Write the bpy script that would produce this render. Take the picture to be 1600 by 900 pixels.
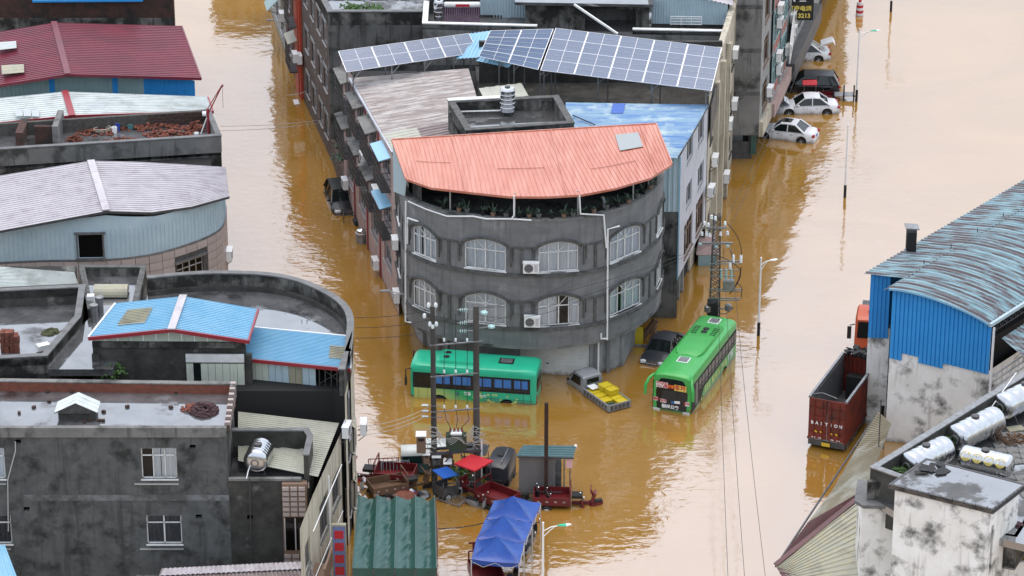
import bpy, math, random
from mathutils import Vector, Matrix, noise as mnoise
R = math.radians
random.seed(7)
for o in list(bpy.data.objects): bpy.data.objects.remove(o)
S = bpy.context.scene
COL = S.collection
# ---------------------------------------------------------------- camera, sky, sun, exposure
FPX, PITCH, CAMH = 5000.0, R(24), 84.0            # focal length in photo pixels, tilt, metres above the flood water
CAMD = CAMH / math.tan(PITCH)
cd = bpy.data.cameras.new('camera'); cam = bpy.data.objects.new('camera', cd); COL.objects.link(cam)
cam.location = (0, -CAMD, CAMH); cam.rotation_euler = (R(90) - PITCH, 0, 0)
cd.sensor_width = 36; cd.lens = 36 * FPX / 1600; cd.clip_start = 1; cd.clip_end = 5000
S.camera = cam
W = bpy.data.worlds.new('World'); S.world = W; W.use_nodes = True
nt = W.node_tree; nt.nodes.clear()
out = nt.nodes.new('ShaderNodeOutputWorld'); bg = nt.nodes.new('ShaderNodeBackground'); bg.inputs[1].default_value = 0.14
sky = nt.nodes.new('ShaderNodeTexSky'); sky.sky_type = 'NISHITA'; sky.sun_disc = False
SUN_EL, SUN_AZ = R(80), R(0)
sky.sun_elevation = SUN_EL; sky.sun_rotation = SUN_AZ; sky.altitude = 50; sky.air_density = 1.2; sky.dust_density = 4; sky.ozone_density = 1
bw = nt.nodes.new('ShaderNodeRGBToBW'); mx = nt.nodes.new('ShaderNodeMix'); mx.data_type = 'RGBA'; mx.inputs[0].default_value = 0.2
tin = nt.nodes.new('ShaderNodeMix'); tin.data_type = 'RGBA'; tin.blend_type = 'MULTIPLY'; tin.inputs[0].default_value = 1
tc = nt.nodes.new('ShaderNodeTexCoord'); cn = nt.nodes.new('ShaderNodeTexNoise'); cn.inputs['Scale'].default_value = 5; cn.inputs['Detail'].default_value = 7
cr = nt.nodes.new('ShaderNodeMapRange'); cr.inputs[1].default_value = .3; cr.inputs[2].default_value = .7; cr.inputs[3].default_value = .68; cr.inputs[4].default_value = 1.12
L = nt.links.new
L(sky.outputs[0], bw.inputs[0]); L(sky.outputs[0], mx.inputs[6]); L(bw.outputs[0], mx.inputs[7])
L(tc.outputs['Generated'], cn.inputs['Vector']); L(cn.outputs[0], cr.inputs[0])
L(mx.outputs[2], tin.inputs[6]); L(cr.outputs[0], tin.inputs[7]); L(tin.outputs[2], bg.inputs[0]); L(bg.outputs[0], out.inputs[0])
sd = bpy.data.lights.new('sun', 'SUN'); sd.energy = 1.4; sd.angle = R(175); sd.color = (.965, .985, 1)
sun = bpy.data.objects.new('sun', sd); COL.objects.link(sun)
sdir = Vector((math.sin(SUN_AZ) * math.cos(SUN_EL), math.cos(SUN_AZ) * math.cos(SUN_EL), math.sin(SUN_EL)))
sun.rotation_euler = sdir.to_track_quat('Z', 'Y').to_euler(); sun.location = sdir * 200
vs = S.view_settings; vs.view_transform = 'Standard'; vs.look = 'None'; vs.exposure = 0.72; vs.gamma = 1; vs.use_curve_mapping = False
S.render.engine = 'CYCLES'
# ---------------------------------------------------------------- survey: where a point of the photo lies in the place
cP, sP = math.cos(PITCH), math.sin(PITCH)
def ray(x, y):
    u = (x - 800) / FPX; v = -(y - 450) / FPX
    return Vector((u, cP + v * sP, -sP + v * cP))
def P(x, y, z=0.0):
    d = ray(x, y); t = (z - CAMH) / d.z
    return Vector((d.x * t, -CAMD + d.y * t, z))
def PY(x, y, Y):
    d = ray(x, y); t = (Y + CAMD) / d.y
    return Vector((d.x * t, Y, CAMH + d.z * t))
def V(*a): return Vector(a)
# ---------------------------------------------------------------- mesh builder
WL = {}
class MB:
    def __init__(s, T=None): s.v = []; s.f = []; s.T = T; s.sm = False
    def add(s, vs, fs):
        b = len(s.v)
        s.v += [(s.T @ Vector(p)) if s.T else Vector(p) for p in vs]
        s.f += [tuple(i + b for i in f) for f in fs]; return s
    def poly(s, *pts): return s.add(pts, [tuple(range(len(pts)))])
    def box(s, c, d, rz=0, rx=0, ry=0):
        x, y, z = d[0] / 2, d[1] / 2, d[2] / 2; m = Matrix.Translation(c)
        if rz or rx or ry: m = m @ Matrix.Rotation(rz, 4, 'Z') @ Matrix.Rotation(ry, 4, 'Y') @ Matrix.Rotation(rx, 4, 'X')
        vs = [m @ Vector(p) for p in ((-x, -y, -z), (x, -y, -z), (x, y, -z), (-x, y, -z), (-x, -y, z), (x, -y, z), (x, y, z), (-x, y, z))]
        return s.add(vs, [(0, 3, 2, 1), (4, 5, 6, 7), (0, 1, 5, 4), (1, 2, 6, 5), (2, 3, 7, 6), (3, 0, 4, 7)])
    def bb(s, a, b): return s.box([(a[i] + b[i]) / 2 for i in range(3)], [abs(b[i] - a[i]) for i in range(3)])
    def bar(s, a, b, w=.05, h=None, up=(0, 0, 1)):
        a = Vector(a); b = Vector(b); h = h or w; d = (b - a)
        if d.length < 1e-6: return s
        d.normalize(); u = Vector(up)
        if abs(d.dot(u)) > .98: u = Vector((0, 1, 0))
        x = d.cross(u).normalized() * w / 2; y = x.cross(d).normalized() * h / 2
        vs = [a - x - y, a + x - y, a + x + y, a - x + y, b - x - y, b + x - y, b + x + y, b - x + y]
        return s.add(vs, [(0, 3, 2, 1), (4, 5, 6, 7), (0, 1, 5, 4), (1, 2, 6, 5), (2, 3, 7, 6), (3, 0, 4, 7)])
    def bars(s, pts, w=.05, h=None):
        for a, b in zip(pts, pts[1:]): s.bar(a, b, w, h)
        return s
    def prism(s, pts, z0, z1):
        n = len(pts); ar = sum(pts[i][0] * pts[(i + 1) % n][1] - pts[(i + 1) % n][0] * pts[i][1] for i in range(n))
        if ar < 0: pts = pts[::-1]
        vs = [(p[0], p[1], z0) for p in pts] + [(p[0], p[1], z1) for p in pts]
        return s.add(vs, [tuple(range(n))[::-1], tuple(range(n, 2 * n))] + [(i, (i + 1) % n, n + (i + 1) % n, n + i) for i in range(n)])
    def ext(s, pts, d):
        """extrude a 3-D polygon by a vector"""
        n = len(pts); d = Vector(d); p = [Vector(q) for q in pts]
        return s.add(p + [q + d for q in p], [tuple(range(n))[::-1], tuple(range(n, 2 * n))] + [(i, (i + 1) % n, n + (i + 1) % n, n + i) for i in range(n)])
    def tube(s, pts, r, n=8, cap=True):
        pts = [Vector(p) for p in pts]; rs = r if isinstance(r, (list, tuple)) else [r] * len(pts); vs = []; fs = []; px = None
        for i, p in enumerate(pts):
            d = (pts[min(i + 1, len(pts) - 1)] - pts[max(i - 1, 0)])
            d = d.normalized() if d.length > 1e-9 else Vector((0, 0, 1))
            if px is None: px = d.orthogonal().normalized()
            px = (px - d * px.dot(d)).normalized(); py = d.cross(px)
            vs += [p + (px * math.cos(k * 2 * math.pi / n) + py * math.sin(k * 2 * math.pi / n)) * rs[i] for k in range(n)]
        for i in range(len(pts) - 1):
            fs += [(i * n + k, i * n + (k + 1) % n, (i + 1) * n + (k + 1) % n, (i + 1) * n + k) for k in range(n)]
        if cap: fs += [tuple(range(n))[::-1], tuple(range((len(pts) - 1) * n, len(pts) * n))]
        return s.add(vs, fs)
    def cyl(s, a, b, r, n=12): return s.tube([a, b], r, n)
    def lathe(s, prof, c=(0, 0, 0), n=16, axis='Z'):
        vs = []; fs = []; c = Vector(c)
        for r, z in prof:
            for k in range(n):
                a = 2 * math.pi * k / n; q = Vector((r * math.cos(a), r * math.sin(a), z))
                if axis == 'X': q = Vector((q.z, q.x, q.y))
                if axis == 'Y': q = Vector((q.y, q.z, q.x))
                vs.append(c + q)
        for i in range(len(prof) - 1):
            fs += [(i * n + k, i * n + (k + 1) % n, (i + 1) * n + (k + 1) % n, (i + 1) * n + k) for k in range(n)]
        fs += [tuple(range(n))[::-1], tuple(range((len(prof) - 1) * n, len(prof) * n))]
        return s.add(vs, fs)
    def loft(s, rings, cap=True, close=True):
        n = len(rings[0]); vs = [Vector(p) for r in rings for p in r]; fs = []; m = n if close else n - 1
        for i in range(len(rings) - 1):
            fs += [(i * n + k, i * n + (k + 1) % n, (i + 1) * n + (k + 1) % n, (i + 1) * n + k) for k in range(m)]
        if cap: fs += [tuple(range(n))[::-1], tuple(range((len(rings) - 1) * n, len(rings) * n))]
        return s.add(vs, fs)
    def blob(s, c, r, n=8, jit=.25, flat=1):
        vs = []; fs = []; m = max(4, n // 2 + 1)
        for i in range(m + 1):
            t = math.pi * i / m
            for k in range(n):
                a = 2 * math.pi * k / n; j = 1 + random.uniform(-jit, jit)
                vs.append((c[0] + r * j * math.sin(t) * math.cos(a), c[1] + r * j * math.sin(t) * math.sin(a), c[2] + r * flat * j * math.cos(t)))
        for i in range(m): fs += [(i * n + k, (i + 1) * n + k, (i + 1) * n + (k + 1) % n, i * n + (k + 1) % n) for k in range(n)]
        return s.add(vs, fs)
    def build(s, name, m, parent=None, world=True, smooth=0):
        me = bpy.data.meshes.new(name); me.from_pydata([tuple(p) for p in s.v], [], s.f)
        me.materials.append(MT[m] if isinstance(m, str) else m); me.update()
        if smooth:
            me.polygons.foreach_set('use_smooth', [True] * len(me.polygons)); me.set_sharp_from_angle(angle=R(smooth))
        o = bpy.data.objects.new(name, me); COL.objects.link(o)
        if parent:
            o.parent = parent
            if world: o.location = -WL.get(parent.name, Vector((0, 0, 0)))
        WL[o.name] = Vector((0, 0, 0))
        return o
def tag(o, label, cat, group=None):
    o['label'] = label; o['category'] = cat
    if group: o['group'] = group
    return o
def thing(name, label, cat, loc=(0, 0, 0), rz=0, group=None):
    o = bpy.data.objects.new(name, None); COL.objects.link(o); o.location = loc; o.rotation_euler = (0, 0, rz); o.empty_display_size = .3
    WL[o.name] = Vector(loc); return tag(o, label, cat, group)
def copy_tree(o, parent=None):
    c = o.copy(); COL.objects.link(c); c.parent = parent
    for ch in list(o.children): copy_tree(ch, c)
    return c
def part_copy(src, parent, loc, rot=(0, 0, 0), sc=None, world=True):
    """another piece that shares its mesh with src"""
    c = bpy.data.objects.new(src.name.split('.')[0], src.data); COL.objects.link(c); c.parent = parent
    c.location = Vector(loc) - (WL.get(parent.name, Vector((0, 0, 0))) if world else Vector((0, 0, 0))); c.rotation_euler = rot
    if sc: c.scale = sc
    return c
def spline(pts, n):
    """n points per span through pts (Catmull-Rom)"""
    p = [Vector(q) for q in pts]; o = []
    for i in range(len(p) - 1):
        a = p[i - 1] if i else p[0] * 2 - p[1]; b = p[i]; c = p[i + 1]; d = p[i + 2] if i + 2 < len(p) else p[-1] * 2 - p[-2]
        for k in range(n):
            t = k / n
            o.append(.5 * ((2 * b) + (c - a) * t + (2 * a - 5 * b + 4 * c - d) * t * t + (3 * b - a - 3 * c + d) * t ** 3))
    return o + [p[-1]]
def sag(a, b, d, n=10):
    a = Vector(a); b = Vector(b)
    return [a.lerp(b, i / n) - Vector((0, 0, d * 4 * (i / n) * (1 - i / n))) for i in range(n + 1)]
# ---------------------------------------------------------------- materials
MT = {}
def mat(name, c, c2=None, s=1.2, r=.75, metal=0, bump=0, bs=10, stain=None, ss=.5, lo=.48, hi=.62, streak=None, srot=None, st=(.5, .7), ior=1.45, rnd=0, wet=None, wl=(.42, .5), coat=0, det=5, grid=None, stretch=None):
    """base colour c broken up with c2; stain = mould in patches; streak = run-off streaks; wet = roughness of standing water in patches"""
    m = bpy.data.materials.new(name); m.use_nodes = True; t = m.node_tree; N = t.nodes; L = t.links.new
    b = N['Principled BSDF']; b.inputs['Roughness'].default_value = r; b.inputs['Metallic'].default_value = metal; b.inputs['IOR'].default_value = ior
    if coat: b.inputs['Coat Weight'].default_value = coat; b.inputs['Coat Roughness'].default_value = .05
    tc = N.new('ShaderNodeTexCoord').outputs['Object']
    def noise(sc, det=det, vec=None, dist=0):
        n = N.new('ShaderNodeTexNoise'); n.inputs['Scale'].default_value = sc; n.inputs['Detail'].default_value = det; n.inputs['Roughness'].default_value = .62; n.inputs['Distortion'].default_value = dist
        L(vec or tc, n.inputs['Vector']); return n.outputs[0]
    def scaled(v):
        q = N.new('ShaderNodeMapping'); q.inputs['Scale'].default_value = v; L(tc, q.inputs[0]); return q.outputs[0]
    def rng(x, a, z, o0=0, o1=1):
        q = N.new('ShaderNodeMapRange'); q.inputs[1].default_value = a; q.inputs[2].default_value = z; q.inputs[3].default_value = o0; q.inputs[4].default_value = o1; L(x, q.inputs[0]); return q.outputs[0]
    def mixc(f, a, z):
        q = N.new('ShaderNodeMix'); q.data_type = 'RGBA'
        for k, x in ((0, f), (6, a), (7, z)):
            if hasattr(x, 'is_linked'): L(x, q.inputs[k])
            else: q.inputs[k].default_value = (*x, 1) if isinstance(x, tuple) else x
        return q.outputs[2]
    col = None
    if c2: col = mixc(rng(noise(s, vec=scaled(stretch) if stretch else None), .35, .65), c, c2)
    if stain:
        sv = None
        if srot:
            q = N.new('ShaderNodeMapping'); q.vector_type = 'TEXTURE'; q.inputs['Rotation'].default_value = (0, 0, srot[0]); q.inputs['Scale'].default_value = srot[1]; L(tc, q.inputs[0]); sv = q.outputs[0]
        col = mixc(rng(noise(ss, 8, sv), lo, hi), col or c, stain)
    if streak:
        f = rng(noise(1.0, 4, scaled((3.2, 3.2, .28))), st[0], st[1])
        col = mixc(f, col or c, streak)
    if any(k in name for k in ('concrete', 'wall', 'shutter', 'plaster', 'brick_', 'bus_', 'car_', 'container', 'render')):
        # silt tide mark left by the flood just above the water
        ps = N.new('ShaderNodeNewGeometry').outputs['Position']; sp = N.new('ShaderNodeSeparateXYZ'); L(ps, sp.inputs[0]); ma = N.new('ShaderNodeMath'); ma.operation = 'MULTIPLY_ADD'; L(noise(2.2, 4), ma.inputs[0]); ma.inputs[1].default_value = -.7; L(sp.outputs['Z'], ma.inputs[2])
        col = mixc(rng(ma.outputs[0], -.36, -.1, .75, 0), col or c, (.13, .085, .045))
    if rnd:
        oi = N.new('ShaderNodeObjectInfo').outputs['Random']; h = N.new('ShaderNodeHueSaturation')
        L(rng(oi, 0, 1, 1 - rnd, 1 + rnd), h.inputs['Value'])
        if col: L(col, h.inputs['Color'])
        else: h.inputs['Color'].default_value = (*c, 1)
        col = h.outputs[0]
    if wet is not None:
        f = rng(noise(.45, 6), wl[0], wl[1])
        L(rng(f, 0, 1, r, wet), b.inputs['Roughness']); L(rng(f, 0, 1, 1.45, 3.4), b.inputs['IOR'])
    if col: L(col, b.inputs['Base Color'])
    else: b.inputs['Base Color'].default_value = (*c, 1)
    if bump:
        q = N.new('ShaderNodeBump'); q.inputs['Strength'].default_value = bump; q.inputs['Distance'].default_value = .03
        hh = noise(bs, 6)
        if wet is not None:
            mm = N.new('ShaderNodeMath'); mm.operation = 'MULTIPLY'; L(hh, mm.inputs[0]); L(rng(f, 0, 1, 1, .02), mm.inputs[1]); hh = mm.outputs[0]
        L(hh, q.inputs['Height']); L(q.outputs[0], b.inputs['Normal'])
    MT[name] = m; return m
def glassmat(name, tint=(.92, .94, .95), ior=1.5):
    m = bpy.data.materials.new(name); m.use_nodes = True; t = m.node_tree; N = t.nodes; N.clear(); L = t.links.new
    o = N.new('ShaderNodeOutputMaterial'); x = N.new('ShaderNodeMixShader'); tr = N.new('ShaderNodeBsdfTransparent'); gl = N.new('ShaderNodeBsdfGlossy'); fr = N.new('ShaderNodeFresnel')
    tr.inputs[0].default_value = (*tint, 1); gl.inputs['Roughness'].default_value = .03; fr.inputs[0].default_value = ior
    L(fr.outputs[0], x.inputs[0]); L(tr.outputs[0], x.inputs[1]); L(gl.outputs[0], x.inputs[2]); L(x.outputs[0], o.inputs[0]); MT[name] = m
K = (.012, .013, .013)
mat('concrete_dark', (.085, .087, .084), (.14, .14, .134), s=.9, r=.85, bump=.5, bs=5, stain=(.022, .023, .02), ss=.75, lo=.5, hi=.64, streak=(.035, .036, .033), st=(.52, .72))
mat('concrete_nose', (.15, .153, .155), (.2, .203, .203), s=.8, r=.85, bump=.3, bs=4, stain=(.33, .335, .34), ss=.55, lo=.56, hi=.78, stretch=(1, 1, 2.6), streak=(.11, .11, .11), st=(.5, .78))
mat('concrete_trim', (.06, .061, .058), (.12, .12, .115), s=2.2, r=.85, bump=.5)
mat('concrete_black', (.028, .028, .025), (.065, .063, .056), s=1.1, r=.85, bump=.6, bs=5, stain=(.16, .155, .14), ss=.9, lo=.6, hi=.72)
mat('concrete_mould', (.17, .166, .15), (.1, .098, .09), s=.9, r=.85, bump=.5, bs=5, stain=(.018, .018, .016), ss=.8, lo=.42, hi=.56, streak=(.03, .03, .027), st=(.5, .66))
mat('concrete_grey', (.15, .15, .143), (.21, .208, .197), s=.8, r=.85, bump=.45, bs=4, stain=(.05, .05, .046), ss=.6, lo=.52, hi=.66, streak=(.06, .06, .055), st=(.55, .75))
mat('render_grey', (.075, .08, .079), (.115, .12, .117), s=1.6, r=.85, bump=.45, bs=4, stain=(.028, .029, .028), ss=.9, lo=.5, hi=.66, streak=(.045, .046, .045), st=(.54, .74))
mat('plaster_pale', (.3, .31, .31), (.19, .2, .195), s=1.3, r=.85, bump=.3)
mat('coping', (.16, .165, .165), (.1, .1, .098), s=1.5, r=.6, bump=.4)
mat('roof_wet', (.08, .082, .086), (.14, .142, .146), s=.8, r=.55, bump=.35, bs=6, stain=(.03, .031, .032), ss=.35, lo=.55, hi=.65, wet=.03, wl=(.3, .42))
mat('roof_damp', (.06, .06, .06), (.1, .1, .1), s=.8, r=.5, bump=.35, bs=6, wet=.03, wl=(.43, .5))
mat('brick_red', (.2, .065, .04), (.13, .045, .03), s=3, r=.9, bump=.8, bs=9, rnd=.25)
mat('brick_dark', (.085, .04, .03), (.05, .03, .025), s=2.5, r=.9, bump=.8, bs=9, stain=(.03, .025, .022), ss=1, rnd=.2)
mat('brick_grey', (.12, .085, .07), (.07, .055, .05), s=3, r=.9, bump=.8, bs=9, stain=(.22, .21, .2), ss=1.1, lo=.58, hi=.7)
mat('mortar', (.06, .055, .05), (.1, .095, .085), s=4, r=.9)
mat('white_paint', (.72, .73, .72), (.6, .6, .58), s=2, r=.5)
mat('white_wall', (.86, .86, .84), (.74, .73, .68), s=.7, r=.8, bump=.2, stain=(.13, .13, .125), ss=.75, lo=.51, hi=.66, streak=(.34, .33, .31), st=(.56, .8))
mat('pale_wall', (.5, .52, .56), (.43, .44, .47), s=.9, r=.75, bump=.15, streak=(.3, .3, .3), st=(.6, .9))
mat('pale_mint', (.48, .56, .55), (.4, .47, .46), s=1, r=.55, streak=(.3, .33, .32), st=(.62, .9))
mat('pink_wall', (.42, .3, .27), (.34, .25, .23), s=1, r=.8, bump=.2, streak=(.12, .1, .1), st=(.55, .8))
mat('cream_wall', (.52, .48, .38), (.42, .38, .3), s=1, r=.8, bump=.2, streak=(.14, .13, .1), st=(.5, .75))
mat('cream_panel', (.56, .6, .5), (.48, .53, .45), s=1, r=.5, streak=(.2, .2, .16), st=(.6, .85))
mat('pvc_white', (.78, .79, .78), r=.35)
mat('alu', (.55, .56, .57), r=.4, metal=.6)
mat('steel', (.3, .31, .32), (.2, .2, .2), s=3, r=.45, metal=.7)
mat('steel_dark', (.06, .06, .062), (.1, .1, .1), s=3, r=.5, metal=.3)
mat('stainless', (.62, .63, .64), (.5, .51, .52), s=1.5, r=.22, metal=1)
mat('tile_white_roof', (.5, .47, .49), (.43, .4, .42), s=.8, r=.4, stain=(.35, .31, .33), ss=1.2, lo=.5, hi=.7, ior=1.6)
mat('maroon', (.17, .018, .035), (.12, .014, .028), s=.5, r=.34, ior=1.45)
mat('red_trim', (.28, .03, .04), r=.4)
mat('orange_roof', (.5, .155, .09), (.44, .12, .065), s=.9, r=.32, ior=1.9, stain=(.56, .24, .17), ss=.7, lo=.42, hi=.75, srot=(R(90), (2.5, .25, 1)), rnd=.0)
mat('blue_roof', (.2, .43, .6), (.26, .48, .63), s=.7, r=.3, ior=1.6, stain=(.2, .4, .5), ss=1.2, lo=.55, hi=.8)
mat('blue_faded', (.05, .17, .4), (.22, .36, .44), s=.7, r=.4, stain=(.4, .5, .5), ss=.7, lo=.5, hi=.68, stretch=(.5, 2.2, 1))
mat('blue_cladding', (.03, .27, .66), (.035, .3, .7), s=.8, r=.4)
mat('blue_strong', (.015, .1, .42), r=.4)
mat('teal_clad', (.3, .42, .42), (.24, .35, .36), s=.8, r=.5, streak=(.15, .2, .2), st=(.6, .85))
mat('paleblue_clad', (.45, .56, .6), (.38, .49, .54), s=.8, r=.5, streak=(.3, .36, .38), st=(.62, .9))
mat('shed_roof', (.15, .27, .31), (.22, .34, .37), s=.9, r=.38, ior=1.6, stain=(.085, .07, .075), ss=1.1, lo=.46, hi=.53, srot=(R(-14), (4.2, .34, 1)))
mat('brown_roof', (.32, .28, .26), (.2, .16, .145), s=1.8, r=.55, bump=.2, stain=(.46, .43, .41), ss=1.2, lo=.46, hi=.62, stretch=(.5, 3, 1), srot=(R(12), (2.5, .35, 1)))
mat('brown_stripe', (.17, .13, .125), (.26, .22, .21), s=1.5, r=.5)
mat('cream_sheet', (.42, .42, .34), (.34, .34, .28), s=.9, r=.4, ior=1.6)
mat('white_sheet', (.58, .62, .6), (.48, .52, .5), s=.9, r=.4, ior=1.6, stain=(.38, .4, .38), ss=.9, lo=.5, hi=.72)
mat('skylight_sheet', (.42, .45, .45), r=.3)
mat('yellow_sheet', (.36, .33, .22), (.3, .3, .24), s=2, r=.4, stain=(.22, .2, .15), ss=.8, lo=.5, hi=.7)
mat('olive_roof', (.22, .19, .12), (.3, .27, .2), s=.6, r=.45, ior=1.6, stain=(.42, .42, .38), ss=.3, lo=.52, hi=.66)
mat('maroon_sheet', (.12, .05, .05), (.08, .035, .035), s=.8, r=.4)
mat('black', K, r=.6)
mat('interior_shade', (.02, .02, .02), r=.9)  # near-black colour stands in for the shade of unlit rooms
mat('rubber', (.018, .018, .018), r=.7)
mat('curtain', (.9, .92, .94), (.74, .78, .83), s=2.5, r=.9, stretch=(3, 3, .3))
mat('curtain_blue', (.06, .2, .5), (.04, .14, .4), s=3, r=.9, stretch=(4, 4, .3))
mat('curtain_dark', (.2, .2, .21), (.1, .1, .11), s=4, r=.9, stretch=(4, 4, .3))
mat('pv', (.04, .085, .17), r=.13, ior=1.75)
mat('pv_frame', (.75, .76, .78), r=.35, metal=.3)
mat('foliage', (.04, .1, .02), (.07, .14, .03), s=3, r=.6, rnd=.2)
mat('foliage_dark', (.03, .06, .035), (.06, .1, .07), s=4, r=.6)
mat('moss', (.04, .05, .02), (.08, .08, .04), s=5, r=.9)
mat('pole_concrete', (.055, .05, .045), (.09, .085, .075), s=1.2, r=.85, bump=.4, stretch=(1, 1, .3))
mat('lattice', (.07, .075, .08), (.12, .125, .13), s=2, r=.5, metal=.5)
mat('porcelain', (.7, .74, .74), r=.15)
mat('glass_insul', (.3, .48, .46), r=.1)
mat('cable', (.02, .02, .02), r=.5)
mat('cable_pale', (.45, .45, .42), r=.5)
mat('red_paint', (.16, .013, .016), (.1, .012, .014), s=2, r=.4)
mat('bright_red', (.5, .02, .03), r=.45)
mat('green_tarp', (.013, .06, .048), (.022, .085, .072), s=.7, r=.3, ior=1.5)
mat('blue_tarp', (.006, .05, .27), (.012, .075, .34), s=.9, r=.3, bump=.6, bs=2.2)
mat('tan_panel', (.2, .13, .09), r=.6)
mat('wood', (.16, .09, .05), (.1, .06, .035), s=4, r=.8)
mat('shutter_white', (.62, .62, .58), (.54, .54, .51), s=.8, r=.5, streak=(.3, .3, .28), st=(.6, .9))
mat('shutter_grey', (.26, .29, .29), (.2, .23, .23), s=.8, r=.5)
mat('pink_tile', (.43, .36, .33), (.37, .31, .28), s=1.4, r=.45, rnd=.07)
glassmat('glass'); glassmat('glass_dark', (.25, .28, .28))
mat('glass_car', (.01, .014, .014), r=.05, ior=1.5)
# ---------------------------------------------------------------- walls with real openings
class Path:
    """plan line of a wall, walked left to right as seen from outside"""
    def __init__(s, pts):
        s.p = [Vector((q[0], q[1])) for q in pts]; s.l = [0]
        for a, b in zip(s.p, s.p[1:]): s.l.append(s.l[-1] + (b - a).length)
        s.len = s.l[-1]
    def at(s, u):
        i = 0
        while i < len(s.p) - 2 and u > s.l[i + 1]: i += 1
        d = (s.p[i + 1] - s.p[i]).normalized(); q = s.p[i] + d * (u - s.l[i])
        return q, d, Vector((d.y, -d.x))
    def uv(s, x, y):
        """photo point -> distance along the wall and height"""
        best = None
        for k in range(401):
            u = s.len * k / 400; q = s.at(u)[0]; w = PY(x, y, q.y); e = abs(w.x - q.x)
            if best is None or e < best[0]: best = (e, u, w.z)
        return best[1], best[2]
    def box(s, x0, y0, x1, y1):
        """photo corners lower-left, upper-right -> u0,u1,zb,zt"""
        a = s.uv(x0, y0); b = s.uv(x1, y1); return a[0], b[0], a[1], b[1]
    def T(s, u0, u1=None, z=0, out=0):
        """frame: x along the wall, y into the wall, z up"""
        a, d, n = s.at(u0)
        if u1 is not None: d = (s.at(u1)[0] - a).normalized(); n = Vector((d.y, -d.x))
        a = a + n * out
        return Matrix(((d.x, -n.x, 0, a.x), (d.y, -n.y, 0, a.y), (0, 0, 1, z), (0, 0, 0, 1)))
def arch(u, o):
    u0, u1, zb, zt, rise = o
    if not rise: return zt
    t = (u - u0) / (u1 - u0) * 2 - 1
    return zt + rise * (1 - t * t)
def wall(name, m, parent, path, z0, z1, ops=(), rev=.22, zt=None):
    """zt: optional list of (u, z) for a sloping top"""
    ops = [tuple(o) + (0,) * (5 - len(o)) for o in ops]; us = set(path.l)
    for o in ops:
        n = 10 if o[4] else 1
        us |= {o[0] + (o[1] - o[0]) * k / n for k in range(n + 1)}
    if zt: us |= {q[0] for q in zt}
    us = sorted(u for u in us if -1e-6 <= u <= path.len + 1e-6); us = [u for i, u in enumerate(us) if i == 0 or u - us[i - 1] > 1e-4]
    def top(u):
        if not zt: return z1
        for (a, za), (b, zb) in zip(zt, zt[1:]):
            if a <= u <= b: return za + (zb - za) * (u - a) / (b - a)
        return zt[-1][1]
    mb = MB()
    def q(u, z, d=0):
        p, _, n = path.at(u); return (p.x - n.x * d, p.y - n.y * d, z)
    for a, b in zip(us, us[1:]):
        c = (a + b) / 2; cov = sorted([o for o in ops if o[0] < c < o[1]], key=lambda o: o[2]); za = zb = z0
        for o in cov:
            mb.poly(q(a, za), q(b, zb), q(b, o[2]), q(a, o[2]))
            ta, tb = arch(a, o), arch(b, o)
            mb.poly(q(a, ta), q(b, tb), q(b, tb, rev), q(a, ta, rev)); mb.poly(q(a, o[2], rev), q(b, o[2], rev), q(b, o[2]), q(a, o[2]))
            if abs(a - o[0]) < 1e-3: mb.poly(q(a, o[2]), q(a, ta), q(a, ta, rev), q(a, o[2], rev))
            if abs(b - o[1]) < 1e-3: mb.poly(q(b, o[2]), q(b, o[2], rev), q(b, tb, rev), q(b, tb))
            za, zb = ta, tb
        mb.poly(q(a, za), q(b, zb), q(b, top(b)), q(a, top(a)))
    return mb.build(name, m, parent)
def strip(mb, pts, z0, z1, t, out=0, close=False):
    """wall of thickness t along a plan line (thickness goes inward), out = how far it stands proud"""
    p = [Vector((q[0], q[1])) for q in pts]; n = len(p); A = []; B = []
    for i in range(n):
        a = p[(i - 1) % n] if (close or i) else p[i]; c = p[(i + 1) % n] if (close or i < n - 1) else p[i]
        d1 = (p[i] - a).normalized() if (p[i] - a).length > 1e-6 else None; d2 = (c - p[i]).normalized() if (c - p[i]).length > 1e-6 else None
        d1 = d1 or d2; d2 = d2 or d1; n1 = Vector((d1.y, -d1.x)); n2 = Vector((d2.y, -d2.x)); m = (n1 + n2).normalized(); k = 1 / max(.4, m.dot(n1))
        A.append(p[i] + m * out * k); B.append(p[i] - m * (t - out) * k)
    vs = [(q.x, q.y, z) for z in (z0, z1) for L_ in (A, B) for q in L_]; fs = []
    for i in range(n if close else n - 1):
        j = (i + 1) % n
        fs += [(i, j, 2 * n + j, 2 * n + i), (n + j, n + i, 3 * n + i, 3 * n + j), (2 * n + i, 2 * n + j, 3 * n + j, 3 * n + i), (j, i, n + i, n + j)]
    if not close: fs += [(0, 2 * n, 3 * n, n), (n - 1, 2 * n - 1, 4 * n - 1, 3 * n - 1)]
    return mb.add(vs, fs)
def parapet(parent, pts, z0, z1, t=.24, m='concrete_dark', cm='coping', close=False, name='parapet', cop=.07):
    o = strip(MB(), pts, z0, z1, t, 0, close).build(name, m, parent)
    if cm: strip(MB(), pts, z1, z1 + cop, t + .08, .04, close).build('coping', cm, parent)
    return o
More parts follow.
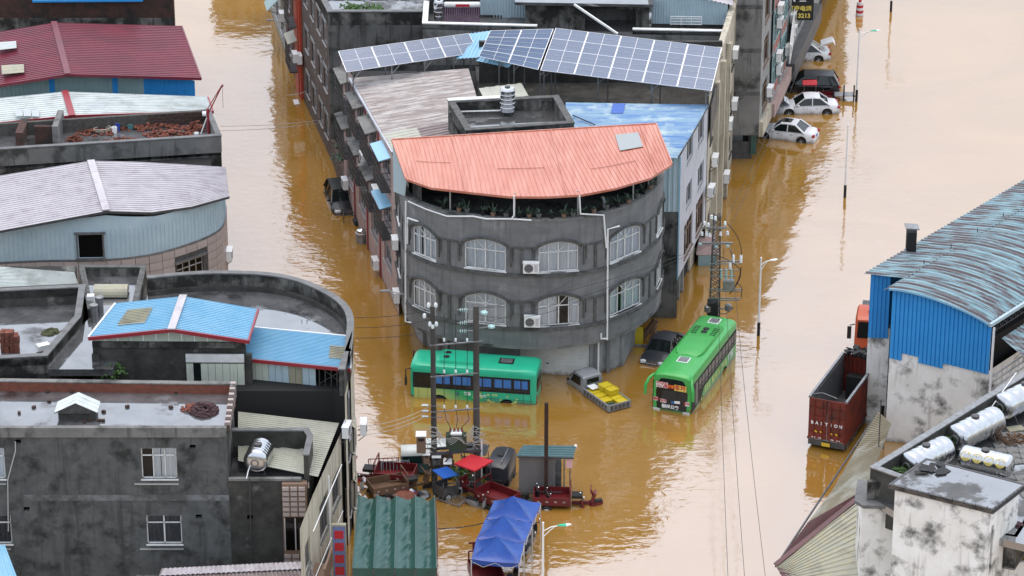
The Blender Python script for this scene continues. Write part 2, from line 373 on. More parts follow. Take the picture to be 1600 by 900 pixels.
def window(parent, path, o, cols=2, tr=.72, fm='white_paint', cur='curtain', gl='glass', dep=.12, diag=False, bars=0, fw=.06, half=None, name='window'):
    u0, u1, zb, zt = o[:4]; rise = o[4] if len(o) > 4 else 0
    T = path.T(u0, u1); w = (path.at(u1)[0] - path.at(u0)[0]).length; h = zt - zb; mb = MB(T); y = dep
    def B(x0, z0, x1, z1, wd=fw): mb.bar((x0, y, z0), (x1, y, z1), wd, .05, up=(0, 1, 0))
    B(fw / 2, zb, fw / 2, zt); B(w - fw / 2, zb, w - fw / 2, zt); B(0, zb + fw / 2, w, zb + fw / 2)
    zs = zb + h * tr if tr else None
    if rise:
        pts = [(w * k / 8, y, arch(u0 + (u1 - u0) * k / 8, o) - .03) for k in range(9)]
        for a, b in zip(pts, pts[1:]): mb.bar(a, b, .05, fw, up=(0, 0, 1))
    else: B(0, zt - fw / 2, w, zt - fw / 2)
    if zs: B(0, zs, w, zs)
    for k in range(1, cols):
        x = w * k / cols; z2 = arch(u0 + (u1 - u0) * k / cols, o) if rise else zt
        B(x, zb, x, z2, fw * (1.3 if cols % 2 == 0 and k == cols // 2 else .8))
    if diag and zs:
        zz = zt + rise; B(w / 2, zs, w * .28, zt + rise * .75, .04); B(w / 2, zs, w * .72, zt + rise * .75, .04)
    for k in range(bars): B(w * (k + .5) / bars, zb, w * (k + .5) / bars, zt, .025)
    mb.bar((-.05, -.03, zb - .03), (w + .05, -.03, zb - .03), .12, .06)
    f = mb.build(name, fm, parent)
    for k in range(cols):
        x0, x1 = w * k / cols + .01, w * (k + 1) / cols - .01; zz = [(arch(u0 + (u1 - u0) * q / w, o) if rise else zt) for q in (x0, x1)]
        MB(T).poly((x0, y + .03, zb), (x1, y + .03, zb), (x1, y + .03, zz[1]), (x0, y + .03, zz[0])).build('pane', gl, f, False)
    if cur:
        for (a, b) in (half or [(0, 1)]):
            m = MB(T); n = max(6, int(24 * (b - a))); top = zt + rise * .9; ph = random.random() * 6
            rows = [[(w * (a + (b - a) * k / n), y + .1 + .04 * math.sin(k * 2.1 + ph) + .02 * math.sin(k * .7), z) for k in range(n + 1)] for z in (zb + .02, top)]
            m.loft(rows, cap=False, close=False); m.build('curtain', cur, f, False)
    return f
# ---------------------------------------------------------------- profiled sheets
def pl_eval(pl, s):
    pl = [Vector(q) for q in pl]; ls = [0]
    for a, b in zip(pl, pl[1:]): ls.append(ls[-1] + (b - a).length)
    t = s * ls[-1]
    for i in range(len(pl) - 1):
        if t <= ls[i + 1] + 1e-9 or i == len(pl) - 2: return pl[i].lerp(pl[i + 1], (t - ls[i]) / max(1e-9, ls[i + 1] - ls[i]))
PROF = {'trap': ((0, 0), (.5, 0), (.62, 1), (.88, 1), (1, 0)), 'wave': ((0, 0), (.17, .5), (.33, .93), (.5, 1), (.67, .93), (.83, .5), (1, 0)), 'seam': ((0, 0), (.86, 0), (.9, 1), (.96, 1), (1, 0)), 'pan': ((0, 0), (.06, 1), (.94, 1), (1, 0))}
def corr(mb, rows, n, h=.04, prof='trap', step=0):
    """ribs run across the rows; rows = polylines from one end of the ribs to the other"""
    a, b = Vector(rows[0][0]), Vector(rows[0][-1]); c = pl_eval(rows[-1], .5); N = (b - a).cross(c - pl_eval(rows[0], .5)).normalized()
    if N.z < -1e-3 or (abs(N.z) < .05 and N.y > 0): N = -N
    ss = []
    for k in range(n):
        for s, z in PROF[prof][:-1]: ss.append(((k + s) / n, z))
    ss.append((1, 0)); R_ = []
    for i, r in enumerate(rows):
        if step and 0 < i < len(rows) - 1: R_.append([pl_eval(r, s) + N * (z * h - step) for s, z in ss])
        R_.append([pl_eval(r, s) + N * z * h for s, z in ss])
    return mb.loft(R_, cap=False, close=False)
def sheet(parent, name, m, rows, n, h=.04, prof='trap', step=0, smooth=0):
    return corr(MB(), rows, n, h, prof, step).build(name, m, parent, smooth=smooth)
def lerp_rows(a, b, n):
    """n+1 rows between two polylines with the same point count"""
    return [[Vector(p).lerp(Vector(q), k / n) for p, q in zip(a, b)] for k in range(n + 1)]
def slab(parent, name, m, pts, z0, z1): return MB().prism([(p[0], p[1]) for p in pts], z0, z1).build(name, m, parent)
# ---------------------------------------------------------------- small repeated things
def make_ac():
    o = thing('air_conditioner', 'x', 'air conditioner'); b = MB()
    b.box((0, -.02, .32), (.82, .3, .58)); b.box((0, -.02, .6), (.86, .34, .03)); b.build('casing', 'pvc_white', o, False)
    g = MB(); g.lathe([(.22, 0), (.22, .02), (.04, .03)], (-.12, -.17, .32), 14, 'Y')
    g2 = MB().lathe([(.23, -.012), (.23, 0)], (-.12, -.178, .32), 16, 'Y'); g2.build('fan_grille', 'steel_dark', o, False)
    m = MB()
    for k in range(5): m.bar((-.32, -.2, .16 + k * .08), (.08, -.2, .16 + k * .08), .012)
    for k in range(6): m.bar((.18 + k * .03, -.175, .12), (.18 + k * .03, -.175, .52), .012)
    m.build('grille_bars', 'alu', o, False)
    k = MB()
    for x in (-.3, .3): k.bar((x, -.18, 0), (x, .25, 0), .04); k.bar((x, -.12, 0), (x, .22, -.3), .03)
    k.bar((-.32, .1, 0), (.32, .1, 0), .05)
    k.build('bracket', 'steel_dark', o, False)
    return o
AC0 = make_ac(); AC_used = [0]
def ac(loc, rz, label, group=None, s=1.15):
    o = AC0 if not AC_used[0] else copy_tree(AC0); AC_used[0] = 1
    o.location = loc; o.rotation_euler = (0, 0, rz); o.scale = (s, s, s); o['label'] = label
    if group: o['group'] = group
    elif 'group' in o: del o['group']
    return o
def ac_on(path, x, y, label, out=.3, **k):
    u, z = path.uv(x, y); q, d, n = path.at(u); return ac((q.x + n.x * out, q.y + n.y * out, z - .3), math.atan2(d.y, d.x), label, **k)
def text(body, m, parent, T, size, world=False, name='lettering', ext=.004, bold=0):
    c = bpy.data.curves.new('t', 'FONT'); c.body = body; c.size = size; c.extrude = ext; c.align_x = 'CENTER'; c.align_y = 'CENTER'; c.offset = bold; c.resolution_u = 3
    o = bpy.data.objects.new('t', c); COL.objects.link(o)
    me = bpy.data.meshes.new_from_object(o.evaluated_get(bpy.context.evaluated_depsgraph_get())); bpy.data.objects.remove(o); bpy.data.curves.remove(c)
    me.transform(T); me.materials.clear(); me.materials.append(MT[m]); me.name = name
    o = bpy.data.objects.new(name, me); COL.objects.link(o)
    if parent:
        o.parent = parent
        if world: o.location = -WL.get(parent.name, Vector((0, 0, 0)))
    return o
def pot_leaf(mb, c, r, n=9, up=.7, w=.05):
    for k in range(n):
        a = random.random() * 6.28; l = r * random.uniform(.6, 1.1); e = random.uniform(.3, 1) * up
        d = Vector((math.cos(a), math.sin(a), 0)); t = Vector((-d.y, d.x, 0)) * w; c = Vector(c); m = c + d * l * .5 + Vector((0, 0, l * e * .8)); z = c + d * l + Vector((0, 0, l * e * .8 - l * .15))
        mb.add([c - t, c + t, m + t, m - t, z], [(0, 1, 2, 3), (3, 2, 4)])
def bush(mb, c, r, n=60, leaf=.12, flat=.7):
    for k in range(n):
        while True:
            q = Vector((random.uniform(-1, 1), random.uniform(-1, 1), random.uniform(-.2, 1)))
            if .2 < q.length < 1: break
        q = Vector(c) + Vector((q.x * r, q.y * r, q.z * r * flat)); a = Vector((random.uniform(-1, 1), random.uniform(-1, 1), random.uniform(-.4, .9))).normalized() * leaf; b = a.orthogonal().normalized() * leaf * .5
        mb.add([q - a, q + b, q + a, q - b], [(0, 1, 2, 3)])
# ---------------------------------------------------------------- flood water: one sheet to the horizon
def water():
    m = bpy.data.materials.new('flood_water'); m.use_nodes = True; t = m.node_tree; N = t.nodes; L = t.links.new; b = N['Principled BSDF']
    tc = N.new('ShaderNodeTexCoord').outputs['Object']
    def nz(s, d=4, sc=(1, 1, 1), dist=0):
        q = N.new('ShaderNodeMapping'); q.inputs['Scale'].default_value = sc; L(tc, q.inputs[0])
        n = N.new('ShaderNodeTexNoise'); n.inputs['Scale'].default_value = s; n.inputs['Detail'].default_value = d; n.inputs['Distortion'].default_value = dist; L(q.outputs[0], n.inputs['Vector']); return n.outputs[0]
    x = N.new('ShaderNodeMix'); x.data_type = 'RGBA'; x.inputs[6].default_value = (.31, .16, .025, 1); x.inputs[7].default_value = (.38, .2, .036, 1)
    r = N.new('ShaderNodeMapRange'); r.inputs[1].default_value = .35; r.inputs[2].default_value = .65; L(nz(.06, 5, (1, 1, 1), 1.5), r.inputs[0]); L(r.outputs[0], x.inputs[0]); L(x.outputs[2], b.inputs['Base Color'])
    b.inputs['Roughness'].default_value = .06; b.inputs['IOR'].default_value = 3.6
    def bump(h, st, d, prev=None):
        q = N.new('ShaderNodeBump'); q.inputs['Strength'].default_value = st; q.inputs['Distance'].default_value = d; L(h, q.inputs['Height'])
        if prev: L(prev, q.inputs['Normal'])
        return q.outputs[0]
    # ripples come and go with the wind
    f = N.new('ShaderNodeMapRange'); f.inputs[1].default_value = .38; f.inputs[2].default_value = .66; f.inputs[3].default_value = .2; f.inputs[4].default_value = 1.45; L(nz(.05, 3, (1, .7, 1), 1), f.inputs[0])
    mm = N.new('ShaderNodeMath'); mm.operation = 'MULTIPLY'; L(nz(1.5, 3, (.8, 1.25, 1), .6), mm.inputs[0]); L(f.outputs[0], mm.inputs[1])
    n1 = bump(mm.outputs[0], .36, .065); n2 = bump(nz(.3, 3, (1, 1, 1), .4), .4, .12, n1); L(n2, b.inputs['Normal'])
    MT['flood_water'] = m
    o = MB().poly((-2500, -400, 0), (2500, -400, 0), (2500, 4000, 0), (-2500, 4000, 0)).build('flood_water', 'flood_water'); o['kind'] = 'structure'; o['label'] = 'ochre brown flood water covering the streets'
    g = mat('silt', (.2, .13, .06))
    o = MB().poly((-2500, -400, -1.2), (2500, -400, -1.2), (2500, 4000, -1.2), (-2500, 4000, -1.2)).build('ground', 'silt'); o['kind'] = 'structure'
water()
# ================================================================ CENTRE BLOCK: the rounded corner building
def pipe(parent, path, pts, r=.06, out=.12, m='pvc_white', name='downpipe'):
    q = []
    for x, y in pts:
        u, z = path.uv(x, y); p, d, n = path.at(u); q.append((p.x + n.x * out, p.y + n.y * out, z))
    return MB().tube(q, r, 8).build(name, m, parent, smooth=40)
ARC = [(-7.25, -4.2), (-6.85, -7.6), (-6.4, -10.5), (-5.35, -12.1), (-3.85, -13.2), (-1.5, -14.1), (.76, -14.45), (3.05, -14.35), (5.35, -13.45), (7.3, -11.8), (8.55, -9.7), (9.15, -7.9), (9.35, -5.6)]
arcp = spline([V(*p) for p in ARC], 8); ARCP = Path(arcp)
cb = thing('corner_building', 'rounded grey concrete corner building with orange tiled roof and arched windows', 'building', (1, -9, 0))
def arcx(x, y): return ARCP.uv(x, y)[0]
rows_w = []; SILL = (3.94, 7.45)
wins = [(647, 681), (726.5, 790.5), (842, 904), (953, 1000)]
for zi, (zb, yy) in enumerate(((SILL[0], 488), (SILL[1], 405))):
    for x0, x1 in wins: rows_w.append((arcx(x0, yy + (8 if x0 < 700 else -4)), arcx(x1, yy), zb, zb + 1.58, .38))
    u = arcx(1026, yy - 20); rows_w.append((u - .1, u + 1.5, zb, zb + 1.58, .38))
    rows_w.append((1.6, 3.1, zb, zb + 1.58, .38))
wall('wall', 'concrete_nose', cb, ARCP, 2.6, 10.75, rows_w, .25)
for i, o in enumerate(rows_w):
    kw = dict(cols=4, tr=.8, diag=True, dep=.05)
    if i == 2: window(cb, ARCP, o, half=[(0, .47), (.78, 1)], **kw)
    elif i == 3: window(cb, ARCP, o, half=[(0, .28), (.42, 1)], **kw)
    elif i in (6, 8): window(cb, ARCP, o, half=[(0, .3), (.36, .97)] if i == 6 else [(.04, .5), (.53, 1)], **kw)
    else: window(cb, ARCP, o, **kw)
tr = MB()
def along(mb, u0, u1, z0, z1, out, t=.1, n=None):
    n = n or max(1, int((u1 - u0) / .35)); strip(mb, [ARCP.at(u0 + (u1 - u0) * k / n)[0] for k in range(n + 1)], z0, z1, t, out)
for zb in SILL:
    along(tr, .2, ARCP.len - .1, zb - .26, zb - .14, .16); along(tr, .2, ARCP.len - .1, zb - .14, zb - .08, .1)
tr.build('sill_ledge', 'concrete_trim', cb)
so = sorted([o for o in rows_w if o[2] == SILL[0]])
for zi, zb in enumerate(SILL):
    zt = zb + 1.58; prev = .2
    for o in so + [(ARCP.len - .1,) * 2]:
        a, b = prev + .06, o[0] - .12
        if b - a > .3:
            m = MB(); along(m, a, b, zt - .02, zt + .08, .1); c = (a + b) / 2
            if b - a > 1.2: along(m, c - .09, c + .09, zb - .08, zt - .05, .07, n=1)
            for e in (a + .25, b - .25): along(m, e - .05, e + .05, zb + .35, zt - .05, .09, n=1); along(m, e + .12, e + .16, zb + .7, zt - .05, .06, n=1)
            m.build('pilaster_band', 'concrete_trim', cb)
        prev = o[1]
        if len(o) > 2:
            m = MB(); oo = (o[0] - .22, o[1] + .22, 0, zt + .02, .48); pts = []
            for k in range(13):
                u = oo[0] + (oo[1] - oo[0]) * k / 12; p, d, n = ARCP.at(u); pts.append((p.x + n.x * .08, p.y + n.y * .08, arch(u, oo) + .05))
            for a_, b_ in zip(pts, pts[1:]): m.bar(a_, b_, .2, .09)
            for e in (oo[0], oo[1]): along(m, e - .12, e + .12, zt - .06, zt + .1, .15, n=1)
            m.build('arch_moulding', 'concrete_trim', cb)
m = MB(); along(m, 0, ARCP.len, 10.75, 10.86, .06, .4); m.build('coping', 'concrete_grey', cb)
m = MB(); along(m, 0, ARCP.len, 2.42, 2.6, .03, .4); m.build('lip', 'concrete_grey', cb)
inner = [(p.x * .96 + .05, p.y * .965 - .2) for p in arcp]
slab(cb, 'soffit', 'concrete_dark', inner + [(9.2, -4.8), (-7.2, -3.6)], 2.45, 2.66)
slab(cb, 'terrace_floor', 'concrete_dark', inner + [(9.2, -4.8), (-7.2, -3.6)], 9.7, 9.9)
MB().bb((-7.2, -4.2, 2.6), (9.3, -3.8, 10.6)).build('back_wall', 'concrete_dark', cb)
MB().bb((-6.3, -8.4, 9.9), (8.4, -8.1, 12.6)).build('terrace_shade_wall', 'interior_shade', cb)  # near-black wall added to keep the gap under the roof dark
# ground floor
GP = Path(spline([V(*p) for p in [(-6.5, -4.0), (-5.95, -7.4), (-5.3, -8.9), (-3.94, -10.3), (-1.9, -11.6), (0, -12.4), (1.6, -12.9), (3.1, -13.2), (4.5, -13.15), (5.4, -12.85), (6.65, -12.0), (7.2, -10.2), (7.7, -8.2), (8.0, -5.5)]], 6))
gops = []
for x0, x1, y in ((700, 800, 556), (812, 921, 575), (941, 972, 560)):
    gops.append((GP.uv(x0, y)[0], GP.uv(x1, y)[0], -1, 2.3))
wall('ground_floor_wall', 'plaster_pale', cb, GP, -1, 2.45, gops, .3)
for i, (u0, u1, a, b) in enumerate(gops):
    n = 10; rows = []
    for k in range(n + 1):
        p, d, nn = GP.at(u0 + (u1 - u0) * k / n); p = p - nn * .16; rows.append([(p.x, p.y, -1), (p.x, p.y, 2.3)])
    s_ = sheet(cb, 'roller_shutter', ['shutter_grey', 'shutter_white', 'plaster_pale'][i], rows, 36, .02, 'wave')
    if i == 1:
        p, d, nn = GP.at(u0 + (u1 - u0) * .4); mm = MB(Matrix.Translation((p.x - nn.x * .1, p.y - nn.y * .1, .75))); mm.box((0, 0, 0), (.14, .05, .05)); mm.build('lock', 'black', s_, False)
for x, y in ((665, 540), (688, 540), (931, 570), (950, 560)):
    u = GP.uv(x, y)[0]; p, d, n = GP.at(u); MB().bar((p.x + n.x * .05, p.y + n.y * .05, -1), (p.x + n.x * .05, p.y + n.y * .05, 2.45), .22, .18).build('pier', 'concrete_nose', cb)
# roof
front = [P(x, y, 12.35) for x, y in ((634, 279), (674, 293), (735, 300), (795, 306.5), (850, 307), (908, 304), (960, 294), (1015, 278), (1050, 256))]
f2 = [pl_eval(front, k / 40) for k in range(41)]; xs = (f2[0].x, f2[-1].x)
b0, b1 = P(612, 218, 13.3), P(1025, 193, 13.3)
bk = [b0.lerp(b1, (q.x - xs[0]) / (xs[1] - xs[0])) for q in f2]
rf = sheet(cb, 'roof', 'orange_roof', lerp_rows(bk, f2, 26), 64, .035, 'seam', step=.02)
m = MB()
for a, b in zip(front, front[1:]): m.bar(a - V(0, 0, .06), b - V(0, 0, .06), .06, .14)
m.bar(b0, front[0], .08, .12); m.bar(b1, front[-1], .08, .12); m.bar(b0, b1, .08, .1); m.build('eave_trim', 'orange_roof', rf)
for i, a_, b_ in ((36, 0, 1), (22, .0, 1), (9, 0, 1)):
    MB().bar(bk[i].lerp(f2[i], a_) + V(0, 0, .03), bk[i].lerp(f2[i], b_) + V(0, 0, .03), .05, .05).build('sheet_seam', 'orange_roof', rf)
for i0, i1, t in ((26, 33, .66), (14, 20, .58), (3, 8, .5)):
    MB().bars([bk[k].lerp(f2[k], t) + V(0, 0, .035) for k in range(i0, i1 + 1)], .02, .015).build('sheet_overlap', 'brick_red', rf)
c4 = [pl_eval([bk[i], f2[i]], t) + V(0, 0, .05) for i, t in ((31, .17), (35, .17), (35, .45), (31, .45))]
sheet(rf, 'skylight', 'skylight_sheet', [[c4[0], c4[1]], [c4[3], c4[2]]], 22, .03, 'wave')
m = MB(); m.poly(*[q + V(0, 0, -.11) for q in bk[::-1]], *[q + V(0, 0, -.11) for q in f2]); m.build('ceiling', 'steel_dark', rf)
for x in (700, 803, 905, 995, 1020):
    u, z = ARCP.uv(x, 330 if x < 990 else 305); p, d, n = ARCP.at(u); p = p - n * .3
    MB().cyl((p.x, p.y, 9.9), (p.x, p.y, 12.45), .05, 8).build('roof_post', 'alu', cb)
m = MB(); a, b = b0 + V(.05, 0, -.05), front[0] + V(.05, 0, -.05)
sheet(cb, 'side_cladding', 'paleblue_clad', [[V(a.x, a.y, 9.9), V(b.x - .15, b.y + 1.0, 10.8)], [a, b]], 12, .03)
sheet(cb, 'terrace_partition', 'steel_dark', [[V(-6.0, -10.6, 9.9), V(-5.4, -11.6, 9.9)], [V(-6.0, -10.6, 12.3), V(-5.4, -11.6, 12.2)]], 4, .05)
for pts in ([(637, 314), (637, 470), (637, 502), (645, 503)], [(640, 340), (640, 380)], [(905, 303), (905, 333), (942, 335), (945, 386)], [(966, 352), (947, 357), (947, 530)], [(937, 520), (938, 528), (946, 528)], [(656, 345), (640, 340)]):
    pipe(cb, ARCP, pts, .055, .13)
pipe(cb, ARCP, [(640, 314), (668, 326), (700, 337), (740, 337), (760, 341), (800, 341), (830, 343)], .05, .1, name='gutter_pipe')
pipe(cb, ARCP, [(803, 305), (803, 335), (800, 341)], .05, .1)
MB().cyl(*[tuple(GP.at(GP.uv(932, 560)[0])[0] + GP.at(GP.uv(932, 560)[0])[2] * .2) + (z,) for z in (-1, 2.5)], .06, 8).build('downpipe', 'pvc_white', cb, smooth=40)
# potted plants on the terrace edge
tp = [(690, 332), (715, 338), (728, 340), (752, 336), (770, 340), (790, 340), (812, 340), (826, 341), (842, 338), (862, 340), (882, 339), (896, 338), (915, 336), (930, 334), (953, 330), (968, 328), (984, 322), (1000, 312), (1010, 306), (1020, 300), (1028, 292)]
for i, (x, y) in enumerate(tp):
    u = ARCP.uv(x, y)[0]; p, d, n = ARCP.at(u); p = p - n * random.uniform(.12, .3)
    t = thing('potted_plant', 'x', 'plant', (p.x, p.y, 11.12), group='potted plants along the terrace edge')
    MB().lathe([(.1, -.26), (.16, 0), (.17, .02)], (0, 0, 0), 8).build('pot', ('black', 'tan_panel', 'concrete_grey')[i % 3], t, False)
    m = MB(); pot_leaf(m, (0, 0, 0), random.uniform(.35, .7), random.randint(8, 15), 1.1, .03); m.build('leaves', 'foliage_dark', t, False)
    t['label'] = 'dark spiky potted plant under the orange roof, %s from the left' % 'first second third fourth fifth sixth seventh eighth ninth tenth eleventh twelfth thirteenth fourteenth fifteenth sixteenth seventeenth eighteenth nineteenth twentieth twenty-first'.split()[i]
t = thing('rabbit_figure', 'small pale stone rabbit figure among the terrace plants', 'figurine', (5.55, -12.75, 10.86))
m = MB(); m.blob((0, 0, .18), .17, 8, .05, 1.1); m.blob((-.06, -.02, .42), .12, 8, .05); m.build('body', 'plaster_pale', t, False, 60)
m = MB(); m.tube([(-.1, 0, .5), (-.16, 0, .66), (-.25, 0, .74)], [.035, .05, .02], 6); m.tube([(-.03, 0, .5), (-.07, 0, .68), (-.16, 0, .8)], [.035, .05, .02], 6); m.build('ears', 'plaster_pale', t, False, 60)
ac_on(ARCP, 831, 416, 'white air conditioner between the upper arched windows of the corner building')
ac_on(ARCP, 831, 500, 'white air conditioner between the lower arched windows of the corner building')
ac_on(ARCP, 625, 380, 'white air conditioner high on the left flank of the corner building')
ac_on(ARCP, 627, 463, 'white air conditioner low on the left flank of the corner building beside a downpipe')
MB()
# ---------------------------------------------------------------- walled water-tank roof behind the orange roof
tb = thing('roof_tank_room', 'dark concrete roof room with parapet and standing water behind the orange roof', 'roof structure', (0, -1, 9))
q = [P(728, 205, 12.7), P(897, 193, 12.7), P(872, 150, 12.7), P(700, 158, 12.7)]
parapet(tb, q, 8.5, 12.7, .35, 'concrete_mould', 'concrete_trim', True, 'wall')
slab(tb, 'floor', 'roof_damp', q, 11.6, 11.95)
m = MB(); m.bar(q[3] + V(.1, -.6, -.5), q[3].lerp(q[2], .55) + V(0, -.8, -.5), .07); m.build('water_pipe', 'pvc_white', tb)
MB().bar(q[3] + V(-.02, -.05, .12), q[3].lerp(q[2], .5) + V(0, 0, .12), .45, .05).build('coping_board', 'white_paint', tb)
p = P(793, 178, 12.0)
def steel_tank(name, label, loc, r, h, bands=5, feet=.3):
    t = thing(name, label, 'water tank', loc); pr = [(r * .3, feet), (r * .96, feet + .03)]
    for k in range(bands):
        z0 = feet + .08 + (h - .2) * k / bands; z1 = feet + .08 + (h - .2) * (k + 1) / bands
        pr += [(r, z0 + .03), (r, z1 - .05), (r * .95, z1 - .025)]
    pr += [(r * .9, feet + h - .06), (r * .4, feet + h)]
    MB().lathe(pr, (0, 0, 0), 20).build('shell', 'stainless', t, False, 35)
    MB().lathe([(r * .36, feet + h), (r * .36, feet + h + .06), (r * .2, feet + h + .08)], (0, 0, 0), 14).build('lid', 'steel_dark', t, False, 35)
    m = MB()
    for a in range(4): m.bar((r * .7 * math.cos(a * 1.57 + .7), r * .7 * math.sin(a * 1.57 + .7), 0), (r * .7 * math.cos(a * 1.57 + .7), r * .7 * math.sin(a * 1.57 + .7), feet + .1), .05)
    m.build('stand', 'steel_dark', t, False); return t
steel_tank('water_tank', 'upright banded stainless water tank in the walled roof room', p, .48, 1.6, 5, .2)
# ---------------------------------------------------------------- pink house with brown roof (left flank)
ph = thing('pink_house', 'pink and grey house with weathered brown corrugated roof and caged balconies', 'building', (-6, 5, 0))
PL = Path([(-11.55, 15.6), (-7.15, -4.3)])
lz = 10.2
ops = []
def at_uz(x, y): return PL.uv(x, y)
cages = []
for zf in (1.0, 3.95, 7.2):
    for u0 in (1.2, 6.0, 10.6, 15.4): cages.append((u0, u0 + 2.7, zf + .9, zf + 2.5))
wall('wall', 'pink_wall', ph, PL, -1, 10.35, cages, .25)
for o in cages:
    window(ph, PL, o, cols=3, tr=.7, fm='alu', cur='curtain_dark', gl='glass_dark', dep=.15)
for i, (u0, u1, zb, zt) in enumerate(cages):
    if zb < 3.5: continue
    c = MB(PL.T(u0 - .15)); w = u1 - u0 + .3; d = .62
    c.bb((0, -d, zb - .55), (w, 0, zb - .45))
    for k in range(11): c.bar((w * k / 10, -d, zb - .5), (w * k / 10, -d, zt), .035)
    for z in (zb - .1, zb + .35, zb + .8, zt): c.bar((0, -d, z), (w, -d, z), .05); c.bar((0, -d, z), (0, 0, z), .04); c.bar((w, -d, z), (w, 0, z), .04)
    g = c.build('balcony_cage', 'steel_dark', ph)
    h = MB(PL.T(u0 - .2)); h.ext([(0, .05, zt + .2), (w + .1, .05, zt + .2), (w + .1, -d - .15, zt + .02), (0, -d - .15, zt + .02)], (0, 0, .05))
    h.build('hood', 'blue_roof' if u0 > 14 else 'concrete_grey', g)
m = MB()
for u in (4.6, 14.2, 9.5): m.bar(*[PL.T(u) @ V(0, -.06, z) for z in (-1, 10.2)], .09)
m.build('red_downpipe', 'red_trim', ph)
slab(ph, 'shade_core', 'interior_shade', [(-10.8, 15), (-6.3, -4.0), (4, -4), (4, 15)], -1, 9.4)  # added solid core: darkens the windows and stops light leaking through
# facade facing the gap and hidden sides
wall('back_wall', 'concrete_dark', ph, Path([(3, 15.6), (-11.55, 15.6)]), -1, 9.6)
e0, e1, e2 = P(548, 122, 10.3), P(585, 184, 10.3), P(615, 238, 10.3); r0, r1, r2 = P(732, 107, 10.9), P(756, 160, 10.95), P(760, 205, 11.0)
def at2(a, b, t): return a.lerp(b, t)
t1 = .76
ea, ra = at2(e0, e2, t1), at2(r0, r2, t1)
def rows_lr(a0, a1, b0, b1, n=12): return [[a0.lerp(b0, k / n), a1.lerp(b1, k / n)] for k in range(n + 1)]
sheet(ph, 'roof', 'brown_roof', rows_lr(e0, ea, r0, ra), 34, .05, 'wave', step=.012)
sheet(ph, 'roof_strip', 'cream_sheet', rows_lr(ea, e2, ea.lerp(ra, .34), e2.lerp(r2, .34), 3), 7, .05, 'trap')
sheet(ph, 'roof_strip', 'brown_stripe', rows_lr(ea.lerp(ra, .34), e2.lerp(r2, .34), ea.lerp(ra, .72), e2.lerp(r2, .72), 3), 7, .06, 'trap')
sheet(ph, 'roof_strip', 'blue_roof', rows_lr(ea.lerp(ra, .72), e2.lerp(r2, .72), ra, r2, 3), 7, .06, 'trap')
MB().bar(e0 + V(-.08, 0, -.05), e2 + V(-.08, 0, -.05), .12, .16).build('eave_gutter', 'pale_wall', ph)
sheet(ph, 'loose_sheet', 'cream_sheet', [[P(748, 138, 11.1), P(815, 130, 11.15)], [P(758, 158, 11.1), P(826, 150, 11.15)]], 4, .03)
ac_on(PL, 545, 287, 'white air conditioner jutting from the pink house above the dark car', out=.25)
ac_on(PL, 575, 247, 'white air conditioner beside the upper caged balcony of the pink house')
ac_on(PL, 594, 300, 'white air conditioner left of the blue balcony hood')
ac_on(PL, 594, 412, 'white air conditioner lowest on the pink house wall')
ac_on(PL, 576, 300, 'small white air conditioner under a grey balcony hood on the pink house', s=.9)
# ---------------------------------------------------------------- white house with faded blue roof (right flank)
wh = thing('white_house', 'white house with faded blue corrugated roof on the right of the corner building', 'building', (10, 0, 0))
PR = Path([(10.4, -4.7), (12.62, 4.2)])
wops = []
for x0, y0, x1, y1 in ((1073, 258, 1083, 222), (1090.5, 230, 1100, 194), (1072, 327, 1081, 286), (1090, 298, 1099.5, 255), (1068, 405, 1082, 346), (1086.5, 370, 1099.5, 314)):
    u0, u1, a, b = PR.box(x0, y0, x1, y1); a = PR.uv((x0 + x1) / 2, y0 - (x1 - x0) * .9)[1]; b = a + (1.5 if y0 < 340 else 2.3); wops.append((u0, u1, a, b))
wall('wall', 'pale_wall', wh, PR, 2.7, 11.0, wops, .2)
for i, o in enumerate(wops): window(wh, PR, o, cols=2 if i < 4 else 3, tr=.7 if i >= 4 else None, fm='alu' if i < 4 else 'tan_panel', cur=None, gl='glass_dark', dep=.1)
wall('ground_floor_wall', 'cream_wall', wh, Path([(9.75, -4.65), (12.0, 4.2)]), -1, 2.7, [(.8, 2.6, -1, 1.9), (4, 7.5, -1, 2)], .15)
for x in (2.95, 4.1): MB(PR.T(.0)).bar((x, .5, -1), (x, .5, 2.7), .2).build('pier', 'plaster_pale', wh)
FR = Path([(8.4, -4.7), (10.4, -4.7)])
wall('end_wall', 'concrete_dark', wh, FR, -1, 7.3)
sheet(wh, 'end_cladding', 'paleblue_clad', [[V(8.0, -4.72, 7.3), V(10.4, -4.72, 7.3)], [V(8.0, -4.72, 10.95), V(10.4, -4.72, 10.95)]], 8, .04, 'trap')
MB().bar((10.4, -4.76, 2.7), (10.4, -4.76, 11), .08).build('corner_trim', 'blue_roof', wh)
slab(wh, 'shade_core', 'interior_shade', [(8.5, -4.2), (9.6, -4.2), (11.8, 4), (3, 4), (3, -4)], -1, 9.8)
slab(wh, 'overhang', 'concrete_grey', [(8.4, -4.6), (10.35, -4.6), (12.55, 4.2), (9, 4.2)], 2.55, 2.7)
c0, c1, c2, c3 = P(884, 160, 11.25), P(1108, 164, 11.1), P(1059, 247, 11.0), P(880, 250, 11.1)
sheet(wh, 'roof', 'blue_faded', [[c0.lerp(c1, k / 8), c3.lerp(c2, k / 8)] for k in range(9)], 34, .05, 'wave', step=.01)
g = [[pl_eval([c0, c1], t), pl_eval([c3, c2], t)] for t in (.33, .42)]
sheet(wh, 'roof_patch', 'blue_strong', [[pl_eval(r, .02) + V(0, 0, .06), pl_eval(r, .2) + V(0, 0, .06)] for r in g], 6, .05, 'wave')
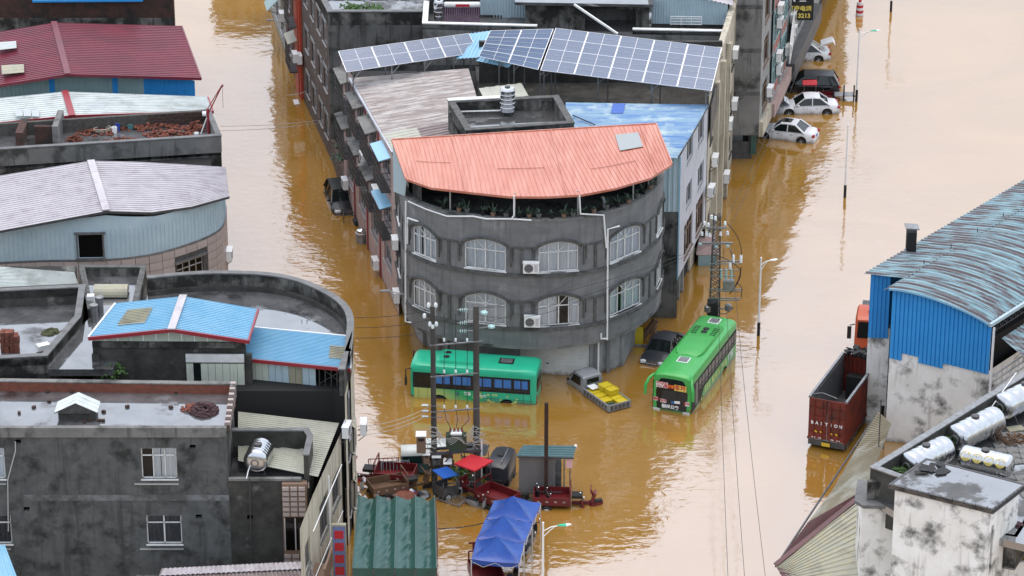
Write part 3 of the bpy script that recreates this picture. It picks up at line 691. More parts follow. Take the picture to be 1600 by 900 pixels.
MB().tube([P(1108, 164, 11.25), P(1085, 205, 11.2), P(1060, 245, 11.1)], .04, 6).build('roof_cable', 'cable', wh)
MB().tube([P(895, 180, 11.4), P(930, 195, 11.3)], .04, 6).build('roof_cable', 'cable', wh)
ac_on(PR, 1103, 298, 'white air conditioner beside the upper windows of the white house', out=.35)
# ---------------------------------------------------------------- solar canopy
def pv_canopy(name, label, F0, F1, B1, B0, nc, nr, posts, mids=2):
    """front-left, front-right, back-right, back-left corners"""
    t = thing(name, label, 'solar canopy', ((F0.x + F1.x) / 2, (F0.y + F1.y) / 2, 9)); n = (F1 - F0).cross(B0 - F0).normalized()
    ux = (F1 - F0); pan = None
    for i in range(nc):
        for j in range(nr):
            def g(s, r): return F0.lerp(F1, s).lerp(B0.lerp(B1, s), r)
            e = .012; q = [g((i + e) / nc, (j + e) / nr), g((i + 1 - e) / nc, (j + e) / nr), g((i + 1 - e) / nc, (j + 1 - e) / nr), g((i + e) / nc, (j + 1 - e) / nr)]
            tilt = n * random.uniform(-.012, .012); q[0] += tilt; q[2] -= tilt
            p = MB().ext([v - n * .035 for v in q], n * .035).build('solar_panel', 'pv', t)
            f = MB()
            for a, b in zip(q, q[1:] + q[:1]): f.bar(a + n * .004, b + n * .004, .035, .03)
            for k in range(1, mids):
                f.bar(q[0].lerp(q[1], k / mids) + n * .01, q[3].lerp(q[2], k / mids) + n * .01, .022, .012)
            f.bar(q[0].lerp(q[3], .5) + n * .01, q[1].lerp(q[2], .5) + n * .01, .016, .01)
            f.build('panel_frame', 'pv_frame', p)
    m = MB(); 
    for r in (.12, .88): m.bar(F0.lerp(B0, r) - n * .12, F1.lerp(B1, r) - n * .12, .08, .1)
    m.build('purlin', 'steel', t)
    for s in posts:
        for r in (.12, .88):
            a = F0.lerp(F1, s).lerp(B0.lerp(B1, s), r) - n * .15
            m = MB(); m.bar(V(a.x, a.y, 9.3), a, .09); m.bar(a - V(0, 0, .7), a + (F1 - F0).normalized() * .6 - V(0, 0, .08), .05); m.build('post', 'steel', t)
    return t
pv_canopy('solar_canopy', 'long pale solar panel canopy reaching left over the brown roof', P(541, 113, 11.6), P(748, 82, 11.6), P(733, 52, 12.5), P(528, 80, 12.5), 4, 2, (.06, .35, .6, .82, .95))
pv_canopy('solar_canopy', 'short middle solar panel canopy between the two longer ones', P(748, 88, 12.0), P(841, 109, 12.4), P(865, 45, 14.0), P(766, 48, 13.3), 2, 4, (.3, .55, .98))
pv_canopy('solar_canopy', 'large dark solar panel canopy standing over the blue roof', P(844, 110, 12.4), P(1112, 142, 12.4), P(1128, 75, 14.0), P(868, 44, 14.0), 5, 4, (.01, .33, .645, .96))
ch = thing('canopy_house', 'grey and cream house under the solar canopies behind the blue roof', 'building', (6, 11, 0))
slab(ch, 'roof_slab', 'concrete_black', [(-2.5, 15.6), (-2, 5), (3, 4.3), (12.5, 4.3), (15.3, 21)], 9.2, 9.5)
MB().bb((-2.2, 12.4, 9.5), (14, 12.7, 12.4)).build('back_wall', 'concrete_black', ch)  # black tone stands in for the shade beneath the canopies
RC = Path([(12.66, 4.25), (15.55, 22.0)])
ops = []
for zf in (.2, 3.4, 6.7):
    for u0 in (1.2, 5.0, 8.6, 12.4, 15.4): ops.append((u0, u0 + 1.7, zf + 1, zf + 2.6))
wall('wall', 'cream_wall', ch, RC, -1, 11.9, ops, .25)
for o in ops: window(ch, RC, o, cols=2, tr=.7, fm='steel_dark', cur=None, gl='glass_dark')
strip(MB(), [RC.at(u)[0] for u in (0, RC.len)], 11.9, 12.05, .4, .06).build('coping', 'cream_wall', ch)
m = MB(RC.T(0)); m.ext([(0, -.12, 10.9), (3.9, -.12, 11.2), (3.9, -.12, 9.4), (0, -.12, 8.5)], (0, -.06, 0)); m.build('fascia_board', 'steel_dark', ch)
for k, u in enumerate((3.4, 7.4, 11.0)): MB(RC.T(u)).bb((0, -.35, -1), (.5, 0, 11.3)).build('pilaster', 'cream_wall', ch)
slab(ch, 'shade_core', 'interior_shade', [(-2, 15), (-2, 5), (12, 4.5), (14.9, 21.5)], -1, 9.0)
m = MB()
for s in (.1, .36, .62, .88, 1): m.bar(V(3 + s * 9, 4.4, 9.5), V(3 + s * 9, 4.4, 10.4), .05)
m.bar((3, 4.4, 10.4), (12.4, 4.4, 10.4), .06); m.bar((3, 4.4, 9.95), (12.4, 4.4, 9.95), .04); m.build('railing', 'alu', ch)
sheet(ch, 'awning_sheet', 'blue_roof', [[P(732, 53, 12.3), P(768, 48, 12.6)], [P(712, 92, 11.4), P(748, 90, 11.7)]], 6, .04)
sheet(ch, 'awning_sheet', 'blue_roof', [[P(748, 88, 11.7), P(800, 100, 11.9)], [P(744, 95, 11.5), P(795, 106, 11.6)]], 8, .04)
for x, y, l in ((1141, 83, 'topmost on the cream flank wall'), (1140, 163, 'beside the concrete end wall'), (1132, 194, 'half way down the cream flank wall'), (1127, 277, 'low on the cream flank wall')):
    ac_on(RC, x, y, 'white air conditioner ' + l, out=.35)
ac_on(RC, 1110, 251, 'white air conditioner in the gap next to the white house', out=.3)
# ---------------------------------------------------------------- terraced house further back
bh = thing('terrace_house', 'grey concrete house with roof terrace and pale blue sheds behind the solar canopies', 'building', (4, 20, 0))
FB = Path([(-6.1, 18.3), (1.7, 17.7), (14.7, 16.9)])
wall('wall', 'concrete_grey', bh, FB, -1, 11.35)
parapet(bh, [(-6.1, 23), (-6.1, 18.3), (1.7, 17.7)], 11.2, 11.6, .3, 'concrete_dark', 'white_paint')
parapet(bh, [(8.2, 17.3), (14.7, 16.9)], 11.2, 11.5, .3, 'concrete_dark', 'white_paint')
slab(bh, 'terrace_floor', 'roof_damp', [(-6, 18.5), (1.7, 17.9), (14.6, 17.2), (15.2, 40), (-6, 40)], 10.3, 10.75)
sheet(bh, 'shed_cladding', 'paleblue_clad', [[V(-2.2, 22.2, 10.75), V(1.0, 22.0, 10.75)], [V(-2.2, 22.2, 13.6), V(1.0, 22.0, 13.6)]], 16, .05)
MB().bb((-2.3, 22.1, 10.5), (1, 22.25, 10.9)).build('shed_base', 'concrete_black', bh)
OP = Path([(.9, 19.6), (9.4, 19.2)])
wall('shed_wall', 'concrete_mould', bh, OP, 10.5, 12.75, [(4.1, 7.6, 10.6, 12.3)], .4)
slab(bh, 'flat_roof', 'roof_wet', [(.2, 18.9), (9.6, 18.4), (9.6, 30), (.2, 30)], 12.75, 12.95)
MB().bb((4, 21.5, 10.5), (9, 21.6, 12.7)).build('inner_wall', 'concrete_dark', bh)
sheet(bh, 'shed_cladding', 'paleblue_clad', [[V(9.6, 20.1, 11.0), V(14.8, 19.8, 11.0)], [V(9.6, 20.1, 13.7), V(14.8, 19.8, 12.5)]], 28, .05)
sheet(bh, 'shed_roof', 'tile_white_roof', [[V(9.4, 19.9, 13.72), V(15.2, 19.6, 12.45)], [V(9.4, 30, 13.72), V(15.2, 30, 12.45)]], 20, .05)
MB().bb((9.6, 20.05, 10.5), (14.8, 20.2, 11.0)).build('shed_base', 'concrete_black', bh)
m = MB()
for z in (11.2, 11.4, 11.6, 11.75): m.bar((10.9, 19.4, z), (13.0, 19.3, z), .05)
for x in (10.9, 11.6, 12.3, 13.0): m.bar((x, 19.35, 11.15), (x, 19.35, 11.75), .05)
m.build('white_rack', 'pvc_white', bh)
MB().bar(PY(897, 7, 18.2), PY(965, 53, 16.4), .13).build('diagonal_pipe', 'pvc_white', bh)
MB().bb((-5.9, 23, 10.7), (-2.2, 23.3, 13)).build('back_wall', 'concrete_black', bh)
p = P(686, 36, 10.8)
steel_tank('water_tank', 'upright stainless water tank beside the roof solar heater', p, .36, 1.5, 4, .2)
sh = thing('solar_heater', 'solar water heater with white tank and purple vacuum tubes on the roof terrace', 'solar heater', P(722, 42, 10.8))
m = MB(); m.tube([(-1.25, .75, 1.35), (-1.2, .75, 1.35), (1.2, .75, 1.35), (1.25, .75, 1.35)], [.12, .2, .2, .12], 14); m.build('tank', 'white_paint', sh, False, 50)
m = MB(); m.bb((-.45, .54, 1.27), (.5, .56, 1.45)); m.build('label_panel', 'bright_red', sh, False)
mat('tube_purple', (.06, .025, .06), (.1, .05, .09), s=5, r=.2)
for k in range(16): MB().tube([(-1.15 + k * .153, .7, 1.25), (-1.15 + k * .153, -.35, .12)], .045, 6).build('vacuum_tube', 'tube_purple', sh, False)
m = MB(); m.bar((-1.2, -.38, .1), (1.2, -.38, .1), .08)
for x in (-1.15, 1.15): m.bar((x, -.38, 0), (x, -.38, .12), .05); m.bar((x, .75, 0), (x, .75, 1.2), .05); m.bar((x, -.38, .1), (x, .75, 1.2), .04)
m.build('frame', 'red_trim', sh, False)
# ---------------------------------------------------------------- brick row on the left flank
bk_ = thing('brick_house', 'old brick house with stained concrete end wall and planted roof', 'building', (-10, 28, 0))
PB = Path([(-15.4, 34), (-12.8, 22.3)])
ops = []
for zf in (.3, 3.8, 7.3):
    for u0 in (1.4, 4.2, 7.2, 9.6): ops.append((u0, u0 + 1.5, zf + .9, zf + 2.6))
wall('wall', 'brick_grey', bk_, PB, -1, 10.9, ops, .2)
for o in ops: window(bk_, PB, o, cols=2, tr=.7, fm='alu', cur=None, gl='glass_dark')
for o in ops: MB(PB.T(o[0] - .15)).bb((0, -.06, o[3]), (o[1] - o[0] + .3, 0, o[3] + .22)).build('lintel', 'plaster_pale', bk_)
wall('end_wall', 'concrete_dark', bk_, Path([(-12.8, 22.3), (-5.9, 22.3)]), -1, 10.1)
parapet(bk_, [(-15.4, 34), (-12.8, 22.3), (-5.9, 22.3)], 10.1, 11.05, .35, 'concrete_mould', 'coping')
slab(bk_, 'roof_slab', 'roof_damp', [(-15.2, 34), (-12.6, 22.5), (-6, 22.5), (-6, 40), (-15.2, 40)], 9.7, 10.1)
slab(bk_, 'shade_core', 'interior_shade', [(-14.6, 33.8), (-12, 22.8), (-6.2, 22.8), (-6.2, 36)], -1, 9.6)
for z in (3.2, 6.6): MB().bb((-12.8, 22.24, z), (-6, 22.3, z + .3)).build('floor_band', 'concrete_black', bk_)
gb = thing('roof_bush', 'green leafy vegetable bed on the brick house roof', 'plant', (-11.2, 23.9, 10.1))
m = MB()
for k in range(8): bush(m, (random.uniform(-1.1, 1.9), random.uniform(-.4, .8), .35), .55, 45, .14, .9)
m.build('leaves', 'foliage', gb, False); MB().bb((-1.4, -.6, 0), (2.2, 1, .25)).build('soil_bed', 'concrete_black', gb, False)
rh = thing('red_fronted_house', 'narrow house with orange red bay and yellow balcony hoods beside the brick house', 'building', (-15, 38, 0))
PQ = Path([(-17.3, 43.5), (-15.4, 34)])
ops = [(u, u + 1.6, zf + .8, zf + 2.6) for zf in (.3, 3.8, 7.3) for u in (1.0, 4.2)]
wall('wall', 'brick_dark', rh, PQ, -1, 12.6, ops, .25)
for o in ops: window(rh, PQ, o, cols=2, tr=.7, fm='alu', cur=None, gl='glass_dark')
mat('orange_red', (.5, .07, .03), (.4, .055, .03), s=1, r=.6)
MB(PQ.T(6.6)).bb((0, -.25, -1), (1.9, 0, 12.6)).build('red_bay', 'orange_red', rh)
MB(PQ.T(8.9)).bb((0, -.2, -1), (.35, 0, 12.6)).build('red_pillar', 'orange_red', rh)
for z in (3.1, 6.6, 10.1):
    h = MB(PQ.T(5.9)); h.ext([(0, -.2, z + 1.2), (2.4, -.2, z + 1.2), (2.4, -.95, z + .95), (0, -.95, z + .95)], (0, 0, .06)); g = h.build('balcony_hood', 'yellow_sheet', rh)
    c = MB(PQ.T(5.9))
    for k in range(9): c.bar((k * .3, -.85, z - 1.2), (k * .3, -.85, z + .95), .035)
    for zz in (-1.2, -.6, 0, .6): c.bar((0, -.85, z + zz), (2.4, -.85, z + zz), .05)
    c.bb((0, -.85, z - 1.3), (2.4, 0, z - 1.2)); c.build('balcony_cage', 'steel_dark', rh)
slab(rh, 'shade_core', 'interior_shade', [(-16.6, 43), (-14.8, 34.2), (-6, 34.2), (-6, 43)], -1, 12.4)
gh = thing('grey_rendered_house', 'pale grey house at the far end of the left street front', 'building', (-17, 50, 0))
PG = Path([(-19.4, 55), (-17.3, 43.5)])
ops = [(u, u + 1.7, zf + .8, zf + 2.6) for zf in (.3, 3.8, 7.3) for u in (1.2, 4.6, 8)]
wall('wall', 'plaster_pale', gh, PG, -1, 12.0, ops, .25)
for o in ops: window(gh, PG, o, cols=2, tr=.7, fm='alu', cur=None, gl='glass_dark')
slab(gh, 'shade_core', 'interior_shade', [(-18.8, 55), (-16.6, 43.6), (-6, 43.6), (-6, 55)], -1, 11.8)
m = MB(PG.T(8.2)); m.ext([(0, -.1, 4.6), (2.2, -.1, 4.6), (2.2, -1.3, 3.4), (0, -1.3, 3.4)], (0, 0, .06)); m.build('tilted_awning', 'teal_clad', gh)
m = MB(PG.T(8.2)); m.bar((.2, 0, 3.0), (.2, -1.2, 3.4), .05); m.bar((2, 0, 3.0), (2, -1.2, 3.4), .05); m.bar((.2, 0, 3.0), (2, 0, 3.0), .05); m.build('awning_stay', 'steel', gh)
ac_on(PG, 455, 26, 'white air conditioner on the pale grey house at the far end'); ac_on(PQ, 475, 92, 'white air conditioner low at the dark brick pier'); ac_on(PQ, 502, 89, 'cream air conditioner beside the middle red bay', out=.6); ac_on(PQ, 503, 166, 'cream air conditioner at the foot of the red bay', out=.6)
gw = thing('garden_wall', 'low weathered brick wall along the water beside the pink house', 'wall', (-12, 19, 0))
strip(MB(), [(-12.8, 22.3), (-11.6, 15.6)], -1, 1.6, .3).build('wall_body', 'brick_grey', gw)
m = MB()
for k in range(12): bush(m, (-11.6 + random.uniform(-.6, .8), 16.6 + k * .35, 1.8 + random.uniform(0, .5)), .6, 40, .13)
t = m.build('climbing_shrub', 'foliage_dark'); tag(t, 'dark green shrub growing behind the low brick wall', 'shrub')
# ---------------------------------------------------------------- hotel row on the right flank
ht = thing('hotel_building', 'tall grey building with teal glazed bays and many air conditioners', 'building', (18, 34, 0))
MB().bb((13.8, 22.0, 2.0), (17.4, 22.4, 13.4)).build('end_wall', 'concrete_grey', ht)
for z in (5.0, 8.2, 11.4): MB().bb((13.8, 21.96, z), (17.4, 22.0, z + .28)).build('floor_band', 'concrete_dark', ht)
MB().bb((13.8, 23.0, -1), (16.4, 23.3, 2.0)).build('ground_floor_wall', 'plaster_pale', ht)
PH = Path([(17.4, 22.0), (23.4, 47.5), (28.5, 69)])
ops = []
for zf in (3.0, 6.3, 9.6):
    ops += [(1.2, 3.4, zf + .3, zf + 2.4)] + [(u, u + 1.7, zf + .9, zf + 2.4) for u in (11.5, 14.8, 18.2, 21.6, 25, 29, 33, 37, 41, 45)]
wall('wall', 'plaster_pale', ht, PH, 2.0, 13.4, ops, .25)
for o in ops: window(ht, PH, o, cols=2, tr=.7, fm='tan_panel' if o[0] < 2 else 'steel_dark', cur=None, gl='glass_dark')
slab(ht, 'roof_slab', 'concrete_dark', [(13.8, 22), (17.4, 22.0), (23.4, 47.5), (28.5, 69), (14, 69)], 13.2, 13.45)
slab(ht, 'shade_core', 'interior_shade', [(14.2, 23.5), (16.8, 22.9), (22.8, 47.5), (27.8, 68.5), (14.5, 68.5)], -1, 13.1)
mat('teal_glass', (.07, .16, .16), (.1, .2, .2), s=2, r=.12, ior=1.6); mat('red_panel', (.42, .1, .07), (.35, .08, .06), s=1, r=.6)
for i, (u0, u1) in enumerate(((4.3, 7.4), (8.2, 10.8))):
    for z in (3.0, 6.3, 9.6):
        f = MB(PH.T(u0, u1)); w = u1 - u0
        for k in range(4): f.bar((w * k / 3, -.18, z + .1), (w * k / 3, -.18, z + 3.2), .07)
        for zz in (.1, 1.0, 2.2, 3.2): f.bar((0, -.18, z + zz), (w, -.18, z + zz), .07)
        g = f.build('glazed_bay', 'teal_clad', ht)
        for k in range(3): MB(PH.T(u0, u1)).bb((w * k / 3 + .03, -.15, z + 1.0), (w * (k + 1) / 3 - .03, -.12, z + 3.2)).build('pane', 'teal_glass', g, False)
        MB(PH.T(u0, u1)).bb((.03, -.17, z + .1), (w - .03, -.12, z + 1.0)).build('red_panel', 'red_panel', g, False)
MB(PH.T(0)).bb((0, -.3, 1.9), (3.9, 0, 3.0)).build('shop_fascia', 'cream_wall', ht)
MB(PH.T(4)).bb((0, -.5, 1.9), (8, 0, 2.9)).build('shop_fascia', 'pink_wall', ht)
MB(PH.T(12.2)).bb((0, -.7, 1.7), (14, 0, 3.1)).build('shop_fascia', 'steel_dark', ht)
wall('shop_wall', 'concrete_dark', ht, Path([(16.7, 22.6), (22.7, 47.8), (27.8, 69)]), -1, 2.0, [(u, u + 2.6, -1, 1.6) for u in (1, 5, 9, 13, 17, 21, 25, 29, 33, 37)], .1)
MB().bb((15.6, 22.6, -1), (17.0, 22.7, 1.3)).build('grey_gate', 'steel_dark', ht); MB().bb((16.9, 22.4, .4), (17.3, 22.9, 2.0)).build('green_bin', 'green_tarp', ht)
for x, y, l in ((1210, 13, 'top of the teal bays'), (1209, 35, 'second down beside the teal bays'), (1235, 28, 'next to the black sign'), (1236, 48, 'under the black sign'), (1222, 78, 'above the white car with open boot'), (1208, 88, 'beside the red panels'), (1208, 108, 'lower beside the red panels'), (1193, 142, 'lowest on the hotel front')):
    ac_on(PH, x, y, 'white air conditioner at the hotel front, ' + l, out=.2 if 'sign' in l else .45)
# projecting sign
q = PY(1250, 11, 36); sg = thing('hotel_sign', 'black projecting sign with yellow Chinese characters and telephone number', 'sign', (q.x, 36, q.z))
MB().bb((-1.05, -.1, -1.0), (1.0, .1, 2.6)).build('board', 'black', sg, False)
mat('sign_yellow', (.75, .6, .12), r=.5); mat('sign_white', (.75, .75, .72), r=.5)
FT = Matrix.Rotation(R(90), 4, 'X')
text('宿', 'sign_white', sg, Matrix.Translation((-.02, -.11, 1.05)) @ FT, 1.5, bold=.02); text('订房电话', 'sign_yellow', sg, Matrix.Translation((-.02, -.11, -.1)) @ FT, .44, bold=.012); text('5913213', 'sign_yellow', sg, Matrix.Translation((-.02, -.11, -.65)) @ FT, .46, bold=.014)
MB().bar((-1.3, 0, .4), (-1.0, 0, .4), .06).build('bracket', 'steel_dark', sg, False)
wb = MB(); a, b = PY(1233, 90, 31), PY(1246, 40, 33.5); wb.ext([(a.x, a.y, a.z - .5), (b.x, b.y + 3, a.z - .5), (b.x, b.y + 3, b.z + .6), (a.x, a.y, a.z + 1.0)], (.08, -.02, 0))
tag(wb.build('white_board', 'white_paint'), 'blank white board fixed slantwise to the hotel shopfront', 'board')
# the apartment block closing the left street is only seen mirrored in the water at the top
ab = thing('apartment_block', 'apartment block beyond the street end, seen mirrored in the water at top left', 'building', (-24, 92, 0))
AP = Path([(-27.2, 88), (-20.3, 88)])
ops = [(u, u + 1.5, zf + .9, zf + 2.5) for zf in (0, 3.4, 6.8, 10.2) for u in (.8, 2.9, 5)]
wall('wall', 'concrete_grey', ab, AP, -1, 14, ops, .2)
for o in ops: window(ab, AP, o, cols=2, tr=None, fm='alu', cur=None, gl='glass_dark')
MB().bb((-27.2, 88.3, -1), (-20.3, 97, 13.9)).build('body', 'concrete_grey', ab)
# ================================================================ LEFT ROW
def gable_roof(parent, m, left, ridge, right, nl, nr, prof='trap', h=.05, trim=None, ridge_m=None):
    """left/ridge/right: (front point, back point); ribs run from ridge to eave"""
    for (a, b), n, e in ((left, nl, 0), (right, nr, 1)):
        sheet(parent, 'roof_slope', m, [[ridge[0].lerp(a, k / 4), ridge[1].lerp(b, k / 4)] for k in range(5)], n, h, prof)
    if ridge_m: MB().bar(ridge[0] + V(0, -.1, .07), ridge[1] + V(0, .1, .07), .42, .07).build('ridge_cap', ridge_m, parent)
    if trim:
        m_ = MB()
        for a, b in ((left[0], ridge[0]), (ridge[0], right[0]), (right[0], right[1])): m_.bar(a - V(0, 0, .05), b - V(0, 0, .05), .1, .2)
        m_.build('edge_trim', trim, parent)
# dark brick house at the top left
h = thing('dark_brick_house', 'dark brick house wall at the top left corner with white and blue clad storey', 'building', (-30, 32, 0))
wall('wall', 'brick_dark', h, Path([(-42, 29.0), (-24.25, 29.0), (-25.4, 40)]), -1, 10.0)
strip(MB(), [(-42, 28.96), (-24.3, 28.96)], 7.1, 8.3, .05).build('stained_band', 'concrete_mould', h)
sheet(h, 'cladding', 'white_sheet', [[V(-34.2, 28.8, 9.7), V(-26.5, 28.8, 9.75)], [V(-34.2, 28.8, 12), V(-26.5, 28.8, 12)]], 40, .03)
MB().bar((-34.3, 28.75, 9.65), (-26.4, 28.75, 9.7), .12, .14).build('blue_sill', 'blue_cladding', h)
slab(h, 'roof_slab', 'concrete_dark', [(-42, 29), (-24.3, 29), (-25.4, 40), (-42, 40)], 9.8, 10)
# maroon roof
h = thing('maroon_roofed_house', 'house with glossy maroon metal gable roof over teal and blue cladding', 'building', (-28, 19, 0))
z = 9
A = [P(-60, 142, z - .3), P(-60, 60, z - .3)]; B = [P(106, 116, z + .8), P(84, 36, z + .8)]; C = [P(314, 122, z), P(284, 41, z)]
gable_roof(h, 'maroon', A, B, C, 30, 30, 'seam', .035, 'maroon', 'maroon')
wy = A[0].y + .9
F = Path([(A[0].x, wy), (C[0].x - .5, C[0].y + .6), (C[1].x - .2, C[1].y)])
def clad(parent, path, u0, u1, z0, z1a, z1b, m, n, h_=.04, out=.0, name='cladding'):
    a, d, nn = path.at(u0); b = path.at(u1)[0]; a = a + nn * out; b = b + nn * out
    return sheet(parent, name, m, [[V(a.x, a.y, z0), V(b.x, b.y, z0)], [V(a.x, a.y, z1a), V(b.x, b.y, z1b)]], n, h_)
ul = F.l[1]; ux = lambda x: F.uv(x, 135)[0]
wall('wall', 'concrete_dark', h, F, -1, 6.0)
cuts = [(0, ux(77), 'teal_clad'), (ux(77), ux(86), 'blue_cladding'), (ux(86), ux(176), 'teal_clad'), (ux(176), ux(185), 'blue_cladding'), (ux(185), ux(205), 'teal_clad'), (ux(205), ux(225), 'teal_clad'), (ux(225), ul, 'blue_cladding')]
for a, b, m in cuts: clad(h, F, a, b, 5.9, 8.7 + .55 * min(1, a / ux(105)), 8.6 + .6 * (1 - max(0, (b - ux(105)) / (ul - ux(105)))), m, max(2, int((b - a) / .28)))
MB().prism([(A[0].x, wy + .6), (C[0].x - 1, C[0].y + 1.2), (C[1].x - 1, C[1].y), (A[0].x, C[1].y)], -1, 8.3).build('shade_core', 'interior_shade', h)
for x0, y0, x1, y1, m in ((-4, 66, 25, 78, 'skylight_sheet'), (2, 102, 37, 116, 'yellow_sheet')):
    q = [P(x0, y0, z + .5), P(x1, y0 - 2, z + .55), P(x1 + 1, y1 - 3, z + .55), P(x0 + 1, y1, z + .5)]
    sheet(h, 'skylight', m, [[q[0], q[3]], [q[1], q[2]]], 3, .04)
# white-roofed shed
h = thing('white_roofed_shed', 'low shed with dirty white corrugated roof and red ridge cap', 'building', (-27, 12, 0))
z = 8.4
A = [P(-40, 196, z - .2), P(-40, 158, z - .2)]; B = [P(113, 181, z + .5), P(101, 144, z + .5)]; C = [P(333, 174, z), P(325, 152, z)]
gable_roof(h, 'white_sheet', A, B, C, 12, 12, 'seam', .05, 'red_trim', 'red_trim')
MB().bb((A[0].x, A[0].y + .2, -1), (C[0].x - .4, C[1].y - .2, z - .4)).build('wall', 'concrete_dark', h)
for x0, x1, y0, y1 in ((112, 164, 158, 170), (22, 62, 170, 181)):
    q = [P(x0, y0, z + .47), P(x1, y0 + 2, z + .4), P(x1, y1 + 1, z + .4), P(x0 + 2, y1, z + .47)]
    for k in range(3): sheet(h, 'skylight', 'skylight_sheet', [[q[0].lerp(q[1], (k + .05) / 3), q[3].lerp(q[2], (k + .05) / 3)], [q[0].lerp(q[1], (k + .95) / 3), q[3].lerp(q[2], (k + .95) / 3)]], 2, .02)
# unfinished roof with brick parapet
h = thing('unfinished_house', 'unfinished house with brick rear parapet and grey concrete front wall', 'building', (-26, 5, 0))
z = 9.2
f0, f1, b1, b0 = P(-60, 238, z), P(345, 213, z), P(327, 171, z), P(-60, 196, z)
FU = Path([f0.xy, f1.xy, b1.xy])
wall('wall', 'concrete_mould', h, FU, -1, z - .1)
strip(MB(), [f0.xy, f1.xy, b1.xy], z - 1.1, z, .3, .03).build('parapet', 'concrete_grey', h)
strip(MB(), [f0.xy, f1.xy, b1.xy], z, z + .08, .36, .06).build('coping', 'coping', h)
slab(h, 'roof_floor', 'roof_wet', [f0, f1, b1, b0], z - 1.3, z - .85)
# brick rear parapet, brick by brick in the stretch the photo shows
strip(MB(), [b1.xy, b0.xy], z - .85, z + .02, .28).build('rear_parapet', 'mortar', h)
br0 = None; d = (b1 - b0); n = int(d.length / .5)
def brick_rows(parent, a, b, z0, z1, m, step=.5, rh=.22, inset=-.29, dep=.06, limit=300):
    """bricks laid on the face of a parapet between plan points a and b, face towards the camera"""
    d = (b - a); n = int(d.length / step); ang = math.atan2(d.y, d.x); src = None; k = 0; r = 0; u = d.normalized(); nn = Vector((u.y, -u.x))
    rows = int((z1 - z0) / rh)
    for r in range(rows):
        for i in range(n):
            if k >= limit: return
            c = a + d * ((i + .5 * (r % 2)) / n) + u * step * .5; c = V(c.x, c.y, z0 + rh * (r + .5)) + V(nn.x, nn.y, 0) * inset
            if c.x > b.x - .2: continue
            if src is None:
                src = MB().box((0, 0, 0), (step - .04, dep, rh - .035)).build('brick', m, parent, False); src.location = c - WL[parent.name]; src.rotation_euler = (0, 0, ang)
            else: part_copy(src, parent, c, (random.uniform(-.03, .03), 0, ang + random.uniform(-.03, .03)))
            k += 1
brick_rows(h, V(P(0, 191, z).x, P(0, 191, z).y, 0), V(b1.x, b1.y, 0), z - .85, z, 'brick_dark', .5, .21, .29, .06, 180)
for x0, x1, y0, y1, zz in ((55, 86, 196, 225, 1.2), (25, 37, 198, 228, .9)):
    a, b = P(x0, y1, z - .85), P(x1, y1, z - .85)
    MB().bb((a.x, a.y, z - .9), (b.x, a.y + (.3 if x0 > 50 else 2.6), z - .85 + zz)).build('stair_wall', 'brick_dark', h)
a, b = P(83, 225, z - .85), P(92, 225, z - .85); MB().bb((a.x, a.y - .1, z - .9), (b.x, a.y + 2.9, z + .4)).build('stair_wall', 'concrete_grey', h)
MB().bb((f0.x, f0.y + .6, -1), (f1.x - .6, b1.y - .4, z - 1.4)).build('shade_core', 'interior_shade', h)
def pile(name, label, c, rx, ry, n, m='brick_red', hh=.25, sz=(.24, .115, .06), cat='brick pile'):
    mb = MB()
    for k in range(n):
        a = random.random() * 6.28; r = math.sqrt(random.random()); q = (rx * r * math.cos(a), ry * r * math.sin(a), .03 + hh * (1 - r) * random.random() ** .7)
        mb.box(q, sz, random.random() * 3.14, random.uniform(-.4, .4), random.uniform(-.4, .4))
    o = mb.build(name, m, None); o.location = c; o['kind'] = 'stuff'; return tag(o, label, cat)
zf = z - .85
pile('brick_pile', 'long scatter of broken bricks along the rear parapet', P(235, 200, zf), 2.4, .7, 150, hh=.35); pile('brick_pile', 'mound of broken red bricks nearest the front parapet', P(262, 212, zf), 1.7, .55, 130, hh=.5)
pile('brick_pile', 'bricks heaped under the red hoist', P(305, 203, zf), .7, .5, 90, hh=.8); pile('brick_pile', 'loose bricks beside the hose and buckets', P(152, 207, zf), 1.3, .7, 70, hh=.3); pile('brick_pile', 'small brick heap beside the stair opening', P(116, 219, zf), .5, .4, 50, hh=.5); pile('brick_pile', 'thin line of bricks at the front parapet', P(190, 219, zf), 1.2, .25, 40, hh=.2)
def bucket(x, y, m, label, r=.17, hgt=.36):
    t = thing('bucket', label, 'bucket', P(x, y, zf)); MB().lathe([(r * .8, 0), (r, hgt), (r * .9, hgt), (r * .72, .05)], n=14).build('pail', m, t, False, 40)
    m_ = MB(); m_.tube([(r * math.cos(a), 0, hgt + r * .5 * math.sin(a)) for a in [math.pi * k / 8 for k in range(9)]], .012, 5); m_.build('handle', 'steel', t, False)
mat('blue_plastic', (.02, .06, .35), r=.4); mat('teal_plastic', (.05, .18, .18), r=.5)
bucket(179, 208, 'pvc_white', 'white plastic bucket next to the blue one', .19, .42); bucket(184, 204, 'blue_plastic', 'blue and white plastic bucket at the brick rubble', .17, .45); bucket(204, 203, 'teal_plastic', 'teal bucket lying among broken bricks', .2, .3); bucket(307, 212, 'pvc_white', 'white bucket at the front parapet by the hoist', .17, .2)
t = thing('hose', 'coiled pale hose on the unfinished roof', 'hose', P(160, 206, zf)); m = MB()
m.tube([(math.cos(a * .5) * (.55 + .05 * math.sin(a)), .4 * math.sin(a * .5), .05 + .01 * a) for a in range(28)], .03, 6); m.tube([(.5, 0, .05), (-1, .3, .04), (-2, .1, .04), (-3.6, .2, .04), (-5, -.2, .04)], .025, 6); m.build('coil', 'cream_sheet', t, False)
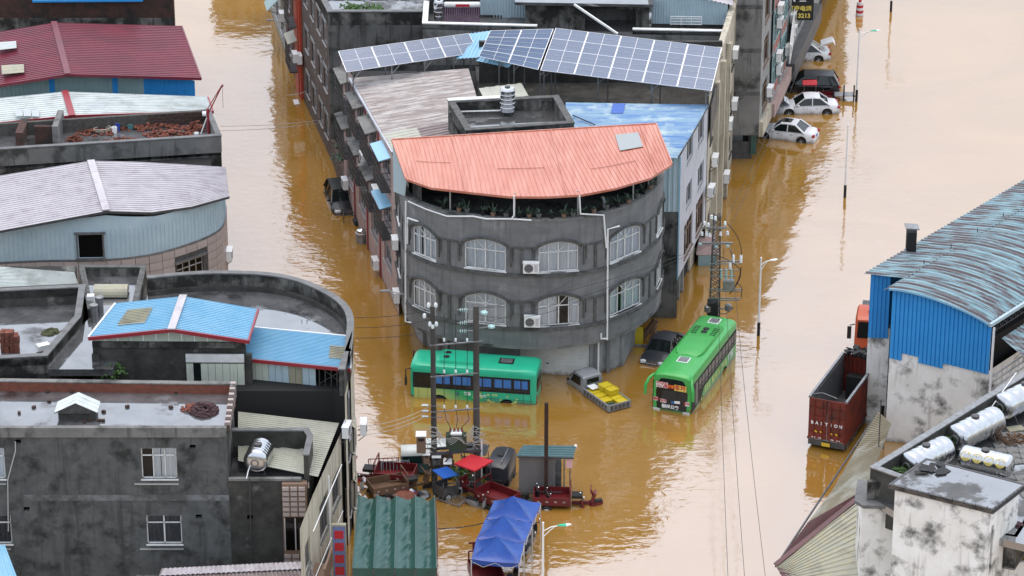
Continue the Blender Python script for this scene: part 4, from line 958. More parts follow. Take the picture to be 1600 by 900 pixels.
t = thing('roof_hoist', 'small red lifting hoist at the corner of the unfinished roof', 'hoist', P(326, 208, zf)); m = MB(); m.tube([(0, 0, 0), (0, 0, 1.7)], .09, 8); m.build('mast', 'red_trim', t, False)
m = MB(); m.bar((0, 0, 1.3), (.95, .1, 3.2), .07); m.bar((0, 0, 1.7), (.95, .1, 3.25), .05); m.bar((.95, .1, 3.2), (1.05, .1, 3.3), .12); m.build('jib', 'red_trim', t, False)
m = MB(); m.tube([(1, .1, 3.2), (1, .1, 1.7)], .012, 5); m.build('rope', 'cable', t, False); m = MB(); m.tube([(-.35, 0, 1.35), (-.1, 0, 1.35)], .16, 12); m.bar((0, 0, 1.3), (-.5, -.2, 0), .05); m.bar((0, 0, 1.3), (-.5, .2, 0), .05); m.build('winch', 'pvc_white', t, False)
# pale roofed house with curved tiled front
h = thing('tiled_curved_house', 'house with pale sheet roof, pale blue storey and curved pink tiled front', 'building', (-24, -4, 0))
z = 9.3
A = [P(-40, 368, z), P(-40, 282, z)]; B = [P(166, 330, z + .9), P(142, 252, z + .9)]
er = [P(166, 330, z + .9), P(237, 332, z + .4), P(300, 323, z + .15), P(358, 307, z)]; eb = [P(142, 252, z + .9), P(220, 254, z + .5), P(290, 258, z + .25), P(353, 262, z)]
sheet(h, 'roof_slope', 'tile_white_roof', [[B[0].lerp(A[0], k / 4), B[1].lerp(A[1], k / 4)] for k in range(5)], 26, .05, 'seam')
sheet(h, 'roof_slope', 'tile_white_roof', [[a, b] for a, b in zip(er, eb)], 24, .05, 'seam')
MB().bar(B[0] + V(0, 0, .07), B[1] + V(0, 0, .07), .45, .08).build('ridge_cap', 'tile_white_roof', h)
m = MB()
for a, b in zip([A[0]] + er, er): m.bar(a - V(0, 0, .06), b - V(0, 0, .06), .08, .14)
m.build('eave_trim', 'steel_dark', h)
TC = Path(spline([V(p.x, p.y) for p in (P(-60, 391, 7.9), P(60, 385, 7.9), P(165, 383, 7.9), P(235, 375, 7.9), P(290, 360, 7.9), P(330, 344, 7.9), P(348, 328, 7.9), P(352, 300, 7.9))], 6))
zband = 7.0
up = []
for x0, x1 in ((121, 160),): up.append((TC.uv(x0, 365)[0], TC.uv(x1, 365)[0], zband + .05, zband + 1.65))
wall('upper_wall', 'paleblue_clad', h, TC, zband, 8.9, up, .2, zt=[(0, 9.0), (TC.uv(165, 350)[0], 9.85), (TC.uv(240, 350)[0], 9.4), (TC.len, 9.15)])
m = MB(); u0, u1 = up[0][:2]
for u in [k * .28 for k in range(int(TC.len / .28))]:
    if u0 - .1 < u < u1 + .1: continue
    p, d, n = TC.at(u); m.bar((p.x + n.x * .01, p.y + n.y * .01, zband), (p.x + n.x * .01, p.y + n.y * .01, 8.9), .03, .03)
m.build('cladding_rib', 'paleblue_clad', h)['kind'] = 'stuff'
f = MB(TC.T(u0, u1)); w = u1 - u0
f.bar((-.08, -.04, zband), (-.08, -.04, zband + 1.7), .1); f.bar((w + .05, -.04, zband), (w + .05, -.04, zband + 1.7), .1); f.bar((-.2, -.06, zband + 1.72), (w + .2, -.06, zband + 1.72), .14); f.bar((-.2, -.06, zband), (w + .2, -.06, zband), .14); f.build('opening_frame', 'steel', h)
m = MB(); strip(m, [TC.at(TC.len * k / 50)[0] for k in range(51)], zband - .12, zband, .1, .06); m.build('band', 'steel', h)
tw = (TC.uv(276, 415)[0], TC.uv(318, 400)[0], 4.1, 5.9)
wall('lower_wall', 'mortar', h, TC, -1, zband - .1, [tw], .25)
window(h, TC, tw, cols=4, tr=.72, fm='alu', cur='curtain_dark', gl='glass_dark', half=[(0, .35)])
f = MB(TC.T(*tw[:2])); w = tw[1] - tw[0]; f.bar((-.2, -.1, 5.98), (w + .2, -.1, 5.98), .2, .14); f.bar((-.15, -.1, 4), (w + .15, -.1, 4), .2, .12); f.build('window_hood', 'steel', h)
tw_, th = .86, .52; src = None; u = .02
while u + tw_ < TC.len:
    p, d, n = TC.at(u + tw_ / 2); ang = math.atan2(d.y, d.x)
    for r in range(7):
        zc = zband - .12 - th * (r + .5)
        if zc > 3.0 and not (tw[0] - tw_ * .45 < u + tw_ / 2 < tw[1] + tw_ * .45 and tw[2] - .2 < zc < tw[3] + .2):
            c = V(p.x + n.x * .02, p.y + n.y * .02, zc)
            if src is None:
                src = MB().box((0, 0, 0), (tw_ - .03, .05, th - .03)).build('wall_tile', 'pink_tile', h, False); src.location = c - WL[h.name]; src.rotation_euler = (0, 0, ang)
            else: part_copy(src, h, c, (0, 0, ang))
    u += tw_
pp = TC.at(TC.uv(217, 400)[0]); MB().tube([(pp[0].x + pp[2].x * .1, pp[0].y + pp[2].y * .1, z_) for z_ in (3, 6.0)], .06, 8).build('vent_pipe', 'plaster_pale', h)
MB().bb((A[0].x, -9, -1), (-22.5, -3.5, 8.6)).build('shade_core', 'interior_shade', h)
ac_on(TC, 353, 398, 'dark fronted air conditioner at the curved end of the pink tiled front', out=.2)
# ---------------------------------------------------------------- flat-roofed block house on the left edge
h = thing('block_house', 'flat roofed concrete block house with wet roof on the left edge', 'building', (-28, -28, 0))
z = 10.6
b0, b1, m1, f1, f0 = P(-60, 455, z), P(133, 446, z), P(126, 495, z), P(73, 557, z), P(-60, 564, z)
lp = [f0.xy, f1.xy, m1.xy, b1.xy, b0.xy]
wall('wall', 'concrete_mould', h, Path(lp[:4]), -1, z - .1)
parapet(h, lp, z - .5, z, .3, 'concrete_mould', 'coping')
slab(h, 'roof_floor', 'roof_wet', [f0, f1, m1, b1, b0], z - 1.5, z - 1.0)
strip(MB(), [b1.xy, b0.xy], z - 1.0, z, .3).build('rear_parapet', 'concrete_black', h)
# blockwork on the flank, block by block
pa = Path([f1.xy, m1.xy]); src = None
for r in range(9):
    for k in range(int(pa.len / .62)):
        u = .35 + k * .62 + (.3 if r % 2 else 0); p, d, n = pa.at(u); c = V(p.x + n.x * .01, p.y + n.y * .01, z - .75 - r * .3)
        if src is None: src = MB().box((0, 0, 0), (.57, .06, .26)).build('block', 'concrete_grey', h, False); src.location = c - WL[h.name]; src.rotation_euler = (0, 0, math.atan2(d.y, d.x))
        else: part_copy(src, h, c, (0, 0, math.atan2(d.y, d.x)))
wq = pa.uv(96, 575)[0]; MB(pa.T(wq - .7)).bb((0, -.06, 6.6), (1.5, 0, 8.0)).build('shuttered_window', 'wood', h)
zf = z - 1.0
t = thing('brick_stack', 'stack of red hollow bricks on the wet flat roof at the left edge', 'brick stack', P(15, 550, zf))
src = None
for lv in range(6):
    for i in range(4 - (lv == 5)):
        for j in range(2):
            c = (-.35 + i * .25 + random.uniform(-.03, .03), j * .3 + random.uniform(-.03, .03), .1 + lv * .2)
            if src is None: src = MB().box((0, 0, 0), (.23, .28, .18)).build('brick', 'brick_red', t, False); src.location = c
            else: part_copy(src, t, c, (0, 0, random.uniform(-.15, .15)), world=False)
m = MB()
for k in range(5): m.blob((random.uniform(-.6, .6), random.uniform(-.4, .4), 0), .4, 9, .3, .35)
o = m.build('moss_clump', 'moss', None); o.location = P(88, 518, zf); tag(o, 'dark moss clump on the wet flat roof', 'moss')
MB().box(P(68, 548, zf) + V(0, 0, .25), (.7, .45, .3), .5).build('white_box', 'white_paint', h)
h2 = thing('white_corrugated_shed', 'white corrugated lean-to roof behind the block house', 'building', (-28, -18, 0))
sheet(h2, 'roof', 'white_sheet', [[P(-60, 412, 9.6), P(-60, 452, 9.0)], [P(116, 426, 9.4), P(122, 444, 9.0)]], 14, .06, 'trap')
q = P(116, 430, 9); MB().bb((-33, q.y - 1, -1), (q.x - .1, q.y + 1.8, 8.8)).build('wall', 'concrete_mould', h2)
# ---------------------------------------------------------------- stair roof between the houses
h = thing('narrow_roof_house', 'narrow house with wet roof strip, skylight hood and steel vents', 'building', (-22, -22, 0))
z = 10.4
s0, s1, s2, s3 = P(124, 416, z), P(228, 416, z), P(213, 480, z), P(138, 484, z)
parapet(h, [s2.xy, s1.xy, s0.xy, s3.xy], -1, z, .25, 'concrete_mould', 'concrete_trim', False, 'wall')
slab(h, 'roof_floor', 'roof_wet', [s0, s1, s2, V(-21.5, -33, 0), V(-25, -33, 0), s3], z - .9, z - .5)
p = P(174, 458, z - .4); m = MB(); m.loft([[(p.x + x, p.y + .55 * math.cos(a) * 1.1, z - .4 + .5 * math.sin(a)) for a in [math.pi * k / 10 for k in range(11)]] for x in (-.95, -.05, .05, .95)], close=False); m.build('skylight_hood', 'yellow_sheet', h)
for x, y, hh in ((149, 522, 2.3), (158, 512, 2.4)):
    q = P(x, y, z - 1.3); MB().lathe([(.2, -1), (.2, hh), (.24, hh), (.24, hh + .1), (.05, hh + .16)], (q.x, q.y, q.z - .6), 14).build('vent_pipe', 'steel', h, smooth=40)
q = P(142, 470, z); MB().bb((q.x - .2, q.y - .2, q.z - .9), (q.x + .2, q.y + .2, q.z + .35)).build('meter_box', 'white_paint', h)
# ---------------------------------------------------------------- curved parapet house with blue sheds
h = thing('curved_parapet_house', 'house with tall curved parapet, puddled roof and two blue metal sheds', 'building', (-14, -26, 0))
z = 10.6
cv = [P(229, 433, z), P(290, 427, z), P(350, 425, z), P(420, 428, z), P(470, 438, z), P(512, 456, z), P(540, 476, z), P(551, 498, z), P(550, 530, z), P(547, 556, z)]
pts = [(p.x, p.y) for p in spline([V(p.x, p.y) for p in cv], 5)]
end = [(-8.75, -30.5), (-8.95, -34.6)]
PW = Path([(p[0], p[1]) for p in (end[::-1] + pts[::-1])])
st = MB(); strip(st, [tuple(q) for q in (end[::-1] + pts[::-1])], z - 1.5, z, .28); st.build('parapet', 'concrete_mould', h)
st = MB(); strip(st, [tuple(q) for q in (end[::-1] + pts[::-1])], z, z + .08, .4, .06); st.build('coping', 'coping', h)
st = MB(); strip(st, [tuple(q) for q in pts[::-1]], z - 1.5, z - .72, .45); st.build('inner_ledge', 'concrete_black', h)
wops = [(1.0, 2.8, 4.6, 6.2), (1.0, 2.8, 1.2, 2.9), (5, 6.8, 4.6, 6.2), (5, 6.8, 1.2, 2.9)]
wall('wall', 'cream_wall', h, PW, -1, z - 1.4, wops, .2)
for o in wops: window(h, PW, o, cols=3, tr=.7, fm='alu', cur=None, gl='glass_dark', bars=5)
slab(h, 'roof_floor', 'roof_wet', pts + [(-8.9, -30.6), (-14.5, -30.6), (-14.5, -31.6), (-21.4, -31.6)], z - 1.5, z - 1.0)
slab(h, 'shade_core', 'interior_shade', [(p[0] * .97 - .4, p[1] - .7) for p in pts] + [(-9.6, -33), (-21, -33)], -1, z - 2)
for x, y in ((383, 470), (133 + 340 - 300, 462), (475, 500), (480, 512), (472, 512)):
    q = P(x, y, z - 1.35); MB().cyl(q, q + V(0, 0, 1.0 if x < 470 else .5), .02, 5).build('rebar', 'steel_dark', h)
# blue gable shed
z = 11.4
A = [P(138, 528, z), P(180, 475, z)]; B = [P(268, 515, z + .65), P(286, 464, z + .65)]; C = [P(388, 533, z), P(403, 484, z)]
gable_roof(h, 'blue_roof', A, B, C, 20, 20, 'seam', .05, 'red_trim', 'tile_white_roof')
m = MB(); m.bar(A[0], A[1], .1, .16); m.build('edge_trim', 'pv_frame', h)
q = [A[0].lerp(A[1], .28), A[0].lerp(A[1], .72)]; q2 = [B[0].lerp(B[1], .28), B[0].lerp(B[1], .72)]
sheet(h, 'skylight', 'yellow_sheet', [[a.lerp(b, t) + V(0, 0, .05) for a, b in zip(q, q2)] for t in (.27, .62)], 9, .05, 'seam')
fy = A[0].y + .35
GW = Path([(A[0].x + .15, fy), (C[0].x - .2, fy - .1)])
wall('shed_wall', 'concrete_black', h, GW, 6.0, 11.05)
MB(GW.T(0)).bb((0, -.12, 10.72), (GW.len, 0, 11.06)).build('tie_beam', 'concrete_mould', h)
n = 12; src = None
for k in range(n):
    a, b = GW.len * k / n, GW.len * (k + 1) / n; zz = [11.38 + .62 * (1 - abs(t - GW.len * .52) / (GW.len * .52)) for t in (a, b)]
    MB(GW.T(0)).ext([(a + .015, -.02, 11.07), (b - .015, -.02, 11.07), (b - .015, -.02, zz[1]), (a + .015, -.02, zz[0])], (0, .05, 0)).build('gable_panel', 'cream_panel', h)
MB(GW.T(0)).bb((5.05, -.3, 9.95), (GW.len - .1, -.2, 10.42)).build('white_board', 'white_paint', h)
for k in range(8):
    w = (GW.len - 5.15) / 8
    if k in (1,): MB(GW.T(0)).bb((5.05 + k * w, -.24, 8.6), (5.05 + (k + 1) * w, -.2, 9.8)).build('small_window', 'glass_car', h)
    else: MB(GW.T(0)).bb((5.06 + k * w, -.26, 8.3), (5.04 + (k + 1) * w, -.2, 9.85)).build('wall_panel', 'cream_panel', h)
for x in (A[0].x + .3, C[0].x - .1): MB().bb((x - .2, fy - .2, 6), (x + .2, fy + .1, 10.3)).build('post', 'concrete_black', h)
# lower blue mono-pitch shed
z = 10.0
a0, a1, b1, b0 = P(374, 560, z - .1), P(548, 577, z - .1), P(547, 526, z + .3), P(398, 512, z + .35)
sheet(h, 'roof_slope', 'blue_roof', [[b0.lerp(b1, k / 3), a0.lerp(a1, k / 3)] for k in range(4)], 24, .05, 'seam')
m = MB(); m.bar(a0 - V(0, 0, .06), a1 - V(0, 0, .06), .1, .2); m.build('edge_trim', 'red_trim', h)
m = MB(); m.bar(a1, b1, .1, .16); m.bar(b0, b1, .08, .12); m.build('edge_trim', 'pv_frame', h)
q = [[b0.lerp(b1, t).lerp(a0.lerp(a1, t), s) + V(0, 0, .05) for s in (.35, .75)] for t in (.8, .97)]
sheet(h, 'skylight', 'yellow_sheet', q, 8, .05, 'seam')
BW = Path([(a0.x + .1, a0.y + .25), (a1.x - .35, a1.y + .35)])
w = BW.len * .72; n = 11
for k in range(n):
    x0, x1 = w * k / n, w * (k + 1) / n
    MB(BW.T(0)).bb((x0 + .01, -.03, 8.2), (x1 - .01, .03, 9.75)).build('wall_panel', 'yellow_sheet' if k in (7, 8) else ('paleblue_clad' if k > 3 else 'cream_panel'), h)
m = MB(BW.T(0))
for k in range(5): m.bar((w + .2 + k * .33, 0, 8.5), (w + .2 + k * .33, 0, 9.8), .05)
m.bar((w, 0, 9.75), (BW.len, 0, 9.75), .06); m.bar((w, 0, 8.55), (BW.len, .0, 8.55), .06); m.bar((w + .1, .2, 8.6), (BW.len, .2, 9.7), .05); m.bar((BW.len, .2, 8.6), (w + .1, .2, 9.7), .05); m.build('open_frame', 'steel_dark', h)
wall('terrace_wall', 'concrete_mould', h, Path([(a0.x - .1, a0.y + .1), (a1.x - .1, a1.y + .1)]), 5.8, 8.15)
MB(BW.T(0)).bb((-.2, -.2, 7.0), (BW.len + .1, -.1, 7.35)).build('tie_beam', 'concrete_black', h)
MB(BW.T(0)).bb((BW.len - .1, -.25, 5.5), (BW.len + .25, .1, 8.5)).build('post', 'pale_wall', h)
sb = MB(); bush(sb, (0, 0, 0), .8, 150, .12, .9); sb.tube([(0, 0, -1.4), (.05, 0, 0)], .03, 5); o = sb.build('wall_shrub', 'foliage'); o.location = PY(176, 585, fy - .6); tag(o, 'small green shrub against the dark wall under the blue gable roof', 'shrub')
# ---------------------------------------------------------------- front grey house
h = thing('grey_front_house', 'large grey rendered house in the left foreground with two curtained windows', 'building', (-20, -38, 0))
Y0 = -40.2; XL, XR, XE = -34, -14.8, -10.9
FW = Path([(XL, Y0), (XR, Y0)])
def fx(x): return x - XL
ops = [(fx(-19.3), fx(-17.45), 7.0, 8.8), (fx(-19.2), fx(-17.35), 3.14, 4.86), (fx(-28.3), fx(-26.4), 7.0, 8.8), (fx(-28.3), fx(-26.3), 3.14, 4.86)]
vents = [(-25.8, 9.05), (-25.6, 5.1), (-16.75, 8.75), (-16.6, 4.65)]
wall('wall', 'render_grey', h, FW, -1, 9.45, ops + [(fx(x), fx(x) + .32, z_, z_ + .24) for x, z_ in vents], .25)
window(h, FW, ops[0], cols=3, tr=.74, fm='white_paint', half=[(.34, .54), (.56, 1)])
window(h, FW, ops[1], cols=2, tr=.72, fm='white_paint', cur='curtain_dark'); window(h, FW, ops[2], cols=2, tr=.72, fm='white_paint'); window(h, FW, ops[3], cols=2, tr=.72, fm='white_paint', cur='curtain_dark')
for o in ops: MB(FW.T(o[0] - .4)).bb((0, -.1, o[2] - .3), (2.3, 0, o[2] - .24)).build('sill_rail', 'alu', h)
strip(MB(), [(XL, Y0), (XR, Y0)], 9.45, 10.0, .3, .08).build('parapet', 'concrete_grey', h)
mat('band_paint', (.2, .215, .225), (.13, .135, .135), s=1.2, r=.85, bump=.4, stain=(.09, .09, .085), ss=.8, lo=.46, hi=.56)
MB(FW.T(0)).bb((8.5, -.012, 5.72), (FW.len, 0, 6.05)).build('painted_band', 'band_paint', h)
slab(h, 'roof_floor', 'roof_wet', [(XL, Y0 + .1), (XR, Y0 + .1), (XR, -35.6), (XL, -35.0)], 9.5, 9.86)
strip(MB(), [(XR + .1, -35.7), (XL, -35.1)], 9.0, 10.4, .3).build('rear_parapet', 'brick_red', h)
strip(MB(), [(XR + .1, -35.7), (XL, -35.1)], 10.4, 10.46, .36, .03).build('rear_coping', 'concrete_grey', h)
src = None
for k in range(16):
    c = V(XR + .02, -40.0 + k * .27, 10.02 + .03 * k)
    MB().bb((XR - .12, c.y, 9.6), (XR + .16, c.y + .25, c.z)).build('side_parapet_brick', 'pink_tile' if k % 2 else 'brick_grey', h)
wall('side_wall', 'concrete_mould', h, Path([(XR, Y0), (XR, -35.7)]), -1, 9.7)
slab(h, 'shade_core', 'interior_shade', [(XL, Y0 + .8), (XR - .5, Y0 + .8), (XR - .5, -37.2), (XL, -37)], -1, 9.3)
MB().tube([PY(24, 690, Y0 - .1), PY(24, 705, Y0 - .1), PY(12, 750, Y0 - .1), PY(13, 830, Y0 - .1)], .03, 6).build('wall_cable', 'cable_pale', h)
# low wing with tank
LW = Path([(XR, Y0), (-10.9, Y0)])
wall('wing_wall', 'concrete_black', h, LW, -1, 6.9, [(fx(-13.9) - fx(XR), fx(-13.9) - fx(XR) + .32, 4.6, 4.85)], .2)
MB().bb((XR, Y0 - .06, 6.9), (-11.0, Y0 + .2, 7.02)).build('wing_kerb', 'concrete_grey', h)
slab(h, 'wing_floor', 'roof_wet', [(XR, Y0 + .1), (-10.6, Y0 + .1), (-10.4, -37), (XR, -37)], 6.4, 6.75)
parapet(h, [(-10.6, Y0 + .1), (-10.5, -37.9), (-10.8, -37.0), (XR, -37.0)][::1], 5.5, 8.3, .25, 'concrete_black', 'coping', name='wing_parapet')
MB().tube([PY(390, 745, Y0 - .12), PY(392, 830, Y0 - .12), PY(393, 900, Y0 - .12)], .035, 6).build('wall_cable', 'steel_dark', h)
BB = Path([(-12.0, Y0 - .35), (-10.75, Y0 - .35)])
MB().bb((-12.0, Y0 - .32, -1), (-10.7, Y0 + .2, 6.85)).build('stair_tower', 'tan_panel', h)
src = None
for zz in (5.2, 1.2):
    for i in range(3):
        for j in range(6):
            c = V(-11.8 + i * .42, Y0 - .36, zz - .1 + j * .3)
            if src is None: src = MB().box((0, 0, 0), (.34, .1, .2)).build('breeze_block', 'pink_tile', h, False); src.location = c - WL[h.name]
            else: part_copy(src, h, c)
MB().bb((-11.9, Y0 - .4, 3.0), (-10.85, Y0 - .3, 4.9)).build('stair_window', 'glass_dark', h)
for x in (-11.9, -11.35, -10.85): MB().bb((x - .03, Y0 - .45, 3.0), (x + .03, Y0 - .4, 4.9)).build('mullion', 'alu', h)
def lying_tank(label, a, b, r, legs=True, m='stainless', ribs=6):
    a = Vector(a); b = Vector(b); c = (a + b) / 2; L_ = (b - a).length; t = thing('water_tank', label, 'water tank', (c.x, c.y, c.z - r - .3), math.atan2(b.y - a.y, b.x - a.x)); zc = r + .3
    pr = [(.25 * r, -L_ / 2 - .16 * r), (.7 * r, -L_ / 2 - .1 * r), (.95 * r, -L_ / 2 + .06)]
    for k in range(ribs): x0 = -L_ / 2 + .1 + (L_ - .2) * k / ribs; x1 = x0 + (L_ - .2) / ribs; pr += [(r * .985, x0 + .02), (r, x0 + .06), (r, x1 - .06), (r * .985, x1 - .02)]
    pr += [(.95 * r, L_ / 2 - .06), (.7 * r, L_ / 2 + .1 * r), (.25 * r, L_ / 2 + .16 * r)]
    MB().lathe(pr, (0, 0, zc), 26, 'X').build('shell', m, t, False, 35)
    for s in (-1, 1): MB().lathe([(.36 * r, 0), (.36 * r, .05), (.28 * r, .06), (.28 * r, .03), (.06 * r, .02)] if s > 0 else [(.06 * r, -.02), (.28 * r, -.03), (.28 * r, -.06), (.36 * r, -.05), (.36 * r, 0)], (s * (L_ / 2 + .12 * r), 0, zc), 16, 'X').build('end_flange', 'steel', t, False, 35)
    MB().lathe([(.22, 0), (.22, .1), (.08, .13)], (-.1, 0, zc + r - .02), 12).build('hatch', 'steel_dark', t, False, 35)
    for x in (-.32 * L_, .32 * L_):
        m_ = MB(); m_.bar((x, -r * .8, 0), (x, -r * .45, zc - r * .7), .05); m_.bar((x, r * .8, 0), (x, r * .45, zc - r * .7), .05); m_.bar((x, -r * .75, .12), (x, r * .75, .12), .05); m_.bar((x, -r * .5, zc - r * .8), (x, r * .5, zc - r * .8), .06); m_.build('cradle', 'steel_dark', t, False)
    return t
q = P(402, 752, 6.75); lying_tank('stainless water tank lying end-on on the low wing of the grey house', q + V(-.1, .3, .95), q + V(.15, 2.0, .95), .66)
MB().tube([PY(401, 700, Y0 + 1), PY(388, 735, Y0 + .3), PY(385, 748, Y0 - .1)], .03, 6).build('tank_pipe', 'pvc_white', h)
# rooftop skylight house and brown heap
t = thing('roof_lantern', 'small glazed gabled roof lantern on the grey house roof', 'skylight', P(120, 657, 9.86))
m = MB(); m.bb((-.95, 0, 0), (1.0, .9, .45)); m.build('base', 'concrete_black', t, False)
zr = 1.05
for s in (-1, 1):
    for k in range(3):
        a, b = -.15 + k * .45, .3 + k * .45 - .03; MB().ext([(0, a, zr), (s * 1.12, a, .5), (s * 1.12, b, .5), (0, b, zr)], (0, 0, .03)).build('pane', 'white_sheet', t, False)
m = MB(); m.poly((-1, -.1, .45), (1, -.1, .45), (0, -.1, zr)); m.bar((-1.12, -.15, .5), (0, -.15, zr), .05); m.bar((1.12, -.15, .5), (0, -.15, zr), .05); m.build('gable', 'steel_dark', t, False)
mat('heap_brown', (.05, .025, .03), (.09, .05, .05), s=6, r=.9)
pile('rubble_heap', 'dark brown heap of sacks and rubble on the grey house roof', P(318, 642, 9.86), .75, .85, 260, 'heap_brown', .55, (.2, .14, .08), 'heap'); pile('brick_scatter', 'orange bricks at the left of the brown heap', P(299, 640, 9.86), .5, .6, 40, 'brick_red', .25)
random.seed(21)
for i, (x, y) in enumerate(((74, 613), (79, 610), (112, 613), (117, 611), (199, 636), (267, 637), (162, 644), (275, 614), (295, 613), (155, 658), (161, 658), (53, 637), (30, 646), (77, 628), (210, 609), (216, 610), (132, 660), (142, 658))):
    o = MB().box((0, 0, .05), (.2, .16, .1), random.random() * 3).build('loose_brick', 'brick_dark', None); o.location = P(x, y, 9.87); tag(o, 'single dark loose brick lying on the wet grey house roof', 'brick', 'loose bricks on the grey house roof')
# small roofs at the bottom edge
h = thing('tiled_leanto', 'old brown and white corrugated lean-to roof at the foot of the grey house', 'building', (-14, -43, 0))
sheet(h, 'roof', 'brown_stripe', [[P(252, 889, 3.2), P(480, 877, 3.2)], [P(235, 935, 2.9), P(505, 925, 2.9)]], 40, .05, 'wave'); sheet(h, 'roof_sheet', 'tile_white_roof', [[P(255, 889, 3.25), P(480, 878, 3.25)], [P(250, 900, 3.2), P(488, 889, 3.2)]], 30, .05, 'wave')
MB().bb((-19.5, -45, -1), (-11.5, -42.9, 2.8)).build('wall', 'concrete_dark', h)
h = thing('blue_leanto', 'bright blue sheet roof at the bottom left corner', 'building', (-27, -44, 0))
sheet(h, 'roof', 'blue_roof', [[P(-60, 850, 5), P(8, 852, 5)], [P(-60, 950, 4.4), P(45, 950, 4.4)]], 10, .05)
MB().bb((-31, -47.6, -1), (-26.6, -43.6, 4.2)).build('wall', 'concrete_dark', h)
# cream roofed house and the street front
h = thing('cream_roofed_house', 'narrow house with cream corrugated roof and tiled street front', 'building', (-11, -38, 0))
z = 7.2
a0, a1, a2, a3 = P(372, 643, z + .3), P(530, 661, z), P(497, 745, z - .1), P(372, 720, z + .2)
sheet(h, 'roof', 'cream_sheet', [[a0.lerp(a1, k / 5), a3.lerp(a2, k / 5)] for k in range(6)], 26, .05, 'trap')
SF = Path([(-10.75, -45.5), (-10.3, -41.8), (-9.2, -34.6)])
ops = [(1.2, 2.6, 3.6, 5.2), (5.2, 7.4, 3.2, 5.4), (8.4, 10.4, 3.4, 5.2), (5.2, 7.4, .2, 2.2)]
wall('wall', 'cream_wall', h, SF, -1, 6.9, ops, .2)
for o in ops: window(h, SF, o, cols=3, tr=.7, fm='steel', cur=None, gl='glass_dark', bars=6)
MB().bb((-15, -36.8, -1), (-9.9, -33.5, 6.6)).build('shade_core', 'interior_shade', h)
for zz, y0, y1 in ((5.7, 2.0, 8.8), (2.9, 3.5, 9.2)): MB().tube([SF.T(2)@V(0, -.3, zz), SF.T(9.6)@V(0, -.3, zz)], .03, 6).build('drying_rail', 'pvc_white', h)
MB().tube([SF.T(6.5)@V(0, -.25, -1), SF.T(6.5)@V(0, -.25, 6.6)], .04, 6).build('downpipe', 'pvc_white', h)
m = MB(SF.T(1.6)); m.bb((0, -.9, 2.6), (2.4, 0, 2.75))
for k in range(13): m.bar((k * .2, -.88, 2.7), (k * .2, -.88, 3.7), .05)
m.bar((0, -.88, 3.7), (2.4, -.88, 3.7), .1); m.build('balcony', 'tan_panel', h)
ac_on(SF, 536, 672, 'air conditioner at the top corner of the cream roofed house', out=.3)
ac_on(PW, 553, 668, 'upper of two white air conditioners over the market street', out=.5); ac_on(PW, 551, 687, 'lower of two white air conditioners over the market street', out=.5)
q = P(531, 905, 0); t = thing('tile_sign', 'vertical sign board with red squares on blue above the market', 'sign', (-9.05, -40.6, 0))
MB().bb((-.4, -.12, -1), (.36, .12, 4.55)).build('board', 'yellow_sheet', t, False)
mat('tile_blue', (.04, .09, .3), (.25, .28, .42), s=14, r=.4)
MB().bb((-.34, -.14, -1), (.3, -.12, 4.45)).build('blue_face', 'tile_blue', t, False)
for k in range(7): MB().bb((-.26, -.16, 3.75 - k * .72), (.22, -.14, 4.22 - k * .72)).build('red_square', 'bright_red', t, False)
# ================================================================ RIGHT SIDE
h = thing('blue_shed', 'large shed with rusty blue curved roof, blue cladding and stained white wall', 'building', (25, -18, 0))
AX = V(.62, .785, 0)
n0, n1 = PY(1394, 447, -22), PY(1549, 502, -23.4)
def prof_pt(t, d):
    p = n0.lerp(n1, t); p = p + V(0, 0, .38 * max(0, 4 * t * (1 - t)) ** .8); return p + AX * d
o0 = -.35
rows = [[prof_pt(t, o0), prof_pt(t, 32)] for t in [k / 10 for k in range(-1, 11)]]
rows[0] = [prof_pt(0, o0) + V(-.35, .05, -.2), prof_pt(0, 32) + V(-.35, .05, -.2)]
sheet(h, 'roof', 'shed_roof', rows, 84, .055, 'trap')
m = MB()
for k in range(20): t = k / 20; m.bar(prof_pt(t, o0) - V(0, .02, .07), prof_pt(t + .05, o0) - V(0, .02, .07), .06, .12)
m.build('verge_trim', 'blue_roof', h)
m = MB(); m.bar(prof_pt(1, o0) - V(-.1, 0, .12), prof_pt(1, 30) - V(-.1, 0, .12), .22, .2); m.build('gutter', 'paleblue_clad', h)
W0, W1 = n0 + AX * .1, n1 + AX * .1
SW = Path([W0.xy, W1.xy]); n = 24
def clad_bot(u): return 5.9 - .9 * u / SW.len - (.35 if .3 < u / SW.len < .55 else 0) - (.5 if u / SW.len < .12 else 0)
wall('wall', 'white_wall', h, SW, -1, 6.2)
for k in range(n):
    a, b = SW.len * k / n, SW.len * (k + 1) / n; za, zb = (prof_pt(a / SW.len, 0).z - .06, prof_pt(b / SW.len, 0).z - .06); c = clad_bot((a + b) / 2)
    MB(SW.T(0)).add([(a, -.05, c), (a + .05, -.11, c), (b - .02, -.11, c), (b, -.05, c), (a, -.05, za), (a + .05, -.11, za), (b - .02, -.11, zb), (b, -.05, zb)], [(0, 1, 5, 4), (1, 2, 6, 5), (2, 3, 7, 6), (0, 3, 2, 1)]).build('cladding_panel', 'blue_cladding', h)
